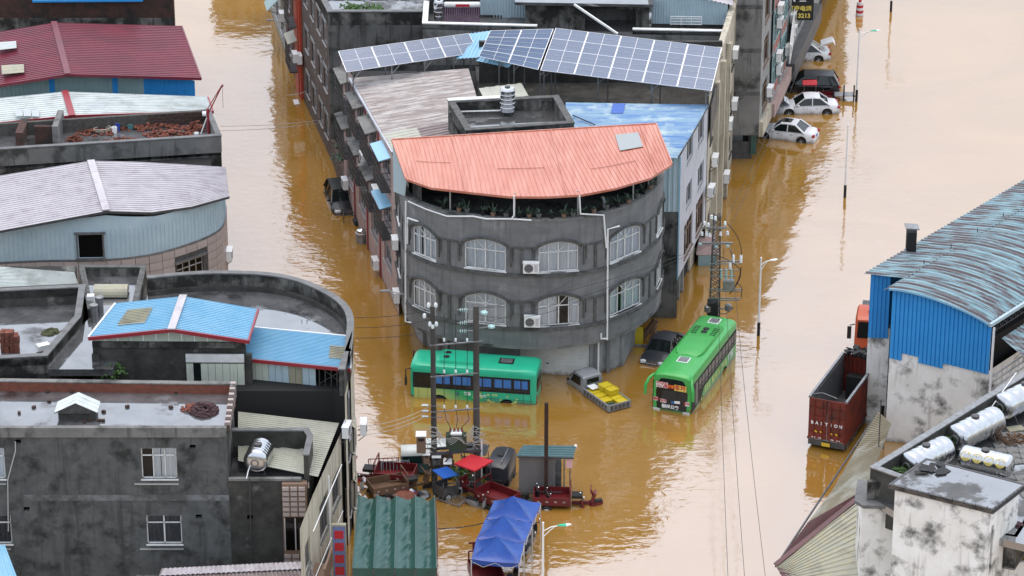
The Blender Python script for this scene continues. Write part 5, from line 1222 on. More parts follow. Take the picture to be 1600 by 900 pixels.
# left bay set back
l0 = n0 + V(-.95, 2.4, -.15); LB = Path([l0.xy, (n0.x + .3, l0.y - .1)])
rows = [[l0 + V(-.45, -.3, .0) + AX * d for d in (0, 30)], [prof_pt(0, 1.35 + d) + V(.1, 0, .02) for d in (0, 30)]]
sheet(h, 'roof', 'shed_roof', rows, 80, .055, 'trap')
wall('wall', 'white_wall', h, LB, -1, 6.2); sheet(h, 'cladding_panel', 'blue_cladding', [[V(l0.x, l0.y - .06, 5.6), V(n0.x + .2, l0.y - .16, 5.6)], [V(l0.x, l0.y - .06, l0.z - .05), V(n0.x + .2, l0.y - .16, l0.z + .1)]], 5, .06)
wall('side_wall', 'white_wall', h, Path([(l0.x + AX.x * 30, l0.y + AX.y * 30), l0.xy]), -1, 6.2)
sheet(h, 'side_cladding', 'blue_cladding', [[V(l0.x, l0.y, 5.6), V(l0.x, l0.y, 5.6) + AX * 30], [V(l0.x, l0.y, l0.z), V(l0.x, l0.y, l0.z) + AX * 30]], 60, .06)
MB(LB.T(.95)).bb((0, -.04, 0.2), (.22, 0, 1.2)).build('narrow_window', 'black', h)
for d in (4, 7, 10, 13, 16, 19): p = prof_pt(0, d) + V(-.3, 0, -.1); MB().bar(p, p + V(0, 0, .35), .05).build('roof_hook', 'steel_dark', h)
t = thing('roof_vent', 'black roof vent pipe with a small cap on the blue shed', 'vent', (23.35, -16.56, 9.85))
MB().bb((-.28, -.28, -.3), (.28, .28, 1.15)).build('shaft', 'black', t, False); m = MB(); m.ext([(-.4, -.4, 1.45), (.4, -.4, 1.38), (.4, .4, 1.38), (-.4, .4, 1.45)], (0, 0, .06)); m.build('cap', 'steel', t, False)
for x in (-.25, .25):
    for y in (-.25, .25): MB().bar((x, y, 1.1), (x, y, 1.42), .04).build('cap_post', 'steel_dark', t, False)
# right flank under the eave
R0 = W1; wall('flank_siding', 'white_wall', h, Path([R0.xy, (R0 + AX * 14).xy]), -1, 5.2)
for k in range(9):
    m = MB(); a = R0 + V(.03, -.02, 0); m.bar(V(a.x, a.y, 1.5 + k * .4), V(a.x, a.y, 1.5 + k * .4) + AX * 14, .06, .05); m.build('siding_board', 'pale_wall', h)
sheet(h, 'lower_awning', 'shed_roof', [[R0 + AX * .8 + V(.2, -.1, 7.0 - R0.z), R0 + AX * 14 + V(.2, -.1, 7.0 - R0.z)], [R0 + AX * .2 + V(2.0, -1.1, 6.2 - R0.z), R0 + AX * 14 + V(2.0, -1.1, 6.2 - R0.z)]], 36, .05)
m = MB()
for k in range(24): a = V(R0.x, R0.y, 7.6) + AX * k * .55; m.bar(a, a + AX * .275 + V(0, 0, .4), .04); m.bar(a + AX * .275 + V(0, 0, .4), a + AX * .55, .04)
m.bar(V(R0.x, R0.y, 7.6), V(R0.x, R0.y, 7.6) + AX * 13, .06); m.bar(V(R0.x, R0.y, 8.0), V(R0.x, R0.y, 8.0) + AX * 13, .06); m.build('eave_truss', 'steel_dark', h)
MB().tube([V(R0.x + .1, R0.y - .2, 8.0), V(R0.x + .1, R0.y - .2, -1)], .07, 8).build('downpipe', 'pvc_white', h)
MB().prism([(W0.x + .5, W0.y + .5), (W1.x - .4, W1.y + .6), ((W1 + AX * 26).x - .4, (W1 + AX * 26).y), ((W0 + AX * 26).x, (W0 + AX * 26).y)], -1, 6.6).build('shade_core', 'interior_shade', h)
# ---------------------------------------------------------------- lean-to roof along the water
h = thing('market_leanto', 'long olive and maroon corrugated lean-to roof sloping to the flood on the right', 'building', (18, -34, 0))
ev = [P(1372, 643, 2.4), P(1300, 768, 2.4), P(1212, 884, 2.4)]; rg = [P(1393, 662, 3.6), P(1362, 745, 4.2), P(1350, 795, 4.4)]
e2 = P(1208, 905, 2.3)
def bilin(a, b, n): return [[a[0].lerp(b[0], k / n), a[1].lerp(b[1], k / n), a[2].lerp(b[2], k / n)] for k in range(n + 1)]
mid = ev[1].lerp(ev[2], .42); mr = rg[1].lerp(rg[2], .35)
sheet(h, 'roof_slope', 'olive_roof', [[ev[0].lerp(rg[0], k / 4), ev[1].lerp(rg[1], k / 4), mid.lerp(mr, k / 4)] for k in range(5)], 46, .05, 'trap')
sheet(h, 'roof_slope', 'maroon_sheet', [[mid.lerp(mr, k / 4), ev[2].lerp(mr + V(0, 0, .02), k / 4)] for k in range(5)], 18, .05, 'trap')
apex = mr + V(.15, -.1, .05); lo = P(1345, 930, 3.0)
sheet(h, 'roof_slope', 'yellow_sheet', [[ev[2].lerp(apex, k / 6), P(1230, 915, 2.2).lerp(V(lo.x, lo.y, lo.z), k / 6)] for k in range(7)], 16, .05, 'trap')
MB().bar(ev[2] + V(0, 0, .06), apex + V(0, 0, .08), .3, .08).build('ridge_cap', 'maroon_sheet', h)
sheet(h, 'roof_slope', 'maroon_sheet', [[ev[2] + V(0, 0, .01), ev[2] + V(.6, -3, -.1)], [ev[2] + V(1.9, -1.2, .05), ev[2] + V(2.4, -3, 0)]], 8, .05, 'trap')
for p in (ev[0], ev[1], mid, ev[2]):
    MB().cyl(V(p.x + .4, p.y, -1), V(p.x + .4, p.y, p.z), .06, 8).build('post', 'steel', h)
MB().bar(ev[0] - V(0, 0, .05), ev[2] - V(0, 0, .05), .08, .1).build('eave_beam', 'steel_dark', h)
t = thing('antenna_pole', 'thin antenna pole rising from the olive lean-to roof', 'pole', P(1372, 715, 3)); MB().cyl((0, 0, 0), (0, 0, 3.6), .03, 6).build('mast', 'steel_dark', t, False); MB().bar((-.2, 0, 3.5), (.2, 0, 3.5), .03).build('crossbar', 'steel_dark', t, False)
# ---------------------------------------------------------------- white house with steel tanks
h = thing('tank_roof_house', 'mouldy white house with steel water tanks on its tiled roof terrace', 'building', (23, -42, 0))
zp = 9.3
pl0, pl1 = P(1360, 731, zp), P(1602, 581, zp); pv = (pl1 - pl0).normalized(); far = pl1 + pv * 8
parapet(h, [far.xy, pl0.xy, P(1408, 748, zp).xy], 6.2, zp, .3, 'concrete_black', 'steel', name='parapet')
fl = [pl0, far, far + V(6, -8, 0), V(28, -50, 0), P(1408, 760, zp)]
slab(h, 'terrace_floor', 'roof_damp', fl, zp - 2.0, zp - 1.6); zt = zp - 1.6
src = None; random.seed(5)
for i in range(18):
    for j in range(12):
        if random.random() < .12: continue
        c = P(1560, 700, zt) + V(-2.4 + i * .62, 1.5 - j * .62, .02)
        c = V(c.x, c.y, zt + .02)
        if (c - pl0).cross(pv).z < 1.6: continue
        if src is None: src = MB().box((0, 0, 0), (.58, .58, .05)).build('paving_tile', 'concrete_grey', h, False); src.location = c - WL[h.name]; src.rotation_euler = (0, 0, .2)
        else: part_copy(src, h, c, (0, 0, .2))
# street wall under the parapet
wall('side_wall', 'concrete_mould', h, Path([far.xy, pl0.xy]), -1, 6.3)
c0, c1, c2 = P(1348, 778, 7.9), P(1402, 778, 7.9), P(1400, 770, zp)
wall('wall', 'white_wall', h, Path([(c0.x + .1, c0.y + 3), (c0.x, c0.y), (c1.x + .2, c1.y - .1)]), -1, 7.5)
slab(h, 'cornice', 'coping', [(c0.x - .4, c0.y + .2), (c0.x + .0, c0.y - .4), (c1.x + .3, c1.y - .5), (c1.x + .3, c1.y + 1.5), (c0.x, c0.y + 2.5)], 7.5, 7.68)
MB().bb((c0.x + .25, c0.y + .2, 7.7), (c1.x + .3, c0.y + .5, 8.7)).build('low_parapet', 'concrete_mould', h)
# tower with slab roof
zs = 10.0
s = [P(1388, 757, zs), P(1447, 716, zs), P(1604, 757, zs), P(1552, 797, zs)]
slab(h, 'tower_roof', 'roof_damp', s, zs - .18, zs)
parapet(h, [s[0].xy, s[3].xy, s[2].xy, s[1].xy], zs - .24, zs + .02, .12, 'steel_dark', None, True, 'roof_edge')
ins = lambda p, k: (p.x + (sum(q.x for q in s) / 4 - p.x) * k, p.y + (sum(q.y for q in s) / 4 - p.y) * k)
TW = Path([ins(s[1], .1), ins(s[0], .1), ins(s[3], .1), ins(s[2], .1)])
wall('tower_wall', 'white_wall', h, TW, -1, zs - .2, [(TW.l[2] + .35, TW.l[2] + .6, 6, 8.8)], .2)
MB().prism([ins(q, .3) for q in s], -1, zs - .3).build('shade_core', 'interior_shade', h)
m = MB()
for k in range(9):
    for a, b in ((s[0], s[3]), (s[3], s[2])): q = a.lerp(b, (k + .5) / 9); m.bar(q, q + V(0, 0, .14), .03)
m.build('roof_pins', 'steel_dark', h)['kind'] = 'stuff'
# balcony at the right edge
k0 = P(1537, 822, 8.0); bp = [(k0.x, k0.y), (k0.x + 1.6, k0.y - .6), (k0.x + 2.6, k0.y + 1.6)]
strip(MB(), bp, 5.9, 7.7, .2).build('balcony_wall', 'concrete_mould', h); slab(h, 'balcony_floor', 'concrete_grey', bp + [(k0.x + 1, k0.y + 2.5), (k0.x - .3, k0.y + 1.5)], 5.8, 6.0)
MB().bb((k0.x + .1, k0.y + .3, 3), (k0.x + 3, k0.y + .5, 5.8)).build('lower_wall', 'white_wall', h)
pile('rubbish_heap', 'dark rubbish heaped on the balcony at the right edge', V(k0.x + 1.8, k0.y + .6, 7.2), .7, .6, 120, 'heap_brown', .7, (.25, .2, .12), 'heap')
t = MB()
for k in range(9): t.box((random.uniform(-.7, .7), random.uniform(-.5, .5), .06 + random.uniform(0, .05)), (random.uniform(.3, .8), random.uniform(.3, .6), .02), random.random() * 3, random.uniform(-.2, .2), random.uniform(-.2, .2))
o = t.build('plastic_sheet', 'black'); o.location = P(1452, 734, zs); tag(o, 'crumpled black plastic sheet on the flat tower roof', 'sheet')
# steel tanks
def tk(label, x0, y0, x1, y1, r, zc): return lying_tank(label, P(x0, y0, zc), P(x1, y1, zc), r)
tk('lying steel tank nearest the white tower roof', 1418, 729, 1478, 700, .72, zt + 1.05)
tk('lying steel tank in the middle of the row', 1493, 686, 1556, 654, .74, zt + 1.05)
tk('lying steel tank at the right edge of the photo', 1564, 637, 1640, 600, .74, zt + 1.05)
t = tk('steel tank with four round yellow marks lying beside the tower roof', 1503, 712, 1580, 729, .6, zt + .95)
mat('mark_yellow', (.62, .5, .14), r=.5)
L_ = (P(1580, 729, zt + .95) - P(1503, 712, zt + .95)).length
for k, ch_ in enumerate('清华水箱'):
    x = -L_ / 2 + L_ * (k + .6) / 4.3; ms = MB(); nn = 12
    ring = []
    for i in range(nn):
        a = 2 * math.pi * i / nn; lx = .27 * math.cos(a); ar = .55 + .27 * math.sin(a) / .6; ring.append((x + lx, -.612 * math.cos(ar), .9 + .612 * math.sin(ar)))
    ms.poly(*ring); o = ms.build('round_mark', 'mark_yellow', t, False)
    text(ch_, 'sign_white', t, Matrix.Translation((x, -.63 * math.cos(.55), .9 + .63 * math.sin(.55))) @ Matrix.Rotation(R(58), 4, 'X'), .32)
pl = thing('terrace_creeper', 'green creeper growing along the inside of the black parapet', 'plant', P(1450, 700, zt)); m = MB()
for x, y in ((1441, 704), (1456, 696), (1463, 690), (1480, 684), (1552, 628), (1545, 640), (1405, 735)):
    q = P(x, y + 6, zt + .8) - P(1450, 700, zt); bush(m, (q.x, q.y, .8), .5, 70, .15, .8)
m.build('leaves', 'foliage', pl, False); m = MB(); m.tube([(-1.2, -2.6, .3), (-.2, -1.9, .8), (.8, -1.1, .8), (3.2, 1.1, .8)], .03, 5); m.build('stem', 'wood', pl, False)
pile('branch_heap', 'reddish brown heap of branches on the tiled terrace', P(1590, 688, zt), 1.3, .5, 70, 'wood', .4, (.7, .04, .04), 'heap')
o = MB().box((0, 0, .05), (.9, .6, .05), .3).build('plywood_board', 'yellow_sheet'); o.location = P(1587, 671, zt); tag(o, 'pale plywood board lying on the terrace tiles', 'board')
MB().tube([P(1532, 660, zt + .6), P(1588, 582, zp + .8)], .03, 6).build('stay_pipe', 'pvc_white', h)
# ================================================================ VEHICLES
def paint(name, c, r=.35, ior=1.45, **k): return mat(name, c, tuple(x * .86 for x in c), s=1.2, r=r, ior=ior, coat=.12, **k)
paint('car_white', (.72, .73, .74)); paint('car_black', (.012, .013, .016)); paint('car_charcoal', (.03, .034, .042)); paint('car_silver', (.26, .27, .28)); paint('bus_teal', (.02, .46, .26)); paint('bus_green', (.055, .4, .085)); paint('truck_orange', (.5, .085, .03)); paint('crate_yellow', (.62, .48, .02), r=.5)
mat('lamp_red', (.35, .015, .02), r=.15); mat('lamp_clear', (.6, .62, .64), r=.12); mat('plate_blue', (.03, .09, .35), r=.4); mat('plate_yellow', (.7, .45, .03), r=.4); mat('chrome', (.7, .7, .7), r=.15, metal=1)
def wheel(parent, x, y, r=.32, w=.2):
    s = 1 if y > 0 else -1
    t = MB().lathe([(r * .55, -w / 2), (r * .93, -w / 2), (r, -w * .3), (r, w * .3), (r * .93, w / 2), (r * .55, w / 2)], (x, y, r), 22, 'Y').build('wheel', 'rubber', parent, False, 35)
    m = MB(); m.lathe([(r * .62, -.03), (r * .6, .01), (r * .2, .02), (.03, .03)], (x, y + s * w * .36, r), 18, 'Y')
    for k in range(5): a = k * 1.2566; m.bar((x, y + s * (w * .42), r), (x + math.cos(a) * r * .55, y + s * (w * .46), r + math.sin(a) * r * .55), .06, .03)
    m.build('rim', 'alu', t, False, 35)
def car(name, label, cat, loc, head, paintm, L=4.5, Wd=1.76, H=1.45, kind='sedan', depth=.4, roll=0, pitch=0, boot_open=False, group=None, bonnet_open=False):
    o = thing(name, label, cat, (loc[0], loc[1], -depth), head, group); o.rotation_euler = (roll, pitch, head); hw = Wd / 2; wr = .33 if kind != 'suv' else .38; fx, rx = L / 2 - .88, -L / 2 + .92
    suv = kind == 'suv'; belt = .92 if not suv else 1.08; hood = .84 if not suv else 1.02; deck = {'sedan': .98, 'hatch': 1.0, 'suv': 1.1}[kind]
    xs = sorted(set([-L / 2, -L / 2 + .06, -L / 2 + .25] + [rx + wr * 1.22 * math.cos(a) for a in [math.pi * k / 8 for k in range(9)]] + [fx + wr * 1.22 * math.cos(a) for a in [math.pi * k / 8 for k in range(9)]] + [-.3, .1, .5, L / 2 - .3, L / 2 - .12, L / 2 - .03, L / 2]))
    def zb(x):
        z = .2
        for c in (fx, rx):
            q = (wr * 1.22) ** 2 - (x - c) ** 2
            if q > 0: z = max(z, wr + math.sqrt(q))
        return z
    def ztop(x):
        t = (x + L / 2) / L
        pts = [(0, .62), (.02, deck - .06), (.06, deck), (.2, deck), (.5, belt + .02), (.7, belt), (.78, hood + .04), (.92, hood - .1), (.97, hood - .2), (1, .5)]
        for (a, za), (b, zb_) in zip(pts, pts[1:]):
            if a <= t <= b: return za + (zb_ - za) * (t - a) / (b - a)
        return .5
    def hwid(x):
        t = abs(x) / (L / 2); return hw * (1 - .16 * max(0, (t - .72) / .28) ** 2)
    rings = []
    for x in xs:
        w, zt_, z0 = hwid(x), ztop(x), zb(x); z0 = min(z0, zt_ - .1); zm = z0 + (zt_ - z0) * .45
        half = [(w * .93, z0), (w, z0 + .06 if z0 + .06 < zm else zm), (w * 1.0, zm), (w * .97, zt_ - .12 if zt_ - .12 > zm else zm), (w * .86, zt_ - .01), (w * .45, zt_ + .03)]
        rings.append([(x, y, z) for y, z in half] + [(x, -y, z) for y, z in half[::-1]])
    MB().loft(rings).build('body', paintm, o, False, 38)
    # greenhouse
    zr = H - .02
    if kind == 'sedan': X = (-L / 2 + .72, -L / 2 + 1.45, .25, L / 2 - 1.28)
    elif kind == 'hatch': X = (-L / 2 + .15, -L / 2 + .75, .3, L / 2 - 1.2)
    else: X = (-L / 2 + .1, -L / 2 + .5, .2, L / 2 - 1.3)
    wb, wt = hw * .9, hw * .7
    def sec(x, z, w): return [(x, w, z), (x, w * .5, z + (.015 if z > 1.2 else 0)), (x, -w * .5, z + (.015 if z > 1.2 else 0)), (x, -w, z)]
    b = [V(X[0], wb, ztop(X[0]) - .02), V(X[3], wb, ztop(X[3]) - .02)]; tpt = [V(X[1], wt, zr), V(X[2], wt, zr)]
    def mir(v): return V(v.x, -v.y, v.z)
    g = MB(); bl, br_, tl, trr = b[0], b[1], tpt[0], tpt[1]; mb_ = [bl.lerp(br_, k / 6) for k in range(7)]; mt_ = [tl.lerp(trr, k / 6) for k in range(7)]
    for k, p in enumerate(mb_): p.z = ztop(p.x) - .02
    for s in (0, 1):
        f_ = (lambda v: v) if not s else mir
        for k in range(6): g.poly(f_(mb_[k]), f_(mb_[k + 1]), f_(mt_[k + 1]), f_(mt_[k]))
    g.poly(bl, tl, mir(tl), mir(bl)); g.poly(br_, mir(br_), mir(trr), trr); g.build('glass', 'glass_car', o, False)
    n_ = 8; rr = []
    for k in range(n_ + 1):
        t = k / n_; x = tl.x - .04 + (trr.x - tl.x + .08) * t; z = zr + .045 * math.sin(math.pi * t) - .02; rr.append([(x, wt + .035, z - .05), (x, wt + .01, z + .005), (x, wt * .5, z + .035), (x, -wt * .5, z + .035), (x, -wt - .01, z + .005), (x, -wt - .035, z - .05)])
    MB().loft(rr).build('roof', paintm, o, False, 50)
    p = MB()
    for f_ in ((lambda v: v), mir):
        p.bar(f_(br_ + V(.03, .02, 0)), f_(trr + V(0, .02, .0)), .07, .06); p.bar(f_(bl + V(-.02, .02, 0)), f_(tl + V(0, .02, 0)), .16 if kind == 'sedan' else .1, .06)
        m1, m2 = mb_[3].copy(), mt_[3].copy(); p.bar(f_(m1 + V(0, .015, 0)), f_(m2 + V(0, .02, 0)), .07, .04); p.bar(f_(mb_[0] + V(0, .02, .01)), f_(mb_[6] + V(0, .02, .01)), .03, .03)
        if suv: m1, m2 = mb_[1].copy(), mt_[1].copy(); p.bar(f_(m1 + V(0, .015, 0)), f_(m2 + V(0, .02, 0)), .1, .04)
    p.build('pillars', paintm, o, False)
    for s in (1, -1):
        for c in (fx, rx): wheel(o, c, s * (hw - .12), wr)
        q = MB(); q.blob((X[3] - .25, s * (hw + .1), belt + .1), .12, 8, 0, .7); q.bar((X[3] - .22, s * (hw - .08), belt + .05), (X[3] - .22, s * (hw + .06), belt + .07), .05); q.build('mirror', paintm, o, False, 60)
        MB().box((L / 2 - .2, s * hw * .66, hood - .17), (.3, .34, .12), -s * .35).build('headlight', 'lamp_clear', o, False)
        MB().box((-L / 2 + .1, s * hw * .72, deck - .18), (.22, .3, .15), s * .35).build('tail_light', 'lamp_red', o, False)
        for xx in (.35, -.62): MB().box((xx, s * (hw - .005), belt - .14), (.2, .03, .035)).build('door_handle', 'chrome' if kind != 'suv' else paintm, o, False)
        q = MB()
        for xx in (1.02, .1, -.9): q.bar((xx, s * (hw + .002), .3), (xx, s * (hw - .02), belt - .06), .012)
        q.build('door_seam', 'black', o, False)
    MB().box((L / 2 - .01, 0, .45), (.03, .44, .14)).build('number_plate', 'plate_blue', o, False); MB().box((-L / 2 + .0, 0, .68), (.03, .44, .14)).build('number_plate', 'plate_blue', o, False)
    q = MB(); q.bar((L / 2 - .05, -.4, hood - .24), (L / 2 - .05, .4, hood - .24), .05, .1); q.build('grille', 'black', o, False); MB().bar((L / 2 - .02, -.35, hood - .2), (L / 2 - .02, .35, hood - .2), .03).build('grille_bar', 'chrome', o, False)
    if boot_open:
        MB().ext([(-L / 2 + .75, -.6, 1.4), (-L / 2 + .75, .6, 1.4), (-L / 2 - .15, .6, 1.72), (-L / 2 - .15, -.6, 1.72)], (0, 0, .08)).build('boot_lid', paintm, o, False); MB().ext([(-L / 2 - .15, -.6, 1.72), (-L / 2 - .15, .6, 1.72), (-L / 2 - .3, .55, 1.45), (-L / 2 - .3, -.55, 1.45)], (-.05, 0, 0)).build('boot_lip', paintm, o, False)
    if bonnet_open:
        MB().ext([(L / 2 - .95, -.7, 1.0), (L / 2 - .95, .7, 1.0), (L / 2 - .6, .65, 1.25), (L / 2 - .6, -.65, 1.25)], (.05, 0, .03)).build('buckled_bonnet', paintm, o, False)
    return o
def on(x, y, dx=0, dy=0): p = P(x, y, 0); return (p.x + dx, p.y + dy)
car('parked_car', 'white sedan with sunroof nearest the hotel, front wheel torn', 'car', on(1229, 217, .0, .5), R(160), 'car_white', 4.55, 1.78, 1.5, depth=.27)
car('parked_car', 'white sedan with damaged bonnet, second from the hotel corner', 'car', on(1262, 176, 0, .5), R(181), 'car_white', 4.6, 1.78, 1.5, depth=.3, bonnet_open=True)
car('parked_car', 'white car with its boot lid standing open, farthest of the white cars', 'car', on(1252, 93, 0, .6), R(178), 'car_white', 4.5, 1.76, 1.52, depth=.3, boot_open=True)
car('parked_suv', 'large black SUV parked behind the red tricycle', 'car', on(1262, 146, 0, .9), R(176), 'car_black', 4.9, 1.95, 1.75, 'suv', depth=.4)
car('parked_car', 'dark grey sedan half under water beside the corner building', 'car', on(1031, 553, .2, .35), R(249), 'car_charcoal', 4.5, 1.76, 1.46, depth=.5)
car('parked_suv', 'black SUV stranded at the foot of the pink house', 'car', on(533, 324, .0, .9), R(-78), 'car_black', 4.7, 1.9, 1.7, 'suv', depth=.6)
# sunroof on the first car
o = [c for c in bpy.data.objects if c.name == 'parked_car'][0]; MB().box((-.1, 0, 1.53), (.7, .8, .02)).build('sunroof', 'glass_car', o, False)
# ---------------------------------------------------------------- buses
def bus(label, loc, head, L, Wd, H, paintm, depth, front_wheel, rear_wheel):
    o = thing('bus', label, 'bus', (loc[0], loc[1], -depth), head); hw = Wd / 2; wr = .46
    xs = sorted(set([-L / 2, -L / 2 + .08, -L / 2 + .3, -1, 0, 1, L / 2 - .6, L / 2 - .25, L / 2 - .1, L / 2] + [c + wr * 1.2 * math.cos(math.pi * k / 8) for c in (front_wheel, rear_wheel) for k in range(9)]))
    rings = []
    for x in xs:
        z0 = .3
        for c in (front_wheel, rear_wheel):
            q = (wr * 1.2) ** 2 - (x - c) ** 2
            if q > 0: z0 = max(z0, wr + math.sqrt(q))
        e = 1.0; tz = 0; t = (abs(x) - (L / 2 - .3)) / .3
        if t > 0: e = 1 - .07 * t * t; tz = .12 * t * t
        half = [(hw * e * .97, z0), (hw * e, max(z0, .5)), (hw * e, 1.3), (hw * e, H - .42), (hw * e * .985, H - .27 - tz * .5), (hw * e * .93, H - .12 - tz), (hw * e * .8, H - .03 - tz), (hw * e * .4, H + .02 - tz)]
        rings.append([(x, y, z) for y, z in half] + [(x, -y, z) for y, z in half[::-1]])
    MB().loft(rings).build('body', paintm, o, False, 34)
    for s in (1, -1):
        for c in (front_wheel, rear_wheel): wheel(o, c, s * (hw - .17), wr, .28)
    return o
def side_glass(o, L, hw, H, spans, s, z0, z1, cur=None, m='glass_car'):
    for (a, b) in spans:
        g = MB().bb((a, s * (hw - .01), z0), (b, s * (hw + .018), z1)).build('window', m, o, False)
        f = MB()
        for z in (z0 + .02, z0 + (z1 - z0) * .28, z1 - .02): f.bar((a, s * (hw + .02), z), (b, s * (hw + .02), z), .03)
        f.bar(((a + b) / 2, s * (hw + .02), z0), ((a + b) / 2, s * (hw + .02), z1), .03); f.build('window_frame', 'black', g, False)
        if cur:
            for (c0, c1) in ((a + .05, (a + b) / 2 - .04), ((a + b) / 2 + .04, b - .05)): MB().bb((c0, s * (hw + .012), z0 + (z1 - z0) * .3), (c1, s * (hw + .021), z1 - .05)).build('curtain', cur, g, False)
def windshield(o, L, hw, z0, z1, m='glass_car', name='windscreen', end=1):
    mb = MB(); cols = []
    for k in range(9):
        y = -hw * .95 + 2 * hw * .95 * k / 8; t = abs(y) / hw; x = end * (L / 2 + .05 - .14 * t ** 4); cols.append([(x, y, z0), (x + end * .02, y, (z0 + z1) / 2), (x - end * .03, y, z1 - .2), (x - end * .12, y, z1)])
    return mb.loft(cols, cap=False, close=False).build(name, m, o, False, 60)
def leaf(mb, x, z, r, y, a0=0, n=5):
    pts = []
    for k in range(2 * n): a = a0 + math.pi * k / n; q = r * (1 if k % 2 == 0 else .38); pts.append((x + q * math.cos(a), y, z + q * math.sin(a)))
    c = (x, y, z); mb.add([c] + pts, [(0, i + 1, (i + 1) % (2 * n) + 1) for i in range(2 * n)])
L1, W1_, H1 = 7.6, 2.35, 2.95
p = P(744, 627, 0); b1 = bus('teal green bus with blue curtains standing before the corner building', (p.x, p.y + 1.2), R(171), L1, W1_, H1, 'bus_teal', .75, L1 / 2 - 1.75, -L1 / 2 + 1.75); hw = W1_ / 2
for s in (1, -1):
    MB().bb((-L1 / 2 + .35, s * (hw - .02), 1.42), (L1 / 2 - .15, s * (hw + .008), 2.42)).build('window_band', 'black', b1, False)
    side_glass(b1, L1, hw, H1, [(L1 / 2 - 1.35, L1 / 2 - .3)], s, 1.5, 2.35, None, 'glass_car')
    side_glass(b1, L1, hw, H1, [(1.35, 2.3), (-1.15, .0), (-2.35, -1.25), (-3.35, -2.45), (.1, 1.25)], s, 1.5, 2.35, 'curtain_blue')
t = mat('bus_livery', (.42, .5, .12)); nt_ = t.node_tree; q = nt_.nodes.new('ShaderNodeTexCoord'); sx = nt_.nodes.new('ShaderNodeSeparateXYZ'); mr_ = nt_.nodes.new('ShaderNodeMapRange'); cmx = nt_.nodes.new('ShaderNodeMix'); cmx.data_type = 'RGBA'
ad = nt_.nodes.new('ShaderNodeMath'); ad.operation = 'MULTIPLY_ADD'; ad.inputs[1].default_value = -1.6
nt_.links.new(q.outputs['Object'], sx.inputs[0]); nt_.links.new(sx.outputs['Z'], ad.inputs[0]); nt_.links.new(sx.outputs['X'], ad.inputs[2]); nt_.links.new(ad.outputs[0], mr_.inputs[0]); mr_.inputs[1].default_value = -1.2; mr_.inputs[2].default_value = .6
cmx.inputs[6].default_value = (.015, .36, .13, 1); cmx.inputs[7].default_value = (.45, .52, .16, 1); nt_.links.new(mr_.outputs[0], cmx.inputs[0]); nt_.links.new(cmx.outputs[2], nt_.nodes['Principled BSDF'].inputs['Base Color'])
for s in (1, -1):
    pts = [(L1 / 2 - .22, .35)] + [(L1 / 2 - 1.75 + .57 * math.cos(a), max(.35, .46 + .57 * math.sin(a))) for a in [math.pi * k / 8 for k in range(9)]] + [(-.6, .35), (-.6, 1.4), (L1 / 2 - .22, 1.4)]
    m = MB(); m.poly(*[(x, s * (hw + .007), z) for x, z in (pts if s < 0 else pts[::-1])]); m.build('livery_panel', 'bus_livery', b1, False)
    m = MB(); random.seed(3)
    for k in range(17): leaf(m, random.uniform(-3.5, .1), random.uniform(.75, 1.3), random.uniform(.07, .14), s * (hw + .014), random.random() * 3)
    m.build('leaf_decals', 'bus_livery', b1, False)
    m = MB(); leaf(m, .95, 1.15, .22, s * (hw + .013), 0, 9); m.build('round_emblem', 'teal_plastic', b1, False)
mat('decal_white', (.8, .8, .8), r=.4); mat('decal_leaf', (.5, .6, .2), r=.4)
for o_ in b1.children:
    if o_.name.startswith('leaf_decals'): o_.data.materials[0] = MT['decal_leaf']
TL = Matrix.Rotation(R(180), 4, 'Z') @ Matrix.Rotation(R(90), 4, 'X')   # faces +Y
text('横州', 'decal_white', b1, Matrix.Translation((.35, hw + .016, 1.2)) @ TL, .22, bold=.008); text('新能源公交', 'decal_white', b1, Matrix.Translation((-.4, hw + .016, 1.12)) @ TL, .16, bold=.005)
windshield(b1, L1, hw, 1.2, 2.75); windshield(b1, L1, hw, 1.45, 2.5, name='rear_window', end=-1)
m = MB(); rg_ = []
for x, w, hh in ((-.1, .7, .02), (.0, .85, .14), (2.0, .85, .16), (2.3, .75, .1), (2.4, .6, .02)): rg_.append([(x, w, H1 - .02), (x, w * .93, H1 + hh), (x, 0, H1 + hh + .03), (x, -w * .93, H1 + hh), (x, -w, H1 - .02)])
m.loft(rg_); m.build('roof_unit', 'bus_teal', b1, False, 40)
for x, y in ((1.75, -.35), (1.75, .25)): MB().lathe([(.2, 0), (.2, .02), (.1, .03)], (x, y, H1 + .17), 14).build('roof_fan', 'black', b1, False)
MB().box((-1.85, 0, H1 + .02), (.9, .75, .06)).build('roof_hatch', 'black', b1, False); MB().box((-1.85, 0, H1 + .055), (.7, .55, .03)).build('hatch_lid', 'steel', b1, False)
for s in (1, -1):
    MB().box((-L1 / 2 - .01, s * .95, 1.0), (.05, .16, .6)).build('tail_light', 'lamp_red', b1, False)
    q = MB(); q.tube([(L1 / 2 - .05, s * (hw - .1), 2.6), (L1 / 2 + .25, s * (hw + .1), 2.62), (L1 / 2 + .28, s * (hw + .12), 1.7)], .04, 6); q.bb((L1 / 2 + .2, s * (hw + .03), 1.6), (L1 / 2 + .3, s * (hw + .25), 2.1)); q.build('mirror', 'black', b1, False)
m = MB()
for s in (1, -1):
    for x in (3.3, 2.75, .9, -.1, -1.1, -3.05, -3.5): m.bar((x, s * (W1_ / 2 + .01), .5), (x, s * (W1_ / 2 + .01), 1.38), .014)
    m.bar((-3.6, s * (W1_ / 2 + .008), 1.0), (-.7, s * (W1_ / 2 + .008), 1.0), .012)
m.build('panel_seams', 'black', b1, False)
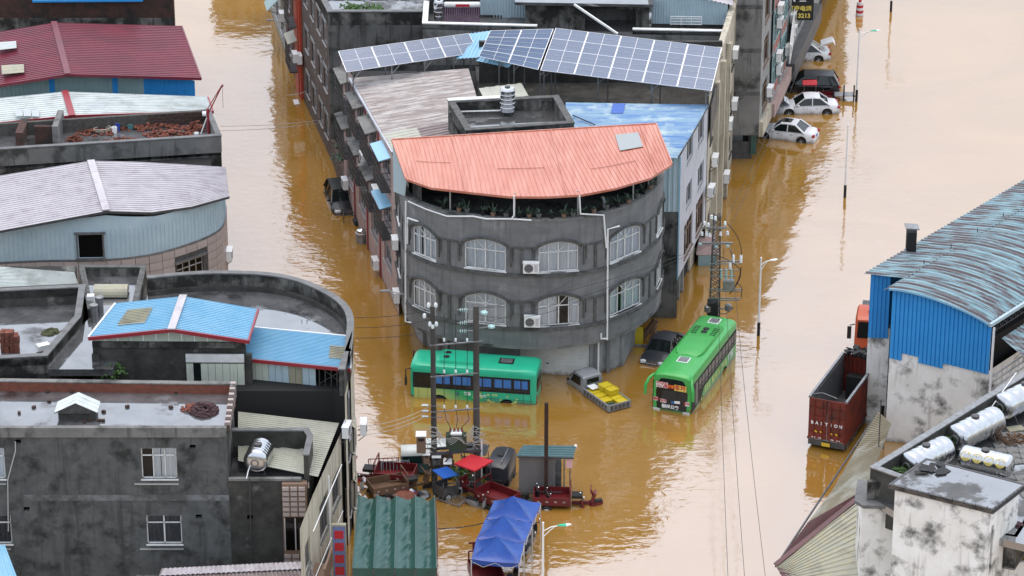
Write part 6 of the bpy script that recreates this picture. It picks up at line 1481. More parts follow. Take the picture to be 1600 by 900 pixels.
# coach
L2, W2, H2 = 9.0, 2.45, 3.15
fr = P(1049, 643, 0); dv = V(-.362, -.932); c = (fr.x - dv.x * L2 / 2, fr.y - dv.y * L2 / 2)
b2 = bus('bright green coach with red and yellow destination sign, front to the camera', c, R(248.8), L2, W2, H2, 'bus_green', .72, L2 / 2 - 2.1, -L2 / 2 + 2.5); hw = W2 / 2
for s in (1, -1):
    pts = [(L2 / 2 - .12, .75), (L2 / 2 - .12, 2.55), (-L2 / 2 + .3, 2.62), (-L2 / 2 + .22, 2.0), (-L2 / 2 + .55, 1.62), (2.0, 1.5), (2.6, .95)]
    m = MB(); m.poly(*[(x, s * (hw + .006), z) for x, z in (pts[::-1] if s > 0 else pts)]); m.build('window_band', 'black', b2, False)
    side_glass(b2, L2, hw, H2, [(2.05, 3.1), (.75, 1.95), (-.6, .65), (-1.95, -.7), (-3.2, -2.05), (-4.1, -3.3)], s, 1.68, 2.5, None)
    MB().bb((3.3, s * (hw - .01), 1.0), (3.75, s * (hw + .015), 2.45)).build('door_window', 'glass_car', b2, False)
    for k in range(3): MB().bb((.95 + k * .38, s * (hw - .01), 1.0 - k * .02), (1.13 + k * .38, s * (hw + .012), 1.45)).build('stripe', 'decal_leaf', b2, False)
TRm = Matrix.Rotation(R(90), 4, 'X'); TLm = Matrix.Rotation(R(180), 4, 'Z') @ TRm
for i, ch_ in enumerate('横州公交车'): text(ch_, 'decal_leaf', b2, Matrix.Translation((.35 - i * .62, hw + .014, 1.2)) @ TLm, .5, bold=.015)
text('巴士', 'decal_leaf', b2, Matrix.Translation((2.35, hw + .014, .8)) @ TLm, .34, bold=.01); text('便民', 'decal_white', b2, Matrix.Translation((-3.1, hw + .014, 1.3)) @ TLm, .5, bold=.008)
windshield(b2, L2, hw, .85, 3.0); windshield(b2, L2, hw, 1.6, 2.7, name='rear_window', end=-1)
FX = Matrix.Rotation(R(90), 4, 'Z') @ Matrix.Rotation(R(90), 4, 'X')
def front(body, m, y, z, size, bold=.01, dx=.085, bg=None, bw=0, bh=0):
    if bg: MB().bb((L2 / 2 + dx - .02, y - bw / 2, z - bh / 2), (L2 / 2 + dx - .006, y + bw / 2, z + bh / 2)).build('sign_board', bg, b2, False)
    text(body, m, b2, Matrix.Translation((L2 / 2 + dx, y, z)) @ FX, size, bold=bold)
mat('sign_pink', (.75, .45, .45), r=.5); mat('sign_orange', (.8, .28, .02), r=.5)
front('横州', 'bright_red', -.6, 2.42, .36, .012, .09, 'sign_white', .74, .36); front('往返', 'sign_orange', -.02, 2.38, .2, .006, .1, 'bright_red', .44, .22); front('东圩', 'bright_red', .55, 2.36, .36, .012, .09, 'sign_yellow', .76, .38)
front('横州公交', 'decal_white', -.05, 1.05, .27, .008, .1); front('横州', 'bright_red', -.92, 1.42, .22, .006, .03, 'sign_white', .42, .24); front('东圩', 'bright_red', -.5, 1.38, .2, .006, .085, 'sign_white', .38, .22); front('东圩', 'bright_red', .9, 1.38, .22, .006, .03, 'sign_white', .42, .28)
MB().box((L2 / 2 + .09, .38, 1.42), (.02, .34, .16), 0, .1).build('white_card', 'decal_white', b2, False); MB().box((L2 / 2 + .09, .1, 1.38), (.02, .2, .12)).build('blue_card', 'curtain_blue', b2, False)
for s in (1, -1):
    MB().box((L2 / 2 - .02, s * .93, .74), (.12, .42, .16)).build('headlight', 'lamp_clear', b2, False); MB().box((L2 / 2 - .08, s * 1.16, .95), (.1, .08, .1)).build('indicator', 'lamp_red', b2, False)
    q = MB(); q.tube([(L2 / 2 - .15, s * (hw - .05), 2.95), (L2 / 2 + .3, s * (hw + .1), 2.85), (L2 / 2 + .5, s * (hw + .25), 2.45), (L2 / 2 + .5, s * (hw + .27), 1.85)], [.07, .09, .11, .08], 8); q.build('mirror_arm', 'bus_green', b2, False, 50)
m = MB(); rg_ = []
for x, w, hh in ((-2.9, .7, .03), (-2.75, .9, .15), (1.1, .9, .17), (1.5, .8, .12), (1.65, .6, .02)): rg_.append([(x, w, H2 - .03), (x, w * .92, H2 + hh), (x, 0, H2 + hh + .03), (x, -w * .92, H2 + hh), (x, -w, H2 - .03)])
m.loft(rg_); m.build('roof_unit', 'bus_green', b2, False, 40)
for x in (-1.55, -2.0):
    MB().lathe([(.2, 0), (.2, .02), (.09, .03)], (x, 0, H2 + .19), 16).build('roof_fan', 'black', b2, False)
for s in (1, -1):
    for i in range(5):
        for j in range(2): MB().box((-1.25 - i * .24, s * (.5 + j * .2), H2 + .185), (.07, .15, .02)).build('vent_slot', 'black', b2, False)
for x in (2.35, -3.6): MB().box((x, 0, H2 + .02), (.75, .7, .05)).build('hatch_rim', 'decal_white', b2, False); MB().box((x, 0, H2 + .045), (.62, .57, .05)).build('roof_hatch', 'steel', b2, False)
# ---------------------------------------------------------------- pickup with yellow crates
p = P(934, 617, 0); pk = thing('pickup_truck', 'small silver pickup truck sunk to its bed, loaded with yellow crates', 'pickup', (p.x, p.y, -.62), R(121)); hw = .76
rings = []
for x, zt_, w in ((.55, 1.0, .74), (.6, 1.62, .7), (.75, 1.72, .69), (1.5, 1.72, .68), (1.7, 1.66, .68), (2.25, 1.05, .72), (2.42, .9, .7), (2.46, .45, .66)): rings.append([(x, w, .35), (x, w * 1.02, .35 + (zt_ - .35) * .45), (x, w * .92, zt_ - .06), (x, w * .7, zt_), (x, -w * .7, zt_), (x, -w * .92, zt_ - .06), (x, -w * 1.02, .35 + (zt_ - .35) * .45), (x, -w, .35)])
MB().loft(rings).build('cab', 'car_silver', pk, False, 40)
MB().ext([(.565, -.42, 1.22), (.565, .42, 1.22), (.585, .42, 1.5), (.585, -.42, 1.5)], (-.02, 0, 0)).build('rear_window', 'glass_car', pk, False)
for s in (1, -1):
    MB().add([(.85, s * .72, 1.08), (1.85, s * .74, 1.05), (1.62, s * .69, 1.56), (.9, s * .69, 1.58), (.85, s * .75, 1.08), (1.85, s * .77, 1.05), (1.62, s * .715, 1.56), (.9, s * .715, 1.58)], [(4, 5, 6, 7) if s > 0 else (7, 6, 5, 4), (0, 4, 7, 3), (1, 2, 6, 5), (3, 7, 6, 2)]).build('side_window', 'glass_car', pk, False)
    MB().blob((1.95, s * .9, 1.12), .1, 8, 0).build('mirror', 'black', pk, False, 60)
    for x in (1.75, -1.55): wheel(pk, x, s * .66, .28, .18)
    b_ = MB(); b_.bb((-2.4, s * .74, .72), (.5, s * .78, 1.05)); b_.bb((-2.4, s * .72, 1.05), (.5, s * .8, 1.1)); b_.bb((-2.4, s * .72, .68), (.5, s * .8, .72)); b_.build('bed_side', 'car_silver', pk, False)
    for k in range(8): MB().bb((-2.2 + k * .33, s * .785, .76), (-2.0 + k * .33, s * .795, 1.0)).build('side_slot', 'steel_dark', pk, False)
MB().ext([(2.28, -.56, 1.08), (2.28, .56, 1.08), (1.74, .54, 1.62), (1.74, -.54, 1.62)], (.03, 0, .02)).build('windscreen', 'glass_car', pk, False)
MB().bb((-2.4, -.76, .6), (.5, .76, .68)).build('bed_floor', 'steel_dark', pk, False); MB().bb((-2.44, -.78, .68), (-2.38, .78, 1.1)).build('tailgate', 'car_silver', pk, False)
for i in range(5): MB().bb((-2.46, -.66 + i * .28, .76), (-2.44, -.46 + i * .28, 1.02)).build('tailgate_slot', 'steel_dark', pk, False)
MB().bb((2.44, -.6, .35), (2.58, .6, .55)).build('bumper', 'black', pk, False)
T = Matrix.Translation((p.x, p.y, -.62)) @ Matrix.Rotation(R(121), 4, 'Z'); k = 0
cl = ['second crate', 'rear crate', 'foremost crate', 'middle crate']
spots = [(-.1, -.38, 0), (-.1, .36, 0), (-.75, -.38, 0), (-.75, .34, 0), (-1.4, -.38, 0), (-1.45, .36, 0), (-2.0, -.36, 0), (-.35, -.3, .36), (-1.0, -.34, .36)]
names = ['cab end, right', 'cab end, left', 'second row, right', 'second row, left', 'third row, right', 'third row, left', 'tailgate, right', 'top layer, nearer the cab', 'top layer, nearer the tailgate']
cr0 = None
for (x, y, dz), nm in zip(spots, names):
    q = T @ V(x, y, .68 + dz)
    if cr0 is None:
        cr0 = thing('crate', 'x', 'crate', q, 0, 'yellow crates on the pickup'); m = MB(); m.bb((-.29, -.33, 0), (.29, .33, .05))
        for s in (1, -1): m.bb((-.3, s * .32, .03), (.3, s * .35, .36)); m.bb((s * .28, -.35, .03), (s * .31, .35, .36))
        m.bb((-.28, -.33, .33), (.28, .33, .35)); m.build('shell', 'crate_yellow', cr0, False)
        m = MB()
        for s in (1, -1): m.bar((-.32, s * .345, .35), (.32, s * .345, .35), .05); m.bar((s * .305, -.36, .35), (s * .305, .36, .35), .05); m.bar((-.31, s * .35, .18), (.31, s * .35, .18), .03)
        m.build('rim', 'crate_yellow', cr0, False); c_ = cr0
    else: c_ = copy_tree(cr0)
    c_.location = q; c_.scale = (.93, .93, .97); c_.rotation_euler = (0, 0, R(121) + random.uniform(-.08, .08)); c_['label'] = 'yellow plastic crate on the pickup bed, ' + nm
q = T @ V(-2.05, .36, .8); m = MB(); bush(m, (0, 0, .05), .33, 160, .07, .5); o = m.build('green_net', 'green_tarp'); o.location = q; tag(o, 'green net bundle at the tailgate of the pickup', 'net')
q = T @ V(.1, .25, 1.18); o = MB().box((0, 0, 0), (.62, .5, .03), .4).build('white_sheet', 'decal_white'); o.location = q; o.rotation_euler = (.1, .15, R(20)); tag(o, 'white foam sheet lying on the pickup load behind the cab', 'sheet')
# ---------------------------------------------------------------- container truck
p0 = (P(1263, 693, .2) + P(1319, 702, .2)) / 2; hd = math.atan2(5.85, 2.46); ct = thing('container_truck', 'rust red open-top container truck standing in the flood beside the blue shed', 'truck', (p0.x + math.cos(hd) * 3.2, p0.y + math.sin(hd) * 3.2, -.35), hd); Lc, Wc, z0, z1 = 6.5, 2.2, 1.0, 3.55
mat('container_red', (.2, .028, .016), (.13, .02, .014), s=1.3, r=.5, stain=(.06, .02, .014), ss=1.0, lo=.5, hi=.68)
for s in (1, -1): sheet_ = corr(MB(), [[(-Lc / 2, s * Wc / 2, z0), (Lc / 2, s * Wc / 2, z0)], [(-Lc / 2, s * Wc / 2, z1), (Lc / 2, s * Wc / 2, z1)]], 22, .05).build('side_panel', 'container_red', ct, False); MB().bb((-Lc / 2, s * (Wc / 2 - .07), z1 - .05), (Lc / 2, s * (Wc / 2 + .07), z1 + .08)).build('top_rail', 'steel', ct, False); MB().bb((-Lc / 2, s * (Wc / 2 - .07), z0 - .12), (Lc / 2, s * (Wc / 2 + .07), z0)).build('bottom_rail', 'container_red', ct, False); MB().bb((-Lc / 2 + .1, s * (Wc / 2 - .1), z0), (Lc / 2 - .1, s * (Wc / 2 - .06), z1 - .1)).build('lining', 'steel', ct, False)
corr(MB(), [[(Lc / 2, -Wc / 2, z0), (Lc / 2, Wc / 2, z0)], [(Lc / 2, -Wc / 2, z1), (Lc / 2, Wc / 2, z1)]], 8, .05).build('front_panel', 'container_red', ct, False)
MB().bb((-Lc / 2, -Wc / 2, z0 - .1), (Lc / 2, Wc / 2, z0)).build('floor', 'steel', ct, False); MB().bb((Lc / 2 - .9, -.5, z0), (Lc / 2 - .3, .6, z0 + 1.5)).build('dark_load', 'black', ct, False)
for s in (1, -1):
    d = MB(); d.bb((-Lc / 2 - .05, s * .02, z0), (-Lc / 2, s * (Wc / 2), z1)); dd = d.build('door', 'container_red', ct, False)
    for k in range(5): MB().bb((-Lc / 2 - .09, s * .06, z0 + .05 + k * .52), (-Lc / 2 - .05, s * (Wc / 2 - .05), z0 + .42 + k * .52)).build('door_rib', 'container_red', dd, False)
    for y in (.25, .75): MB().cyl((-Lc / 2 - .13, s * y, z0 - .02), (-Lc / 2 - .13, s * y, z1), .025, 8).build('lock_rod', 'container_red', dd, False)
    for y in (.3, .62): MB().box((-Lc / 2 - .1, s * y, z0 + .48), (.03, .16, .09), 0, .5).build('reflector', 'plate_yellow', dd, False)
    for k in range(2): MB().box((-Lc / 2 - .1, s * (.35 + k * .4), z0 + .1), (.03, .22, .04)).build('reflector', 'decal_white', dd, False)
    for x in (-Lc / 2 + .9, -Lc / 2 + 2.1): wheel(ct, x, s * (Wc / 2 - .2), .48, .3)
MB().bb((-Lc / 2, -Wc / 2, .55), (Lc / 2 + .6, Wc / 2, .88)).build('chassis', 'steel_dark', ct, False); MB().box((-Lc / 2 - .1, .0, .72), (.03, .5, .22)).build('number_plate', 'plate_yellow', ct, False)
BX = Matrix.Rotation(R(-90), 4, 'Z') @ Matrix.Rotation(R(90), 4, 'X')
for i, ch_ in enumerate('BASTION'): text(ch_, 'decal_white', ct, Matrix.Translation((-Lc / 2 - .1, .86 - i * .285, z0 + 1.02)) @ BX, .27, bold=.01)
MB().tube([(-Lc / 2 + .3, Wc / 2 - .1, z1 + .1), (-Lc / 2 + .25, .4, z1 + .28), (-Lc / 2 + .2, -.5, z1 + .1)], .025, 6).build('hoop', 'steel', ct, False)
m = MB(); random.seed(8)
for k in range(26): m.box((Lc / 2 - .05 + random.uniform(-.3, .3), random.uniform(-.9, .8), z1 + random.uniform(.05, .4)), (random.uniform(.15, .5), random.uniform(.15, .5), random.uniform(.05, .2)), random.random() * 3, random.uniform(-.5, .5))
m.build('tarpaulin_bundle', 'black', ct, False)
q = P(1366, 562, 0); tk_ = thing('lorry', 'orange lorry half hidden behind the blue shed', 'truck', (q.x + .1, q.y + 1.0, -.4), R(-100)); rings = []
for x, zt_, w in ((-.9, 3.2, 1.2), (.7, 3.2, 1.2), (1.0, 3.0, 1.18), (1.15, 1.9, 1.2), (1.2, .5, 1.18)): rings.append([(x, w, .5), (x, w, zt_ - .2), (x, w * .9, zt_), (x, -w * .9, zt_), (x, -w, zt_ - .2), (x, -w, .5)])
MB().loft(rings).build('cab', 'truck_orange', tk_, False, 40); MB().ext([(1.2, -1.05, 1.9), (1.2, 1.05, 1.9), (1.04, 1.0, 2.9), (1.04, -1.0, 2.9)], (.03, 0, 0)).build('windscreen', 'glass_car', tk_, False); MB().bb((1.18, -1.0, .6), (1.26, 1.0, 1.2)).build('grille', 'black', tk_, False)
for s in (1, -1): m = MB(); m.bar((1.0, s * 1.2, 2.7), (1.2, s * 1.5, 2.7), .05); m.bb((1.12, s * 1.4, 1.8), (1.22, s * 1.65, 2.6)); m.build('mirror', 'black', tk_, False); wheel(tk_, .2, s * 1.0, .5, .3)
MB().bb((-6.5, -1.2, .8), (-1.1, 1.2, 1.0)).build('flat_bed', 'steel_dark', tk_, False); MB().blob((.2, 0, 3.3), .5, 8, .1, .5).build('roof_deflector', 'truck_orange', tk_, False, 60)
# ---------------------------------------------------------------- tricycles and scooters
def tricycle(label, loc, head, depth=.45, roof=None, bm='red_paint', sc=1.0, group=None):
    o = thing('cargo_tricycle', label, 'tricycle', (loc[0], loc[1], -depth), head, group); o.scale = (sc, sc, sc)
    MB().bb((-1.35, -.6, .55), (.35, .6, .6)).build('bed_floor', bm, o, False)
    for s in (1, -1):
        b = MB(); b.bb((-1.35, s * .56, .6), (.35, s * .6, .95)); q = b.build('bed_side', bm, o, False)
        for k in range(4): MB().bb((-1.2 + k * .4, s * .6, .72), (-1.08 + k * .4, s * .612, .8)).build('side_slot', 'pink_wall', q, False)
        wheel(o, -.75, s * .62, .27, .12)
    MB().bb((-1.39, -.6, .58), (-1.35, .6, .95)).build('tailgate', bm, o, False)
    h_ = MB(); h_.bar((.33, -.55, .6), (.33, -.55, 1.35), .05); h_.bar((.33, .55, .6), (.33, .55, 1.35), .05); h_.bar((.33, -.55, 1.35), (.33, .55, 1.35), .05); h_.bb((.31, -.58, .6), (.36, .58, 1.0)); h_.build('headboard', bm, o, False)
    MB().box((.65, 0, .85), (.5, .5, .14)).build('seat', 'black', o, False); m = MB(); m.bar((.4, 0, .45), (1.55, 0, .5), .12); m.bar((1.5, 0, .35), (1.3, 0, 1.15), .07); m.bar((1.28, -.4, 1.18), (1.28, .4, 1.18), .05); m.box((1.42, 0, .8), (.12, .45, .5), 0, 0, .3); m.build('fork_and_handlebar', bm, o, False)
    MB().lathe([(.16, -.04), (.27, -.04), (.27, .04), (.16, .04)], (1.5, 0, .27), 18, 'Y').build('front_wheel', 'rubber', o, False)
    if roof:
        MB().ext([(.25, -.65, 1.92), (1.5, -.6, 1.86), (1.5, .6, 1.86), (.25, .65, 1.92)], (0, 0, .07)).build('roof', roof, o, False)
        m = MB()
        for x, y in ((.33, -.55), (.33, .55), (1.35, -.45), (1.35, .45)): m.bar((x, y, .8), (x, y, 1.9), .035)
        m.build('roof_posts', 'steel', o, False)
    return o
def scooter(label, loc, head, col='bright_red', depth=.3, lean=.15, group=None):
    o = thing('scooter', label, 'scooter', (loc[0], loc[1], -depth), head, group); o.rotation_euler = (lean, 0, head)
    for x in (-.55, .6): MB().lathe([(.14, -.05), (.23, -.05), (.23, .05), (.14, .05)], (x, 0, .23), 16, 'Y').build('wheel', 'rubber', o, False)
    m = MB(); rings = []
    for x, w, a, b in ((-.8, .06, .5, .62), (-.5, .14, .35, .68), (-.1, .15, .3, .66), (.05, .14, .26, .36), (.3, .15, .26, .34), (.42, .16, .3, .8), (.52, .1, .5, .92)): rings.append([(x, w, a), (x, w, b), (x, -w, b), (x, -w, a)])
    m.loft(rings); m.build('body', col, o, False, 40); MB().box((-.4, 0, .73), (.7, .26, .1)).build('seat', 'black', o, False)
    m = MB(); m.bar((.6, 0, .25), (.42, 0, 1.0), .06); m.bar((.42, -.34, 1.02), (.42, .34, 1.02), .04); m.bar((.42, .22, 1.02), (.45, .26, 1.2), .02); m.bar((.42, -.22, 1.02), (.45, -.26, 1.2), .02); m.build('handlebar', 'steel_dark', o, False)
    for s in (1, -1): MB().blob((.45, s * .27, 1.22), .06, 6, 0).build('mirror', 'chrome', o, False)
    return o
tricycle('maroon cargo tricycle with red roof beside the twin utility poles', on(763, 783), R(140), .35, 'bright_red', sc=1.25)
tricycle('red cargo tricycle right of the grey kiosk', on(880, 787), R(-3), .45, sc=1.2)
tricycle('red tricycle in front of the black SUV', on(1280, 153), R(176), .45, 'bright_red', sc=.85)
tricycle('red cargo tricycle under the front blue tent', on(757, 912), R(100), .1, sc=1.4); tricycle('red tricycle with rails left of the market cables', on(600, 752), R(170), .35, sc=1.3)
tricycle('second railed tricycle heaped among the market clutter', on(622, 770), R(20), .25, bm='wood', sc=1.2)
# ================================================================ MARKET CLUTTER
for lab, x, y, hd, col in (('red scooter in the water left of the market canopy', 568, 751, 10, 'bright_red'), ('white scooter near the street wall at the market', 556, 768, 30, 'car_white'), ('black and white scooter at the canopy corner', 553, 788, 60, 'car_black'), ('white scooter between the blue stall and the red tricycle', 711, 775, 40, 'car_white'), ('dark scooter beside the small blue roof', 728, 765, 60, 'car_black'), ('grey scooter sunk near the maroon tricycle', 746, 792, -30, 'car_silver'), ('maroon scooter drifting right of the red cargo tricycle', 921, 790, 200, 'red_paint'), ('black scooter at the foot of the grey kiosk', 828, 783, 10, 'car_black'), ('second black scooter at the foot of the grey kiosk', 843, 785, 20, 'car_black'), ('silver scooter under the white canopy cart', 655, 742, 30, 'car_silver'), ('black scooter at the right side of the blue tents', 833, 838, 80, 'car_black'), ('grey scooter right of the middle blue tent', 825, 858, 75, 'car_silver'), ('dark scooter under the near blue tent', 800, 905, 60, 'car_black'), ('black scooter among the pole cabinets', 690, 742, 120, 'car_black')):
    scooter(lab, on(x, y), R(hd), col, random.uniform(.3, .5), random.uniform(-.2, .3))
# covered tricycle with dark hood
p = P(782, 757, 0); t = thing('covered_tricycle', 'covered tricycle with tall black rounded hood beside the poles', 'tricycle', (p.x, p.y + .4, -.4), R(-103))
rings = []
for x, w, zt_ in ((-1.4, .5, 1.75), (-1.3, .62, 1.95), (-.6, .68, 2.05), (.4, .68, 2.02), (.95, .62, 1.9), (1.1, .5, 1.82)): rings.append([(x, w, zt_ - .95), (x, w, zt_ - .3), (x, w * .85, zt_ - .08), (x, w * .4, zt_), (x, -w * .4, zt_), (x, -w * .85, zt_ - .08), (x, -w, zt_ - .3), (x, -w, zt_ - .95)])
MB().loft(rings).build('hood', 'car_charcoal', t, False, 40); MB().bb((-1.3, -.6, .35), (.5, .6, 1.05)).build('body', 'black', t, False); MB().bb((-.35, -.16, 2.05), (.1, .16, 2.09)).build('roof_vent', 'black', t, False); MB().bb((-.9, .22, 2.03), (.9, .26, 2.07)).build('roof_seam', 'steel', t, False)
MB().box((1.0, 0, .8), (.3, .8, .6), 0, 0, .25).build('front_shield', 'black', t, False); m = MB(); m.bar((1.0, -.45, 1.15), (1.0, .45, 1.15), .05); m.bar((1.25, -.25, .5), (1.2, -.3, 1.0), .04); m.bar((1.25, .25, .5), (1.2, .3, 1.0), .04); m.build('handlebar', 'chrome', t, False)
for s in (1, -1): wheel(t, -.8, s * .6, .28, .12)
# kiosk
p = P(848, 772, 0); kx = thing('kiosk', 'grey sheet metal kiosk with teal corrugated canopy standing in the flood', 'kiosk', (p.x, p.y, 0))
sheet(kx, 'front_panel', 'steel', [[p + V(-1.35, 0, -1), p + V(.7, -.1, -1)], [p + V(-1.35, 0, 2.45), p + V(.7, -.1, 2.4)]], 20, .015)
mat('kiosk_grey', (.2, .19, .18), (.17, .16, .155), s=1, r=.6)
MB().prism([(p.x - 1.34, p.y + .03), (p.x + .7, p.y - .07), (p.x + .75, p.y + .9), (p.x - 1.3, p.y + .95)], -1, 2.4).build('body', 'kiosk_grey', kx); MB().bb((p.x + .72, p.y + .1, -1), (p.x + 1.05, p.y + 1.2, 1.75)).build('side_cabinet', 'concrete_dark', kx)
for o_ in kx.children:
    if o_.name.startswith('front_panel'): o_.data.materials[0] = MT['kiosk_grey']
mat('teal_dark', (.03, .09, .1), (.05, .12, .13), s=1, r=.4)
sheet(kx, 'canopy', 'teal_dark', [[p + V(-1.1, .95, 2.62), p + V(-1.5, -.15, 2.5)], [p + V(1.9, .85, 2.62), p + V(1.7, -.25, 2.45)]], 5, .03); MB().bar(p + V(-1.45, -.17, 2.45), p + V(1.75, -.27, 2.4), .06, .1).build('canopy_edge', 'steel_dark', kx)
for x, y in ((1.2, -.1), (1.55, 1.1)): MB().cyl(p + V(x, y, -1), p + V(x, y, 2.5), .04, 8).build('canopy_post', 'steel', kx)
MB().bb((p.x + 1.3, p.y - .12, 1.7), (p.x + 1.65, p.y - .1, 2.35)).build('striped_flag', 'sign_pink', kx); MB().blob(p + V(1.85, .75, 2.66), .1, 6, 0).build('lamp', 'pvc_white', kx)
m = MB()
for k in range(12): m.bar(p + V(-1.5 + k * .22, -.5, -.4), p + V(-1.5 + k * .22, -.5, .55 - .1 * (k % 3)), .025)
m.bar(p + V(-1.6, -.5, .45), p + V(1.1, -.55, .4), .03); m.bar(p + V(-1.6, -.5, .1), p + V(1.1, -.55, .05), .03); o = m.build('wire_fence', 'steel'); tag(o, 'bent wire fence in front of the grey kiosk', 'fence')
# carts with canopies
def cart(label, x, y, rz, w, d, hgt, topm, kind='barrel', bodym='steel_dark', depth=.2):
    p = P(x, y, 0); t = thing('market_cart', label, 'cart', (p.x, p.y, -depth), rz); n = 10
    if kind == 'barrel': MB().loft([[(xx, d / 2 * math.cos(a), hgt - .35 + .38 * math.sin(a)) for a in [math.pi * k / n for k in range(n + 1)]] for xx in (-w / 2, 0, w / 2)], close=False).build('canopy', topm, t, False, 60)
    else: MB().ext([(-w / 2, -d / 2, hgt), (w / 2, -d / 2, hgt - .1), (w / 2, d / 2, hgt), (-w / 2, d / 2, hgt + .1)], (0, 0, .05)).build('canopy', topm, t, False)
    for sx in (-1, 1):
        for sy in (-1, 1): MB().bar((sx * w * .46, sy * d * .44, 0), (sx * w * .46, sy * d * .44, hgt - .3), .04).build('post', 'steel', t, False)
    MB().bb((-w / 2, -d / 2, .3), (w / 2, d / 2, .36)).build('deck', bodym, t, False); m = MB()
    for s in (-1, 1): m.bb((-w / 2, s * d / 2 - .02, .36), (w / 2, s * d / 2 + .02, .9))
    m.bb((-w / 2, -d / 2, .36), (-w / 2 + .03, d / 2, .9)); m.build('side_boards', bodym, t, False)
    for s in (-1, 1): wheel(t, -w * .2, s * d * .48, .28, .12)
    return t
cart('cart with white arched canopy behind the pole cabinets', 648, 735, R(4), 1.55, 1.1, 1.75, 'white_sheet', bodym='teal_dark'); cart('cart with flat white canopy behind the utility poles', 684, 730, R(5), 1.8, 1.0, 1.7, 'white_sheet', 'flat', 'tan_panel')
cart('dark tilted canopy cart behind the right utility pole', 742, 738, R(-10), 1.5, 1.1, 1.7, 'car_charcoal', 'flat', 'black'); t = cart('stall with small blue square roof near the green canopy', 696, 775, R(38), 1.05, 1.05, 1.55, 'blue_strong', 'flat', 'steel_dark', .1)
# metal frame racks lying in the water
def rack(label, x, y, rz, w, d, tilt=.15, n=9, m='steel', z=.15, cat='rack'):
    p = P(x, y, 0); t = thing('metal_rack', label, cat, (p.x, p.y, z), rz); t.rotation_euler = (tilt, 0, rz); f = MB(); f.bar((-w / 2, -d / 2, 0), (w / 2, -d / 2, 0), .05); f.bar((-w / 2, d / 2, 0), (w / 2, d / 2, 0), .05); f.bar((-w / 2, -d / 2, 0), (-w / 2, d / 2, 0), .05); f.bar((w / 2, -d / 2, 0), (w / 2, d / 2, 0), .05); f.build('frame', m, t, False)
    for k in range(n): MB().bar((-w / 2 + w * (k + .5) / n, -d / 2, .03), (-w / 2 + w * (k + .5) / n, d / 2, .03), .03).build('slat', m, t, False)
    for sx in (-1, 1):
        for sy in (-1, 1): MB().bar((sx * w / 2, sy * d / 2, 0), (sx * w / 2, sy * d / 2, -.7), .04).build('leg', m, t, False)
rack('slatted metal rack half sunk below the small blue roof', 706, 783, R(-35), 1.5, .8); rack('upright metal railing frame in the market clutter', 618, 745, R(5), 1.6, .9, 1.2, 8, 'steel', .5); rack('brown wooden pallet frame beside the heap of clothes', 630, 768, R(8), 1.5, .8, .7, 6, 'wood', .3); rack('long metal bench left of the maroon tricycle', 712, 768, R(10), 2.0, .4, 0, 5, 'steel', .45, 'bench'); rack('rusty bed frame right behind the railed tricycle', 600, 742, R(6), 1.7, .9, .9, 7, 'red_paint', .55)
mt_ = ['car_white', 'blue_plastic', 'black', 'sign_pink', 'red_paint', 'tan_panel', 'steel', 'teal_plastic', 'wood', 'white_sheet']
random.seed(12)
labs = ['grey', 'white', 'blue', 'pink', 'dark', 'brown']
for i in range(16):
    x = random.uniform(566, 668); y = random.uniform(763, 775); m = MB(); r = random.uniform(.16, .34)
    m.blob((0, 0, 0), r, 8, .35, .6); o = m.build('cloth_bundle', mt_[i % len(mt_)], None, smooth=30); o.location = P(x, y, random.uniform(.1, .5)); tag(o, 'crumpled cloth bundle in the heap behind the green canopy', 'bundle', 'cloth bundles behind the green canopy')
o = MB().lathe([(.55, 0), (.6, .06), (.5, .1), (.1, .2)], n=16).build('round_lid', 'brick_red', None, smooth=40); o.location = P(632, 775, .5); tag(o, 'large reddish brown round lid at the back edge of the green canopy', 'lid')
m = MB(); bush(m, (0, 0, .2), .8, 220, .14, .6); bush(m, (.8, -.4, .1), .6, 120, .12, .6); o = m.build('floating_bush', 'foliage'); o.location = P(722, 745, 0); tag(o, 'green bush in the water between the two utility poles', 'bush')
# ---------------------------------------------------------------- green fabric canopy
gc = thing('fabric_canopy', 'wrinkled dark green fabric canopy in four bays over the market', 'canopy', (-6.1, -41, 0))
ca = [P(560, 773, 4.0), P(679, 775, 4.0), P(682, 889, 3.5), P(551, 889, 3.5)]
random.seed(4); ph = [[random.uniform(0, 6.28) for _ in range(6)] for _ in range(4)]
for b in range(4):
    n, mm = 16, 110; rows = []
    for i in range(n + 1):
        u = (b + i / n) / 4; row = []; t = i / n
        for j in range(mm + 1):
            v = j / mm; q = ca[0].lerp(ca[1], u).lerp(ca[3].lerp(ca[2], u), v); s = 4 * t * (1 - t)
            z = -.24 * s + .09 * math.sin(t * 6.28) * s + .11 * s * mnoise.noise(V(t * 2.2 + b * 7, v * 22 + t * 7, ph[b][0])) + .05 * s * mnoise.noise(V(t * 4 + b * 3, v * 52 + t * 13, ph[b][1]))
            row.append(q + V(0, 0, z))
        rows.append(row)
    MB().loft(rows, cap=False, close=False).build('canopy_bay', 'green_tarp', gc, smooth=60)
for k in range(5):
    a, c = ca[0].lerp(ca[1], k / 4), ca[3].lerp(ca[2], k / 4); MB().bar(a + V(0, 0, .05), c + V(0, 0, .05), .05).build('rib', 'green_tarp', gc)
    for q in (a, c): MB().bar(V(q.x, q.y, -1), q, .07).build('post', 'steel_dark', gc)
m = MB(); rows = [[ca[3].lerp(ca[2], t) + V(0, -.02 - .12 * math.sin(t * 25) * z_, .05 - z_ * 1.2) for t in [k / 24 for k in range(25)]] for z_ in (0, .5, 1)]; m.loft(rows, cap=False, close=False); m.build('front_valance', 'green_tarp', gc, smooth=60)
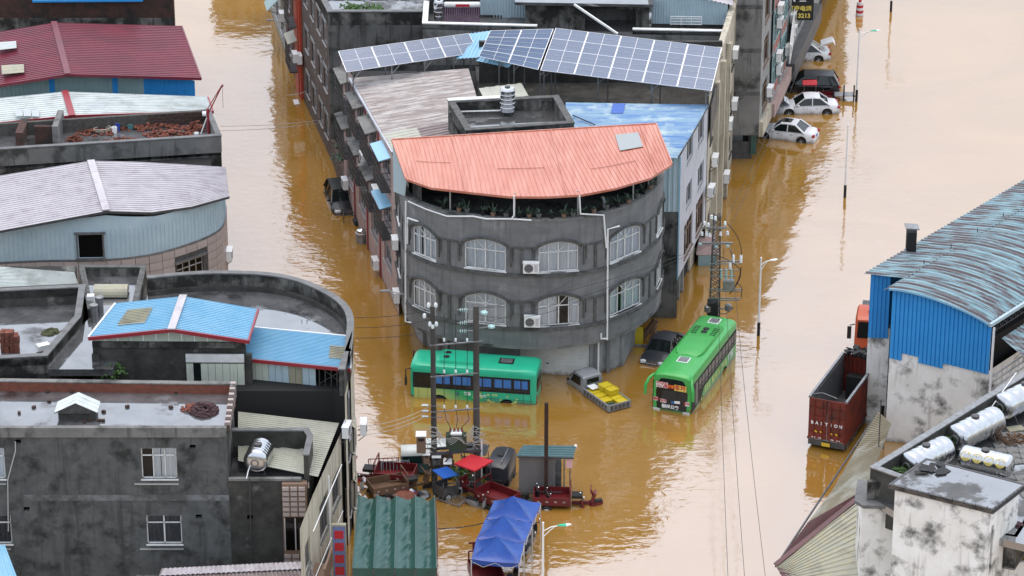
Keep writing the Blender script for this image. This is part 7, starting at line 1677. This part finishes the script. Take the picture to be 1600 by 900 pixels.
m = MB(); rows = [[ca[1].lerp(ca[2], t) + V(.04 + .1 * math.sin(t * 3.14) * (1 - z_), 0, .04 - z_ * (.25 + .6 * t)) for t in [k / 16 for k in range(17)]] for z_ in (0, 1)]; m.loft(rows, cap=False, close=False); m.build('red_side_edge', 'sign_pink', gc, smooth=60)
m = MB(); rows = [[ca[1].lerp(ca[2], t) + V(.07, 0, -.2 - .25 * t - z_ * .12) for t in [k / 8 for k in range(9)]] for z_ in (0, 1)]; m.loft(rows, cap=False, close=False); m.build('red_hem', 'bright_red', gc)
# ---------------------------------------------------------------- blue tents in a row
ez = 2.35
tc_ = [[(735, 874), (812, 880), (777, 838)], [(743, 842), (820, 848), (789, 806)], [(757, 811), (833, 816), (802, 775)], [(771, 781), (846, 785), None]]
names = ['nearest', 'middle', 'farthest']
for i in range(3):
    a, b = P(*tc_[i][0], ez), P(*tc_[i][1], ez); d, c = P(*tc_[i + 1][0], ez), P(*tc_[i + 1][1], ez); ctr = (a + b + c + d) / 4; pk_ = PY(*tc_[i][2], ctr.y)
    t = thing('blue_tent', 'blue pop-up tent with peaked roof, %s of the three in the row' % names[i], 'tent', (ctr.x, ctr.y, 0), group=None); ins = .97
    a, b, c, d = [ctr + (q - ctr) * ins for q in (a, b, c, d)]; pk_ = V(ctr.x, ctr.y, max(3.1, pk_.z)); n = 10
    for q0, q1 in ((a, b), (b, c), (c, d), (d, a)):
        rows = []
        for k in range(n + 1):
            s = k / n; row = []
            for j in range(n + 1):
                u = j / n; e = q0.lerp(q1, u); q = e.lerp(pk_, s); q = V(q.x, q.y, ez + (pk_.z - ez) * s ** 1.25 - .16 * math.sin(math.pi * u) * (1 - s) * s * 2 - .08 * math.sin(math.pi * u) * (1 - s)); q.z += .025 * math.sin(u * 21 + s * 13 + i * 2) * (1 - s) * s * 3; row.append(q)
            rows.append(row)
        MB().loft(rows, cap=False, close=False).build('roof_panel', 'blue_tarp', t, smooth=60)
        m = MB(); m.loft([[q0.lerp(q1, k / 8) + V(0, 0, -.02 - .08 * math.sin(math.pi * k / 8)) for k in range(9)], [q0.lerp(q1, k / 8) + V(0, 0, -.28 - .05 * math.sin(math.pi * k / 8) + .02 * math.sin(k * 2.2)) for k in range(9)]], cap=False, close=False); m.build('valance', 'blue_tarp', t, smooth=60)
    for q in (a, b, c, d): MB().bar(V(q.x, q.y, -1), q - V(0, 0, .05), .06).build('leg', 'alu', t)
    m = MB()
    for q0, q1 in ((a, b), (b, c)):
        for k in range(4): m.bar(q0.lerp(q1, k / 4) - V(0, 0, .12 + .3 * (k % 2)), q0.lerp(q1, (k + 1) / 4) - V(0, 0, .12 + .3 * ((k + 1) % 2)), .03)
    m.build('scissor_frame', 'alu', t)
# ================================================================ POLES AND LAMPS
def wires(label, pts_list, r=.018, m='cable', sagd=.5, cat='cable'):
    o = None
    for i, (a, b) in enumerate(pts_list): o = MB().tube(sag(a, b, sagd, 12), r, 5, False).build('cable', m); tag(o, label[i] if isinstance(label, list) else label, cat)
A0, B0_ = P(679, 752, 0), P(745, 758, 0); Yp = (A0.y + B0_.y) / 2; hp = thing('transformer_poles', 'pair of dark concrete utility poles carrying a green transformer', 'utility pole', (A0.x, Yp, 0))
ZT = PY(679, 478, Yp).z; 
for q, r in ((A0, .16), (B0_, .19)): MB().tube([V(q.x, Yp, -1.2), V(q.x, Yp, ZT)], [r * 1.15, r * .85], 12).build('pole', 'pole_concrete', hp, smooth=50)
def zy(y): return PY(700, y, Yp).z
for y0, y1, ex in ((537, 530, .35), (586, 580, .1), (641, 635, .2)):
    MB().bar(V(A0.x - .15, Yp - .25, zy(y0)), V(B0_.x + ex, Yp - .25, zy(y1)), .07).build('crossarm', 'steel', hp)
    for x in (694, 712, 730):
        q = PY(x, (y0 + y1) / 2, Yp - .25); MB().lathe([(.03, 0), (.07, .03), (.04, .07), (.07, .1), (.04, .14), (.06, .18), (.02, .22)], q, 10).build('insulator', 'porcelain', hp, smooth=40)
for x in (694, 712, 730):
    MB().tube([PY(x, 490, Yp - .25), PY(x, 533, Yp - .25), PY(x, 583, Yp - .25), PY(x, 638, Yp - .25), PY(x + 3, 655, Yp - .25), PY(712 + (x - 712) * .35, 672, Yp - .1)], .018, 5).build('drop_wire', 'cable', hp)
for s in (-1, 1): MB().bar(V(A0.x - .5, Yp + s * .3, zy(706)), V(B0_.x + .25, Yp + s * .3, zy(700)), .1, .16).build('platform_beam', 'steel_dark', hp)
for x0, x1 in ((A0.x + .1, A0.x + 1.0), (B0_.x - .1, B0_.x - .9)): MB().bar(V(x0, Yp - .3, zy(735)), V(x1, Yp - .3, zy(706)), .07).build('brace', 'steel_dark', hp)
q = PY(713, 702, Yp); mat('transformer_green', (.05, .08, .045), (.035, .06, .035), s=2, r=.5)
tf = MB(); tf.bb((q.x - .42, Yp - .3, q.z + .05), (q.x + .42, Yp + .3, q.z + 1.05)); tf = tf.build('transformer', 'transformer_green', hp)
for s in (-1, 1):
    for k in range(5): MB().bb((q.x + s * .42, Yp - .3 + k * .13, q.z + .15), (q.x + s * .58, Yp - .24 + k * .13, q.z + .95)).build('cooling_fin', 'transformer_green', tf)
for k in range(7): MB().lathe([(.05, 0), (.06, .06), (.03, .1), (.05, .15), (.02, .28)], V(q.x - .33 + k * .11, Yp - (.1 if k % 2 else -.12), q.z + 1.05), 8).build('bushing', 'porcelain' if k % 2 else 'red_trim', tf)
MB().bb((q.x - .3, Yp - .34, q.z + 1.05), (q.x + .32, Yp - .1, q.z + 1.16)).build('terminal_cover', 'pvc_white', tf)
for k in range(5):
    a = V(A0.x + .15, Yp - .2, zy(665 + k * 3)); b = V(q.x - .2 + k * .1, Yp - .35, q.z + .95); MB().tube(sag(a, b, .35 + k * .05, 8), .02, 5).build('low_voltage_cable', 'cable_pale', hp); MB().tube(sag(V(B0_.x - .15, Yp - .2, zy(662 + k * 3)), b, .35 + k * .05, 8), .02, 5).build('low_voltage_cable', 'cable_pale', hp)
random.seed(31)
for q0 in (A0, B0_):
    for k in range(8):
        c = V(q0.x + random.uniform(-.1, .25), Yp - .22, zy(668 + k * 4)); r = random.uniform(.18, .42); n = 12
        MB().tube([c + V(r * math.cos(a), 0, r * .8 * math.sin(a)) for a in [2 * math.pi * i / n * .8 + k for i in range(n + 1)]], .018, 5).build('cable_loop', 'cable_pale', hp)
for dx, dz in ((-.22, 0), (.18, 0), (-.45, -.65), (.0, -1.3), (.2, -1.15), (-.15, -1.15)): MB().lathe([(.05, 0), (.1, .05), (.1, .22), (.05, .28)], V(A0.x + dx, Yp - .1, ZT - .05 + dz), 10).build('pole_insulator', 'porcelain', hp, smooth=40)
for dx, dz in ((.45, -.15), (.85, -1.0)): MB().lathe([(.02, 0), (.22, .05), (.2, .14), (.05, .22)], V(B0_.x + dx, Yp - .1, ZT + dz - .3), 12).build('glass_insulator', 'glass_insul', hp, smooth=40); MB().bar(V(B0_.x, Yp, ZT + dz - .4), V(B0_.x + dx, Yp - .1, ZT + dz - .2), .05).build('insulator_arm', 'steel', hp)
for dz in (-.2, -1.0, -1.5):
    for k in range(4): MB().lathe([(.02, 0), (.1, .02), (.1, .06), (.02, .08)], V(B0_.x - .55 - k * .12, Yp - .1, ZT + dz), 10, 'X').build('strain_insulator', 'glass_insul', hp, smooth=40)
    MB().bar(V(B0_.x - 1.05, Yp - .1, ZT + dz), V(B0_.x, Yp, ZT + dz), .04).build('strain_link', 'steel', hp)
for dz in (0, .35, .7):
    for k in range(3): MB().lathe([(.03, 0), (.09, .05), (.03, .12)], V(A0.x - .6 + k * .12, Yp - .2, zy(632) - dz), 8).build('spool_insulator', 'porcelain', hp)
    MB().bar(V(A0.x - .65, Yp - .2, zy(632) - dz), V(A0.x + .5, Yp - .2, zy(632) - dz), .04).build('spool_bracket', 'steel', hp)
MB().cyl(V(B0_.x + .28, Yp - .2, zy(745)), V(B0_.x + .28, Yp - .2, zy(685)), .05, 8).build('conduit', 'pvc_white', hp)
def cabinet(label, x0, y0, x1, y1, m, Y=None):
    Y = Y or Yp - .35; a, b = PY(x0, y1, Y), PY(x1, y0, Y); t = thing('electric_cabinet', label, 'cabinet', ((a.x + b.x) / 2, Y, a.z)); w, hh = (b.x - a.x) / 2, b.z - a.z
    MB().bb((-w, -.1, 0), (w, .3, hh)).build('case', m, t, False); MB().ext([(-w - .04, -.16, hh), (w + .04, -.16, hh), (w + .04, .34, hh + .1), (-w - .04, .34, hh + .1)], (0, 0, .04)).build('lid', 'pvc_white', t, False); MB().bb((-w * .6, -.12, hh * .72), (w * .6, -.1, hh * .88)).build('window', 'black', t, False); MB().bb((-.02, -.13, hh * .08), (.04, -.1, hh * .16)).build('latch', 'steel', t, False); MB().bar((0, .3, hh * .4), (.5, .4, hh * .3), .05).build('support_arm', 'steel_dark', t, False)
cabinet('brown electric cabinet left of the left utility pole', 651, 681, 665, 707, 'tan_panel'); cabinet('dark grey meter cabinet low on the left utility pole', 676, 714, 688, 726, 'concrete_dark'); cabinet('brown meter cabinet under the tall brown one', 662, 710, 671, 724, 'tan_panel'); cabinet('tan cabinet between the utility poles', 694, 724, 705, 738, 'tan_panel')
# lone black pole
q = P(853, 775, 0); t = thing('bare_pole', 'tall dark rusty pole in front of the grey kiosk', 'pole', (q.x, q.y - .3, 0)); zt_ = PY(853, 629, q.y - .3).z; mat('rust_dark', (.035, .02, .015), (.06, .03, .02), s=3, r=.8); MB().bb((-.11, -.08, -1), (.11, .08, zt_)).build('post', 'rust_dark', t, False); MB().bb((-.04, -.095, -1), (.04, -.08, zt_ - .1)).build('rust_stripe', 'brick_dark', t, False)
# street lamps
def lamp(label, x, y, ytop, headdx=1.2, green=True, full=True):
    q = P(x, y, 0); zt = PY(x, ytop, q.y).z; t = thing('street_lamp', label, 'street lamp', (q.x, q.y, 0)); MB().tube([(0, 0, .9), (0, 0, zt)], [.075, .05], 10).build('post', 'pvc_white', t, False, 50); MB().tube([(0, 0, -1), (0, 0, .9)], .1, 10).build('base_sleeve', 'black', t, False, 50); MB().lathe([(.06, 0), (.06, .06), (.02, .1)], (0, 0, zt), 8).build('finial', 'pvc_white', t, False)
    if full:
        m = MB(); m.tube([(0, 0, zt - .45), (.35 * headdx, 0, zt - .2), (.62 * headdx, 0, zt - .14)], .03, 6); m.tube([(0, 0, zt - .8), (.3 * headdx, 0, zt - .4), (.5 * headdx, 0, zt - .2)], .025, 6); m.build('arm', 'pvc_white', t, False, 60)
        hd_ = []
        for k, (f, w) in enumerate(((.6, .03), (.75, .1), (1.0, .13), (1.15, .09), (1.22, .02))): hd_.append([(f * headdx, w * math.cos(a), zt - .12 + .02 * k + w * .5 * math.sin(a)) for a in [2 * math.pi * i / 10 for i in range(10)]])
        if green: MB().loft(hd_[:3]).build('lamp_head', 'bus_teal', t, False, 60); MB().loft(hd_[2:]).build('lamp_lens', 'pvc_white', t, False, 60)
        else: MB().loft(hd_).build('lamp_head', 'pvc_white', t, False, 60)
    return t
lamp('white street lamp with green head beside the black SUV', 1338, 158, 46, 1.25); lamp('white street lamp with bare arm right of the green coach', 1185, 524, 404, .85, False); lamp('thin street lamp post alone in the open water on the right', 1320, 308, 196, .1, False, False); lamp('street lamp base at the top edge near the striped barrel', 1392, 18, -95, 1.25)
t = P(848, 1010, 0); lamp('street lamp with green head beside the blue tents at the bottom', 848, 960, 818, 1.2)
# lattice tower with switchgear
q = P(1115, 530, 0); lt = thing('lattice_pole', 'steel lattice utility pole with switchgear behind the green coach', 'utility pole', (q.x, q.y, 0)); zt_ = PY(1115, 335, q.y).z; w0, w1 = .34, .2
def cn_(i, z): w = w0 + (w1 - w0) * z / zt_; return V((-w, w, w, -w)[i], (-w, -w, w, w)[i], z)
m = MB()
for i in range(4): m.bar(cn_(i, -1), cn_(i, zt_), .06)
n = 20
for k in range(n):
    z0, z1 = zt_ * k / n, zt_ * (k + 1) / n
    for i in range(4): j = (i + 1) % 4; m.bar(cn_(i, z0), cn_(j, z1), .035); m.bar(cn_(j, z0), cn_(i, z1), .035)
m.build('lattice_shaft', 'lattice', lt, False)
def zl(y): return PY(1115, y, q.y).z
def xl(x, y): return PY(x, y, q.y - .4).x - q.x
for y, x0, x1, w in ((352, 1097, 1135, .1), (376, 1097, 1145, .12), (404, 1120, 1160, .07), (408, 1107, 1158, .06), (418, 1107, 1155, .06), (427, 1110, 1150, .06), (448, 1107, 1160, .07), (451, 1120, 1158, .05), (462, 1107, 1158, .06), (465, 1122, 1155, .06), (478, 1107, 1146, .08)): MB().bar((xl(x0, y), -.4, zl(y)), (xl(x1, y), -.4, zl(y)), w).build('crossarm', 'steel', lt, False)
for x, y in ((1101, 346), (1107, 348), (1133, 346), (1097, 362), (1104, 362), (1109, 364), (1126, 362), (1137, 361), (1118, 338), (1112, 336)): MB().lathe([(.04, 0), (.1, .04), (.05, .09), (.1, .13), (.05, .2), (.08, .24), (.02, .28)], (xl(x, y), -.4, zl(y) - .1), 10).build('insulator', 'porcelain', lt, False, 40)
for x, y in ((1094, 378), (1119, 382), (1137, 381)): MB().lathe([(.03, 0), (.12, .03), (.04, .07), (.12, .1), (.03, .16)], (xl(x, y), -.5, zl(y)), 10).build('glass_insulator', 'glass_insul', lt, False, 40)
for x, y in ((1146, 400), (1158, 400), (1141, 410)): MB().lathe([(.04, -.3), (.09, -.25), (.09, .2), (.04, .26)], (xl(x, y), -.4, zl(y)), 10).build('arrester', 'pvc_white', lt, False, 40)
for k, x in enumerate((1127, 1135, 1143)):
    for y in (420, 428): MB().lathe([(.05, -.15), (.08, -.1), (.05, 0), (.08, .05), (.05, .15)], (xl(x, y), -.4, zl(y)), 8).build('switch_insulator', 'glass_insul', lt, False, 40)
MB().bb((xl(1130, 440), -.7, zl(447)), (xl(1147, 440), -.25, zl(433))).build('switch_box', 'steel', lt, False)
for x, y in ((1106, 478), (1138, 476)): MB().lathe([(.1, -.25), (.2, -.2), (.22, .15), (.1, .22)], (xl(x, y), -.4, zl(y)), 12).build('voltage_transformer', 'steel', lt, False, 40)
for pts in ([(1137, 345), (1152, 365), (1158, 385), (1158, 400)], [(1140, 385), (1146, 400)], [(1110, 392), (1130, 398), (1150, 410), (1157, 420), (1150, 440), (1140, 455)], [(1158, 412), (1156, 430), (1145, 450)], [(1122, 485), (1135, 485), (1146, 475)], [(1150, 437), (1159, 445), (1158, 460)]): MB().tube(spline([V(xl(x, y), -.45, zl(y)) for x, y in pts], 5), .025, 5).build('jumper_cable', 'cable', lt, False, 60)
MB().bb((xl(1106, 480), -.5, zl(492)), (xl(1122, 480), .3, zl(470))).build('dark_terminal', 'black', lt, False)
# wires
top = V(q.x, q.y - .4, zl(352))
wires(['thin overhead wire running to the bottom right, left of a pair', 'thin overhead wire running to the bottom right, right of a pair', 'thin overhead wire right of the coach'], [(V(top.x + .4, top.y, zl(382)), P(1168, 960, 8)), (V(top.x + .9, top.y, zl(382)), P(1203, 960, 8)), (V(top.x, top.y, zl(382)), P(1140, 960, 8.5))], .014, sagd=.8)
wires(['wire from the lattice pole up to the hotel front, lower', 'wire from the lattice pole up to the hotel front, upper'], [(V(top.x + .3, top.y, zl(350)), PY(1262, 60, 42)), (V(top.x + .8, top.y, zl(350)), PY(1290, 0, 52))], .014, sagd=.6)
wires(['upper wire across the left street from the pole', 'middle wire across the left street from the pole', 'lower wire across the left street from the pole'], [(V(A0.x, Yp, ZT - .2), PY(556, 496, -26)), (V(A0.x, Yp, ZT - .8), PY(556, 512, -26)), (V(A0.x, Yp, ZT - 1.5), PY(556, 528, -26))], .016, sagd=.15)
wires(['low cable from the pole to the street wall, first', 'low cable from the pole to the street wall, second', 'low cable from the pole to the street wall, third'], [(V(A0.x - .3, Yp - .2, zy(634 + k * 6)), PY(556, 666 + k * 7, -28)) for k in range(3)], .018, 'cable_pale', .3)
wires(['wire from the right pole to the corner building, upper', 'wire from the right pole to the corner building, lower', 'long wire to the lattice pole, upper', 'long wire to the lattice pole, lower'], [(V(B0_.x, Yp, ZT - .1), PY(560 + 330, 440, -16)), (V(B0_.x + .3, Yp, ZT - .6), PY(905, 470, -16)), (V(B0_.x + .4, Yp, ZT - .1), V(top.x - .6, top.y, zl(378))), (V(B0_.x + .8, Yp, ZT - .9), V(top.x - .4, top.y, zl(378)))], .014, sagd=.5)
wires(['wire over the left street between the houses, upper', 'wire over the left street between the houses, lower', 'cable tied to the brick house'], [(PY(345, 197, 3), PY(512, 186, 26)), (PY(345, 204, 3), PY(512, 190, 26)), (PY(446, 148, 33), PY(483, 140, 33))], .02, 'cable_pale', .15)
wires('cable slung between the green canopy and the blue tents', [(P(680, 826, 2.6), P(757, 817, 2.2))], .03, sagd=.1)
# odds and ends
q = P(1343, 24, 0); t = thing('traffic_barrel', 'red and white striped traffic barrel at the top edge', 'barrel', (q.x, q.y, 0))
for k in range(6): MB().lathe([(.32 - k * .012, k * .22 - .2), (.33 - k * .012, k * .22 - .1), (.31 - k * .012, k * .22 + .02)], n=16).build('band', 'bright_red' if k % 2 == 0 else 'white_paint', t, False, 40)
MB().lathe([(.12, 1.12), (.12, 1.35), (.05, 1.4)], n=12).build('cap', 'bright_red', t, False, 40)
q = P(1318, 158, 0); t = thing('sign_frame', 'low grey panel on dark posts in front of the street lamp', 'sign', (q.x, q.y, 0)); 
for x in (-.75, 0, .75): MB().bar((x, 0, -.8), (x, 0, 1.25), .1).build('post', 'black', t, False); MB().lathe([(.09, .35), (.09, .45)], (x, 0, 0), 8).build('collar', 'black', t, False)
MB().bb((-.7, .04, .35), (.8, .9, .4)).build('panel', 'steel', t, False)
q = P(566, 380, 0); t = thing('steel_pot', 'round lidded steel pot floating beside the pink house', 'pot', (q.x, q.y + .3, -.15)); MB().lathe([(.4, 0), (.45, .1), (.45, .75), (.47, .8), (.36, .86)], n=20).build('drum', 'steel', t, False, 40); MB().lathe([(.38, .86), (.36, .98), (.12, 1.06), (.08, 1.12)], n=16).build('lid', 'stainless', t, False, 40); MB().bar((.2, 0, 1.0), (1.0, -.3, .85), .07).build('pipe', 'steel', t, False)
rack('thin metal stand in the water in front of the black SUV', 551, 345, R(0), 1.2, .6, 0, 2, 'steel_dark', .5, 'stand')
q = P(563, 350, 0); o = MB().blob((0, 0, .2), .45, 8, .3, .7).build('black_sack', 'black', None, smooth=30); o.location = (q.x, q.y, 0); tag(o, 'black sack against the pink house behind the steel pot', 'sack')
q = P(1003, 545, 0); t = thing('yellow_digger', 'yellow and brown machinery stored in the gap beside the corner building', 'machine', (q.x, q.y + 1, 0)); MB().bb((-.5, -.3, -.5), (.1, .5, .8)).build('body', 'crate_yellow', t, False); m = MB(); m.bar((0, 0, .2), (.9, .3, 1.4), .3); m.bar((.9, .3, 1.4), (.6, -.2, .2), .22); m.build('arm', 'wood', t, False); MB().bb((-.6, -.7, -.1), (.5, -.55, .1)).build('bumper', 'plaster_pale', t, False)
for k in range(6): MB().bar((-.6 + k * .14, .6, 1.0), (.1 + k * .14, 1.0, 1.9), .04).build('grate_bar', 'alu', t, False)
for lab, x, y, a in (('small arm lamp on the corner building left flank', 632, 460, ARCP), ('small arm lamp on the brick house', 470, 36, PG)):
    u, z_ = a.uv(x, y); pp, d, n = a.at(u); t = thing('wall_lamp', lab, 'lamp', (pp.x, pp.y, z_)); MB().tube([(0, 0, 0), (n.x * .9, n.y * .9, .25)], .035, 6).build('arm', 'alu', t, False); MB().box((n.x * 1.2, n.y * 1.2, .33), (.6, .2, .08), math.atan2(n.y, n.x)).build('lamp_head', 'plaster_pale', t, False)
q = P(1098, 415, 0); t = thing('pink_kiosk', 'small pink and green shelter in the water beside the white house', 'shelter', (q.x + .3, q.y + .5, 0)); MB().bb((-.6, -.5, -1), (.6, .6, .8)).build('body', 'teal_clad', t, False); m = MB(); m.ext([(-.75, -.6, .8), (.75, -.6, .8), (.55, .2, 1.7), (-.55, .2, 1.7)], (0, .5, 0)); m.build('roof', 'pink_wall', t, False)
